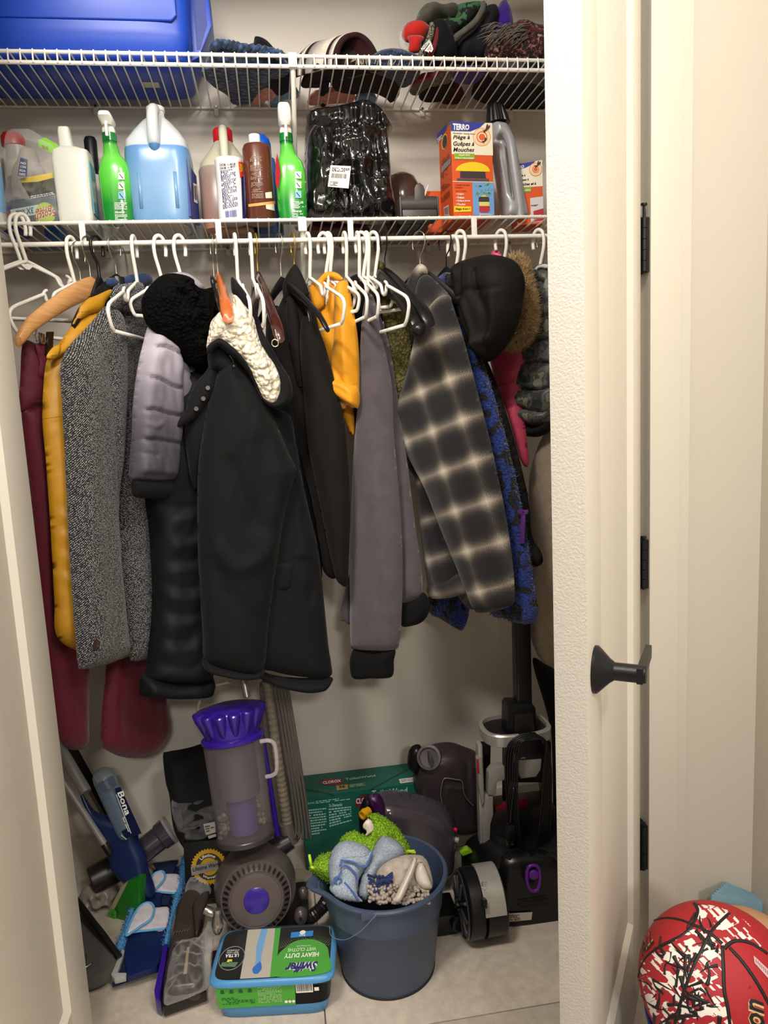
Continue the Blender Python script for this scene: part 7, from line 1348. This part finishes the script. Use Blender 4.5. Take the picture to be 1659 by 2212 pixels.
G().sphere(pl.off(.05).hit(984, 1792), .006, 12).build('red_valve', mat('red_valve', '#b0122a', .4), e, 180); G().lathe([(.008, 0), (.008, .016), (.005, .018)], pl.off(.04).hit(978, 1812), (.9, -.4, -.2), 16).build('white_spout', mat('pale_spout', '#8d8690', .4), e)
e = thing('water_tank', 'dark smoky tank with a round cap at the right of the teal carton', 'tank', tuple(atZ(980, 1840, 0))); pl = plY(970, 1700, 1.97)
soft('tank', mat('smoky_brown_tank', '#342b2e', .32), e, [(892, 1680), (900, 1640), (930, 1612), (970, 1604), (1000, 1612), (1034, 1632), (1046, 1700), (1040, 1780), (1000, 1800), (960, 1790), (930, 1770), (905, 1730)], pl, .06, R=.05, back=.8, step=.006, ridges=[([(955, 1770), (955, 1690), (960, 1680), (995, 1685)], .004, .003), ([(1000, 1610), (1000, 1700), (1020, 1760)], .006, -.005)])
cpn = pl.off(.045).hit(928, 1636); G().lathe([(.028, -.03), (.034, 0), (.035, .004), (.034, .014), (.027, .015), (.026, .006), (.001, .004)], cpn, (-.35, -.85, .45), 36).build('round_cap', mat('cap_grey', '#4a4447', .4), e); G().box(cpn+np.array([-.004, -.022, .009]), (.006, .03, .03), .002).build('cap_grip', mat('cap_grey', '#4a4447', .4), e)
soft('black_clip', mat('black_handle', '#0c0a0d', .35), e, [(880, 1650), (884, 1620), (898, 1608), (910, 1614), (908, 1650), (900, 1672), (888, 1668)], pl.off(.02), .02, R=.012, step=.004)
g = G(); q = np.array([pl.off(.066).hit(*p) for p in ((956, 1738), (952, 1715), (956, 1690), (962, 1681), (985, 1684), (998, 1688), (1002, 1712), (1010, 1728), (1024, 1742))]); g.tube(spline(q, m=4), .0016, 6); g.build('silver_seam', mat('dim_silver', '#8f8a88', .3, .6), e, 180)
# foot between bucket and cleaner
e = thing('hose_nozzle', 'square black nozzle lying right of the bucket', 'nozzle', tuple(atZ(960, 2000, 0))); a = atZ(940, 1995, .028); G().box(a+[.02, .03, 0], (.075, .09, .055), .006).build('nozzle', mat('black_gloss_plastic', '#0c0c0d', .2), e); G().lathe([(.017, 0), (.019, .003), (.019, .008), (.013, .010), (.012, .004)], a+[.053, -.016, .004], (.35, -1, .1), 24).build('end_ring', DKM, e)
e = thing('ribbed_hose', 'black ribbed hose between the grey ball and the bucket', 'hose', tuple(atZ(690, 1990, 0))); hz_ = spline(np.array([atY(662, 1990, 1.72), atY(680, 1975, 1.70), atY(700, 1955, 1.71), atY(712, 1930, 1.76)]), m=12); G().tube(hz_, [.015+.002*(i % 2) for i in range(len(hz_))], 12).build('hose', DKM, e, 0)
# ---- carpet cleaner
KB = mat('cleaner_black', '#0f0f11', .32); KS = mat('cleaner_silver', '#b3afa9', .28, .4); KW = mat('cleaner_pale_grey', '#8d8983', .4)
e = thing('carpet_cleaner', 'black and silver upright carpet cleaner with a coiled cord beside the door', 'carpet cleaner', (.56, 1.78, 0))
pl = plY(1100, 1960, 1.70)
G().loft([ring(.60, 1.775, z, a, b, 4, 48) for z, a, b in ((.012, .165, .13), (.02, .172, .138), (.07, .172, .138), (.10, .16, .128), (.135, .12, .10), (.155, .085, .08))]).build('base_shell', KB, e, 60)
hc = plY(1048, 1950, 1.655); WY = 1.637; wx = atY(1012, 1940, 1.64)[0]
G().lathe([(.060, 0), (.076, .004), (.083, .012), (.083, .040), (.078, .046)], (wx-.022, WY, .085), (1, 0, 0), 44).build('wheel', KB, e)
g = G()
for k in range(10):
    a = k*math.pi/5; g.tube([(wx-.024, WY+.02*math.cos(a), .085+.02*math.sin(a)), (wx-.022, WY+.068*math.cos(a), .085+.068*math.sin(a))], .004, 6)
g.build('spokes', mat('spoke_grey', '#3b3b3d', .4), e); G().lathe([(.072, 0), (.076, -.003), (.080, 0)], (wx-.018, WY, .085), (1, 0, 0), 44, (0, 0)).build('wheel_rim', mat('rim_chrome', '#777472', .25, .8), e)
G().lathe([(.076, 0), (.0815, .003), (.0815, .050), (.076, .053)], (wx+.026, WY, .085), (1, 0, 0), 44).build('drum_cover', KB, e)
g = G(); A = np.linspace(math.radians(60), math.radians(168), 18); V = []
for x_ in (wx+.020, wx+.072):
    for r_ in (.0865, .0822): V.append([(x_, WY+r_*math.cos(a), .085+r_*math.sin(a)) for a in A])
n = 18; F = []
for i in range(n-1): F += [(i, i+1, 2*n+i+1, 2*n+i), (n+i, 3*n+i, 3*n+i+1, n+i+1), (i, n+i, n+i+1, i+1), (2*n+i, 2*n+i+1, 3*n+i+1, 3*n+i)]
F += [(0, 2*n, 3*n, n), (n-1, 2*n-1, 4*n-1, 3*n-1)]; g.add(np.vstack(V), F).build('silver_cover', KS, e, 40)
cs_ = plY(1050, 1930, 1.556, 0, 20); G().prpx([(1044, 1944), (1052, 1944), (1052, 1962), (1044, 1962)], cs_, -.02, .002).build('latch', KB, e); text('E', [(1040, 1915), (1052, 1914), (1052, 1906), (1040, 1905)], cs_, mat('emboss_grey', '#6b6864', .4), e, 0, 0, .002); G().tube([cs_.off(.003).hit(1041, 1918), cs_.off(.003).hit(1047, 1924), cs_.off(.003).hit(1053, 1918)], .0008, 4).build('arrow_mark', mat('emboss_grey', '#6b6864', .4), e)
soft('front_shell', KB, e, [(1078, 1900), (1090, 1858), (1130, 1846), (1200, 1850), (1230, 1900), (1230, 1990), (1160, 2000), (1084, 1998), (1076, 1950)], plY(1140, 1950, 1.655), .018, R=.02, back=2.5, step=.005)
fp2 = plY(1140, 1950, 1.634)
g = G()
for i in range(11):
    for j in range(4):
        x, y = 1120+i*6+(j % 2)*3, 1947+j*5.2-i*.9; c = fp2.hit(x, y); g.add([c+fp2.u*.0027*math.cos(a)+fp2.v*.0027*math.sin(a)+fp2.n*.0006 for a in np.linspace(0, 6.28, 7)[:-1]], [tuple(range(6))])
g.build('vent_holes', mat('slot_black', '#050505', .6), e, 0)
patch([(1084, 1974), (1150, 1970), (1148, 1987), (1080, 1993)], fp2, mat('dim_label', '#b5afa4', .6), e, 'rating_label', .0008); lines([(1088, 1977), (1124, 1975), (1124, 1988), (1086, 1991)], 4, fp2, INK, e, seed=81)
VC = mat('violet_clip', '#5a1d84', .3); cpl = plY(1152, 1895, 1.62)
G().tube(spline(np.array([cpl.hit(*p) for p in ((1140, 1876), (1152, 1869), (1164, 1876), (1166, 1900), (1160, 1922), (1146, 1922), (1138, 1900))]), True, 5), .0042, 8, True).build('clip_loop', VC, e, 180); G().lathe([(.012, 0), (.013, .003), (.011, .007), (.007, .008)], cpl.off(-.003).hit(1152, 1888), cpl.n, 24).build('clip_disc', VC, e)
# upright frame
up = plY(1110, 1700, 1.80)
zr = atY(1110, 1590, 1.80)[2]; tc = np.array([atY(1118, 1592, 1.82)[0], 1.845])
G().loft([ring(tc[0], tc[1], zr+z, a, b, 3, 48) for z, a, b in ((-.020, .090, .068), (-.018, .093, .070), (.010, .095, .072), (.014, .092, .069), (.014, .084, .062), (-.02, .082, .06))], (0, 0)).build('silver_collar', KS, e, 40); G().loft([ring(tc[0], tc[1], zr+z, .083, .061, 3, 40) for z in (.000, .004)]).build('tank_well', DKM, e, 0)
G().prpx([(1033, 1610), (1042, 1608), (1046, 1700), (1048, 1820), (1038, 1832), (1036, 1760)], up, -.03, .0, .003).build('side_rail', KS, e); G().prpx([(1030, 1640), (1040, 1632), (1044, 1700), (1046, 1730), (1040, 1740), (1034, 1700)], up.off(.004), -.02, .004, .002).build('pale_side_panel', KW, e); G().prpx([(1030, 1642), (1034, 1640), (1036, 1672), (1031, 1670)], up.off(.009), -.004, .0, .0005).build('red_tab', mat('red_tab', '#a8132a', .4), e)
G().prpx([(1048, 1720), (1065, 1718), (1066, 1760), (1060, 1780), (1058, 1830), (1044, 1832), (1042, 1780)], up.off(.006), -.03, .0, .003).build('pale_leg', KW, e); G().prpx([(1056, 1672), (1066, 1660), (1090, 1656), (1094, 1684), (1074, 1690), (1072, 1718), (1054, 1718)], up.off(.010), -.03, .0, .003).build('pale_elbow', KW, e)
G().prpx([(1044, 1612), (1060, 1612), (1058, 1700), (1066, 1740), (1060, 1850), (1092, 1850), (1092, 1612), (1190, 1604), (1194, 1850), (1180, 1850), (1176, 1740), (1170, 1690), (1100, 1690), (1096, 1860), (1050, 1860)], up.off(-.05), -.03, .0).build('back_frame', KB, e, 0)
G().prpx([(1060, 1836), (1084, 1828), (1096, 1846), (1076, 1850)], up.off(.03), -.02, .0, .002).build('pale_foot', KW, e); G().prpx([(994, 1842), (1012, 1834), (1022, 1842), (1000, 1850)], plY(1000, 1842, 1.80), -.02, 0, .002).build('lime_tab', mat('lime_tab', '#86b526', .4), e)
G().bx(tc[0]-.11, tc[0]+.1, 1.80, 1.90, .14, .21, .01).build('motor_block', DKM, e); G().prpx([(1070, 1744), (1140, 1728), (1142, 1742), (1072, 1758)], up.off(-.02), -.02, .0, .002).build('red_bar', mat('dark_red_bar', '#6a0f1c', .4), e); G().tube([up.off(-.03).hit(1110, 1790), up.off(-.03).hit(1180, 1765)], .014, 12).build('cross_bar', KB, e)
br = plY(1130, 1560, 1.80); G().prpx([(1095, 1530), (1100, 1520), (1150, 1520), (1158, 1530), (1164, 1590), (1150, 1604), (1108, 1604), (1094, 1590)], br, -.05, .0, .006).build('handle_socket', KB, e); G().prpx([(1112, 1545), (1152, 1542), (1158, 1590), (1112, 1592)], br.off(.010), -.02, .0, .003).build('socket_face', DKM, e)
ha, hb = br.off(-.02).hit(1130, 1560), plY(1130, 1345, 1.86).hit(1126, 1345); d_ = hb-ha; hpl = Pl3(ha, np.cross(d_, [0, 1, 0])*-1, d_); G().prism([(-.0225, 0), (.0225, 0), (.0225, .62), (-.0225, .62)], hpl, -.018, .014, .005).build('handle', KB, e); G().prism([(-.017, .002), (-.015, .002), (-.015, .6), (-.017, .6)], hpl, .013, .0146).build('handle_groove', mat('groove_grey', '#3a3a3c', .4), e, 0)
hk_ = plY(1140, 1640, 1.755); G().prpx([(1128, 1592), (1164, 1590), (1186, 1622), (1182, 1636), (1120, 1640), (1118, 1624)], hk_, -.03, .004, .004).build('cord_hook', DKM, e); G().prpx([(1118, 1642), (1170, 1638), (1168, 1662), (1158, 1678), (1124, 1682), (1120, 1664)], hk_, -.04, .002, .004).build('pale_latch', KW, e); text('tank', [(1125, 1636), (1135, 1635), (1135, 1638), (1125, 1639)], hk_, WHITE, e, .01, 0, .005)
CORD = mat('black_cord', '#0b0b0c', .4)
for k in range(6):
    w_, dx = 44-3*k, (k % 3)*3; cpk = plY(1140, 1750, 1.735-.004*k)
    q = [(1140+dx, 1584+3*k), (1176+dx*.5, 1602), (1190-3*k, 1660), (1188-4*k, 1760), (1182-5*k, 1850), (1160, 1908-4*k), (1142, 1912-4*k), (1116+4*k, 1880), (1100+4*k, 1780), (1092+5*k, 1680), (1098+5*k, 1610)]
    G().tube(spline(np.array([cpk.hit(*p) for p in q]), True, 6), .0028, 8, True).build('cord_loop', CORD, e, 180)
pk_ = plY(1100, 1790, 1.715); G().tube(spline(np.array([pk_.hit(*p) for p in ((1110, 1700), (1104, 1750), (1102, 1780))]), m=4), .0036, 8).build('cord_end', CORD, e, 180); G().prpx([(1096, 1780), (1110, 1780), (1114, 1808), (1108, 1814), (1094, 1814), (1090, 1806)], pk_, -.008, .008, .003).build('plug', CORD, e)
for x in (1093, 1104): G().prpx([(x, 1812), (x+5, 1812), (x+5, 1826), (x, 1826)], pk_, -.001, .001).build('plug_blade', mat('plug_brass', '#b5a98f', .25, .9), e)
e = thing('black_sack', 'tall black sack behind the carpet cleaner handle', 'bag', tuple(atY(1185, 1590, 2.02))); soft('cloth', mat('black_bag_fabric', '#060607', .85), e, [(1150, 1426), (1180, 1436), (1220, 1470), (1230, 1600), (1235, 1800), (1200, 1800), (1192, 1600), (1186, 1560), (1176, 1520)], plY(1180, 1500, 2.02), .04, R=.03, step=.006)
# ------------------------------------------------------------------ right of the door
cdir = ray(1549, 2126); cdir = cdir/np.linalg.norm(cdir); bcn = CAM+cdir*1.51; SB = Sph(bcn, .1205)
RBR = mat('red_basketball', '#9c1920', .62, bump=.35, bs=900, bd=.0006)
e = thing('basketball', 'red and white patterned basketball with black lines', 'basketball', tuple(bcn-Zp*.1205)); G().sphere(bcn, .1205, 64).build('ball', RBR, e, 180)
bp_ = NT('red_white_shards'); uv = bp_.coord('UV'); mp = bp_.n('Mapping'); bp_.l(uv, mp.inputs[0]); mp.inputs['Rotation'].default_value = (0, 0, .6); mp.inputs['Scale'].default_value = (3.6, 5.0, 1); v = bp_.n('TexVoronoi', distance='CHEBYCHEV'); bp_.l(mp.outputs[0], v.inputs[0]); v.inputs['Scale'].default_value = 1.3; sp_ = bp_.n('SeparateColor'); bp_.l(v.outputs['Color'], sp_.inputs[0]); wv = bp_.n('TexWave'); bp_.l(mp.outputs[0], wv.inputs[0]); wv.inputs['Scale'].default_value = .55; f = bp_.math('ADD', bp_.math('MULTIPLY', sp_.outputs[0], .72), bp_.math('MULTIPLY', wv.outputs[1], .28)); bp_.base(bp_.ramp(f, [(.0, '#9c1926'), (.56, '#ded9d0')], 'CONSTANT')); bp_.p(Roughness=.6); bp_.bump(bp_.noise(bp_.coord(), 900, 2), .3, .0006)
P1 = [(1383, 2090), (1400, 2062), (1440, 2042), (1490, 2010), (1500, 1998), (1506, 1960), (1502, 1955), (1540, 1956), (1590, 1975), (1632, 2010), (1656, 2055), (1630, 2040), (1600, 2030), (1580, 2035), (1566, 2050), (1560, 2080), (1562, 2130), (1572, 2180), (1580, 2240), (1480, 2290), (1430, 2240), (1398, 2170)]
dome_patch(P1, SB, bp_.m, e, 'patterned_panel')
BLK = mat('black_ball_line', '#141110', .55)
def bl(pts, w_, nm='seam'): 
    q = spline(np.array(pts, float), m=6); G().tube([SB.off(-.0012).hit(*p) for p in q], w_*.0007, 6).build(nm, BLK, e, 180)
bl([(1380, 2110), (1395, 2072), (1430, 2044), (1470, 2024), (1490, 2008), (1502, 1990), (1508, 1968), (1500, 1952)], 4.5); bl([(1412, 1990), (1440, 1984), (1470, 1988), (1494, 1997)], 4); bl([(1560, 2045), (1562, 2090), (1564, 2140), (1572, 2180), (1580, 2240)], 5); bl([(1656, 2060), (1625, 2040), (1600, 2033), (1580, 2036), (1564, 2050)], 4.5); bl([(1576, 2048), (1600, 2074), (1625, 2108), (1650, 2150), (1670, 2190)], 4.5); bl([(1575, 1975), (1540, 2010), (1515, 2055), (1492, 2105), (1470, 2170), (1455, 2230)], 5)
bl([(1494, 1998), (1530, 2015), (1560, 2040)], 5); bl([(1500, 1955), (1520, 1957), (1560, 1968), (1590, 1978)], 3)
rr = random.Random(21)
for i in range(110):
    x, y = rr.uniform(1410, 1560), rr.uniform(1965, 2225)
    if y < 2075-.62*(x-1400)+10 and x < 1500: continue
    a = rr.uniform(0, 6.3); l = rr.uniform(16, 62); q = [(x, y), (x+l*.5*math.cos(a)+rr.uniform(-6, 6), y+l*.5*math.sin(a)+rr.uniform(-6, 6)), (x+l*math.cos(a), y+l*math.sin(a))]
    if any(p[0] > 1566 or p[1] < 1958 for p in q): continue
    qq = spline(np.array(q), m=5); G().tube([SB.off(-.0006).hit(*p) for p in qq], np.linspace(1, .45, len(qq))*rr.uniform(.0022, .0042), 6).build('paint_splash', BLK, e, 180)
GL = mat('gold_outline', '#c9a877', .5)
for m_, b_, of_ in ((GL, .07, .0006), (BLK, .02, .0012)): text('ALL', [(1384, 2038), (1407, 2006), (1412, 2036), (1386, 2066)], SB, m_, e, b_, .1, of_); text('Wilson', [(1600, 2330), (1604, 2150), (1650, 2165), (1660, 2330)], SB, m_, e, b_, .1, of_)
G().lathe([(.0030, 0), (.001, .0006)], SB.hit(1618, 2131), SB.hit(1618, 2131)-bcn, 12).build('red_dot', mat('dark_red_dot', '#8a0f18', .5), e)
patch([(1628, 2064), (1662, 2096), (1662, 2116), (1630, 2080)], SB, mat('pink_white_label', '#c9a5a8', .5), e, 'barcode_label', .0012, 6)
for k in range(7): G().tube([SB.off(.001).hit(1633+k*4, 2072+k*4), SB.off(.001).hit(1634+k*4, 2080+k*4.2)], .0005, 4).build('barcode_bar', INK, e)
TUBB = mat('royal_blue_tub', '#0b2d8c', .4); tb = np.array([bcn[0]+.10, bcn[1]-.005])
e = thing('tub', 'royal blue tub under the basketball', 'tub', (tb[0], tb[1], 0)); zt_ = bcn[2]-.088; G().lathe([(.14, .001), (.15, 0), (.195, zt_-.004), (.202, zt_-.004), (.202, zt_+.004), (.192, zt_+.004), (.188, zt_-.03), (.17, bcn[2]-.1205), (.001, bcn[2]-.1205)], (tb[0], tb[1], 0), (0, 0, 1), 56).build('shell', TUBB, e)
PCH = mat('peach_ball', '#c79a72', .55); c = np.array([.878, 1.255, .125]); e = thing('play_ball', 'plain peach ball on the floor behind the basketball', 'ball', (c[0], c[1], 0)); G().sphere(c, .125, 48).build('ball', PCH, e, 180)
CL = mat('pale_blue_paper_cloth', '#7fa3b5', .9, var=.08, vs=40, bump=.2, bs=400); e = thing('cloth_stack', 'fanned stack of pale blue cloths in the corner behind the balls', 'cloth', tuple(atY(1580, 1990, 1.37)))
for k in range(7):
    pq = plY(1580, 1950, 1.40-.006*k, 8); dx, dy = -5.5*k, 4.5*k; q = [(1566+dx*.9, 1905+dy), (1652+dx*.2, 1940+dy*.4), (1646+dx*.2, 2070), (1545+dx*.5, 2070)]; G().prpx(q, pq, -.0022, .0022, .0006).build('folded_sheet', CL, e)
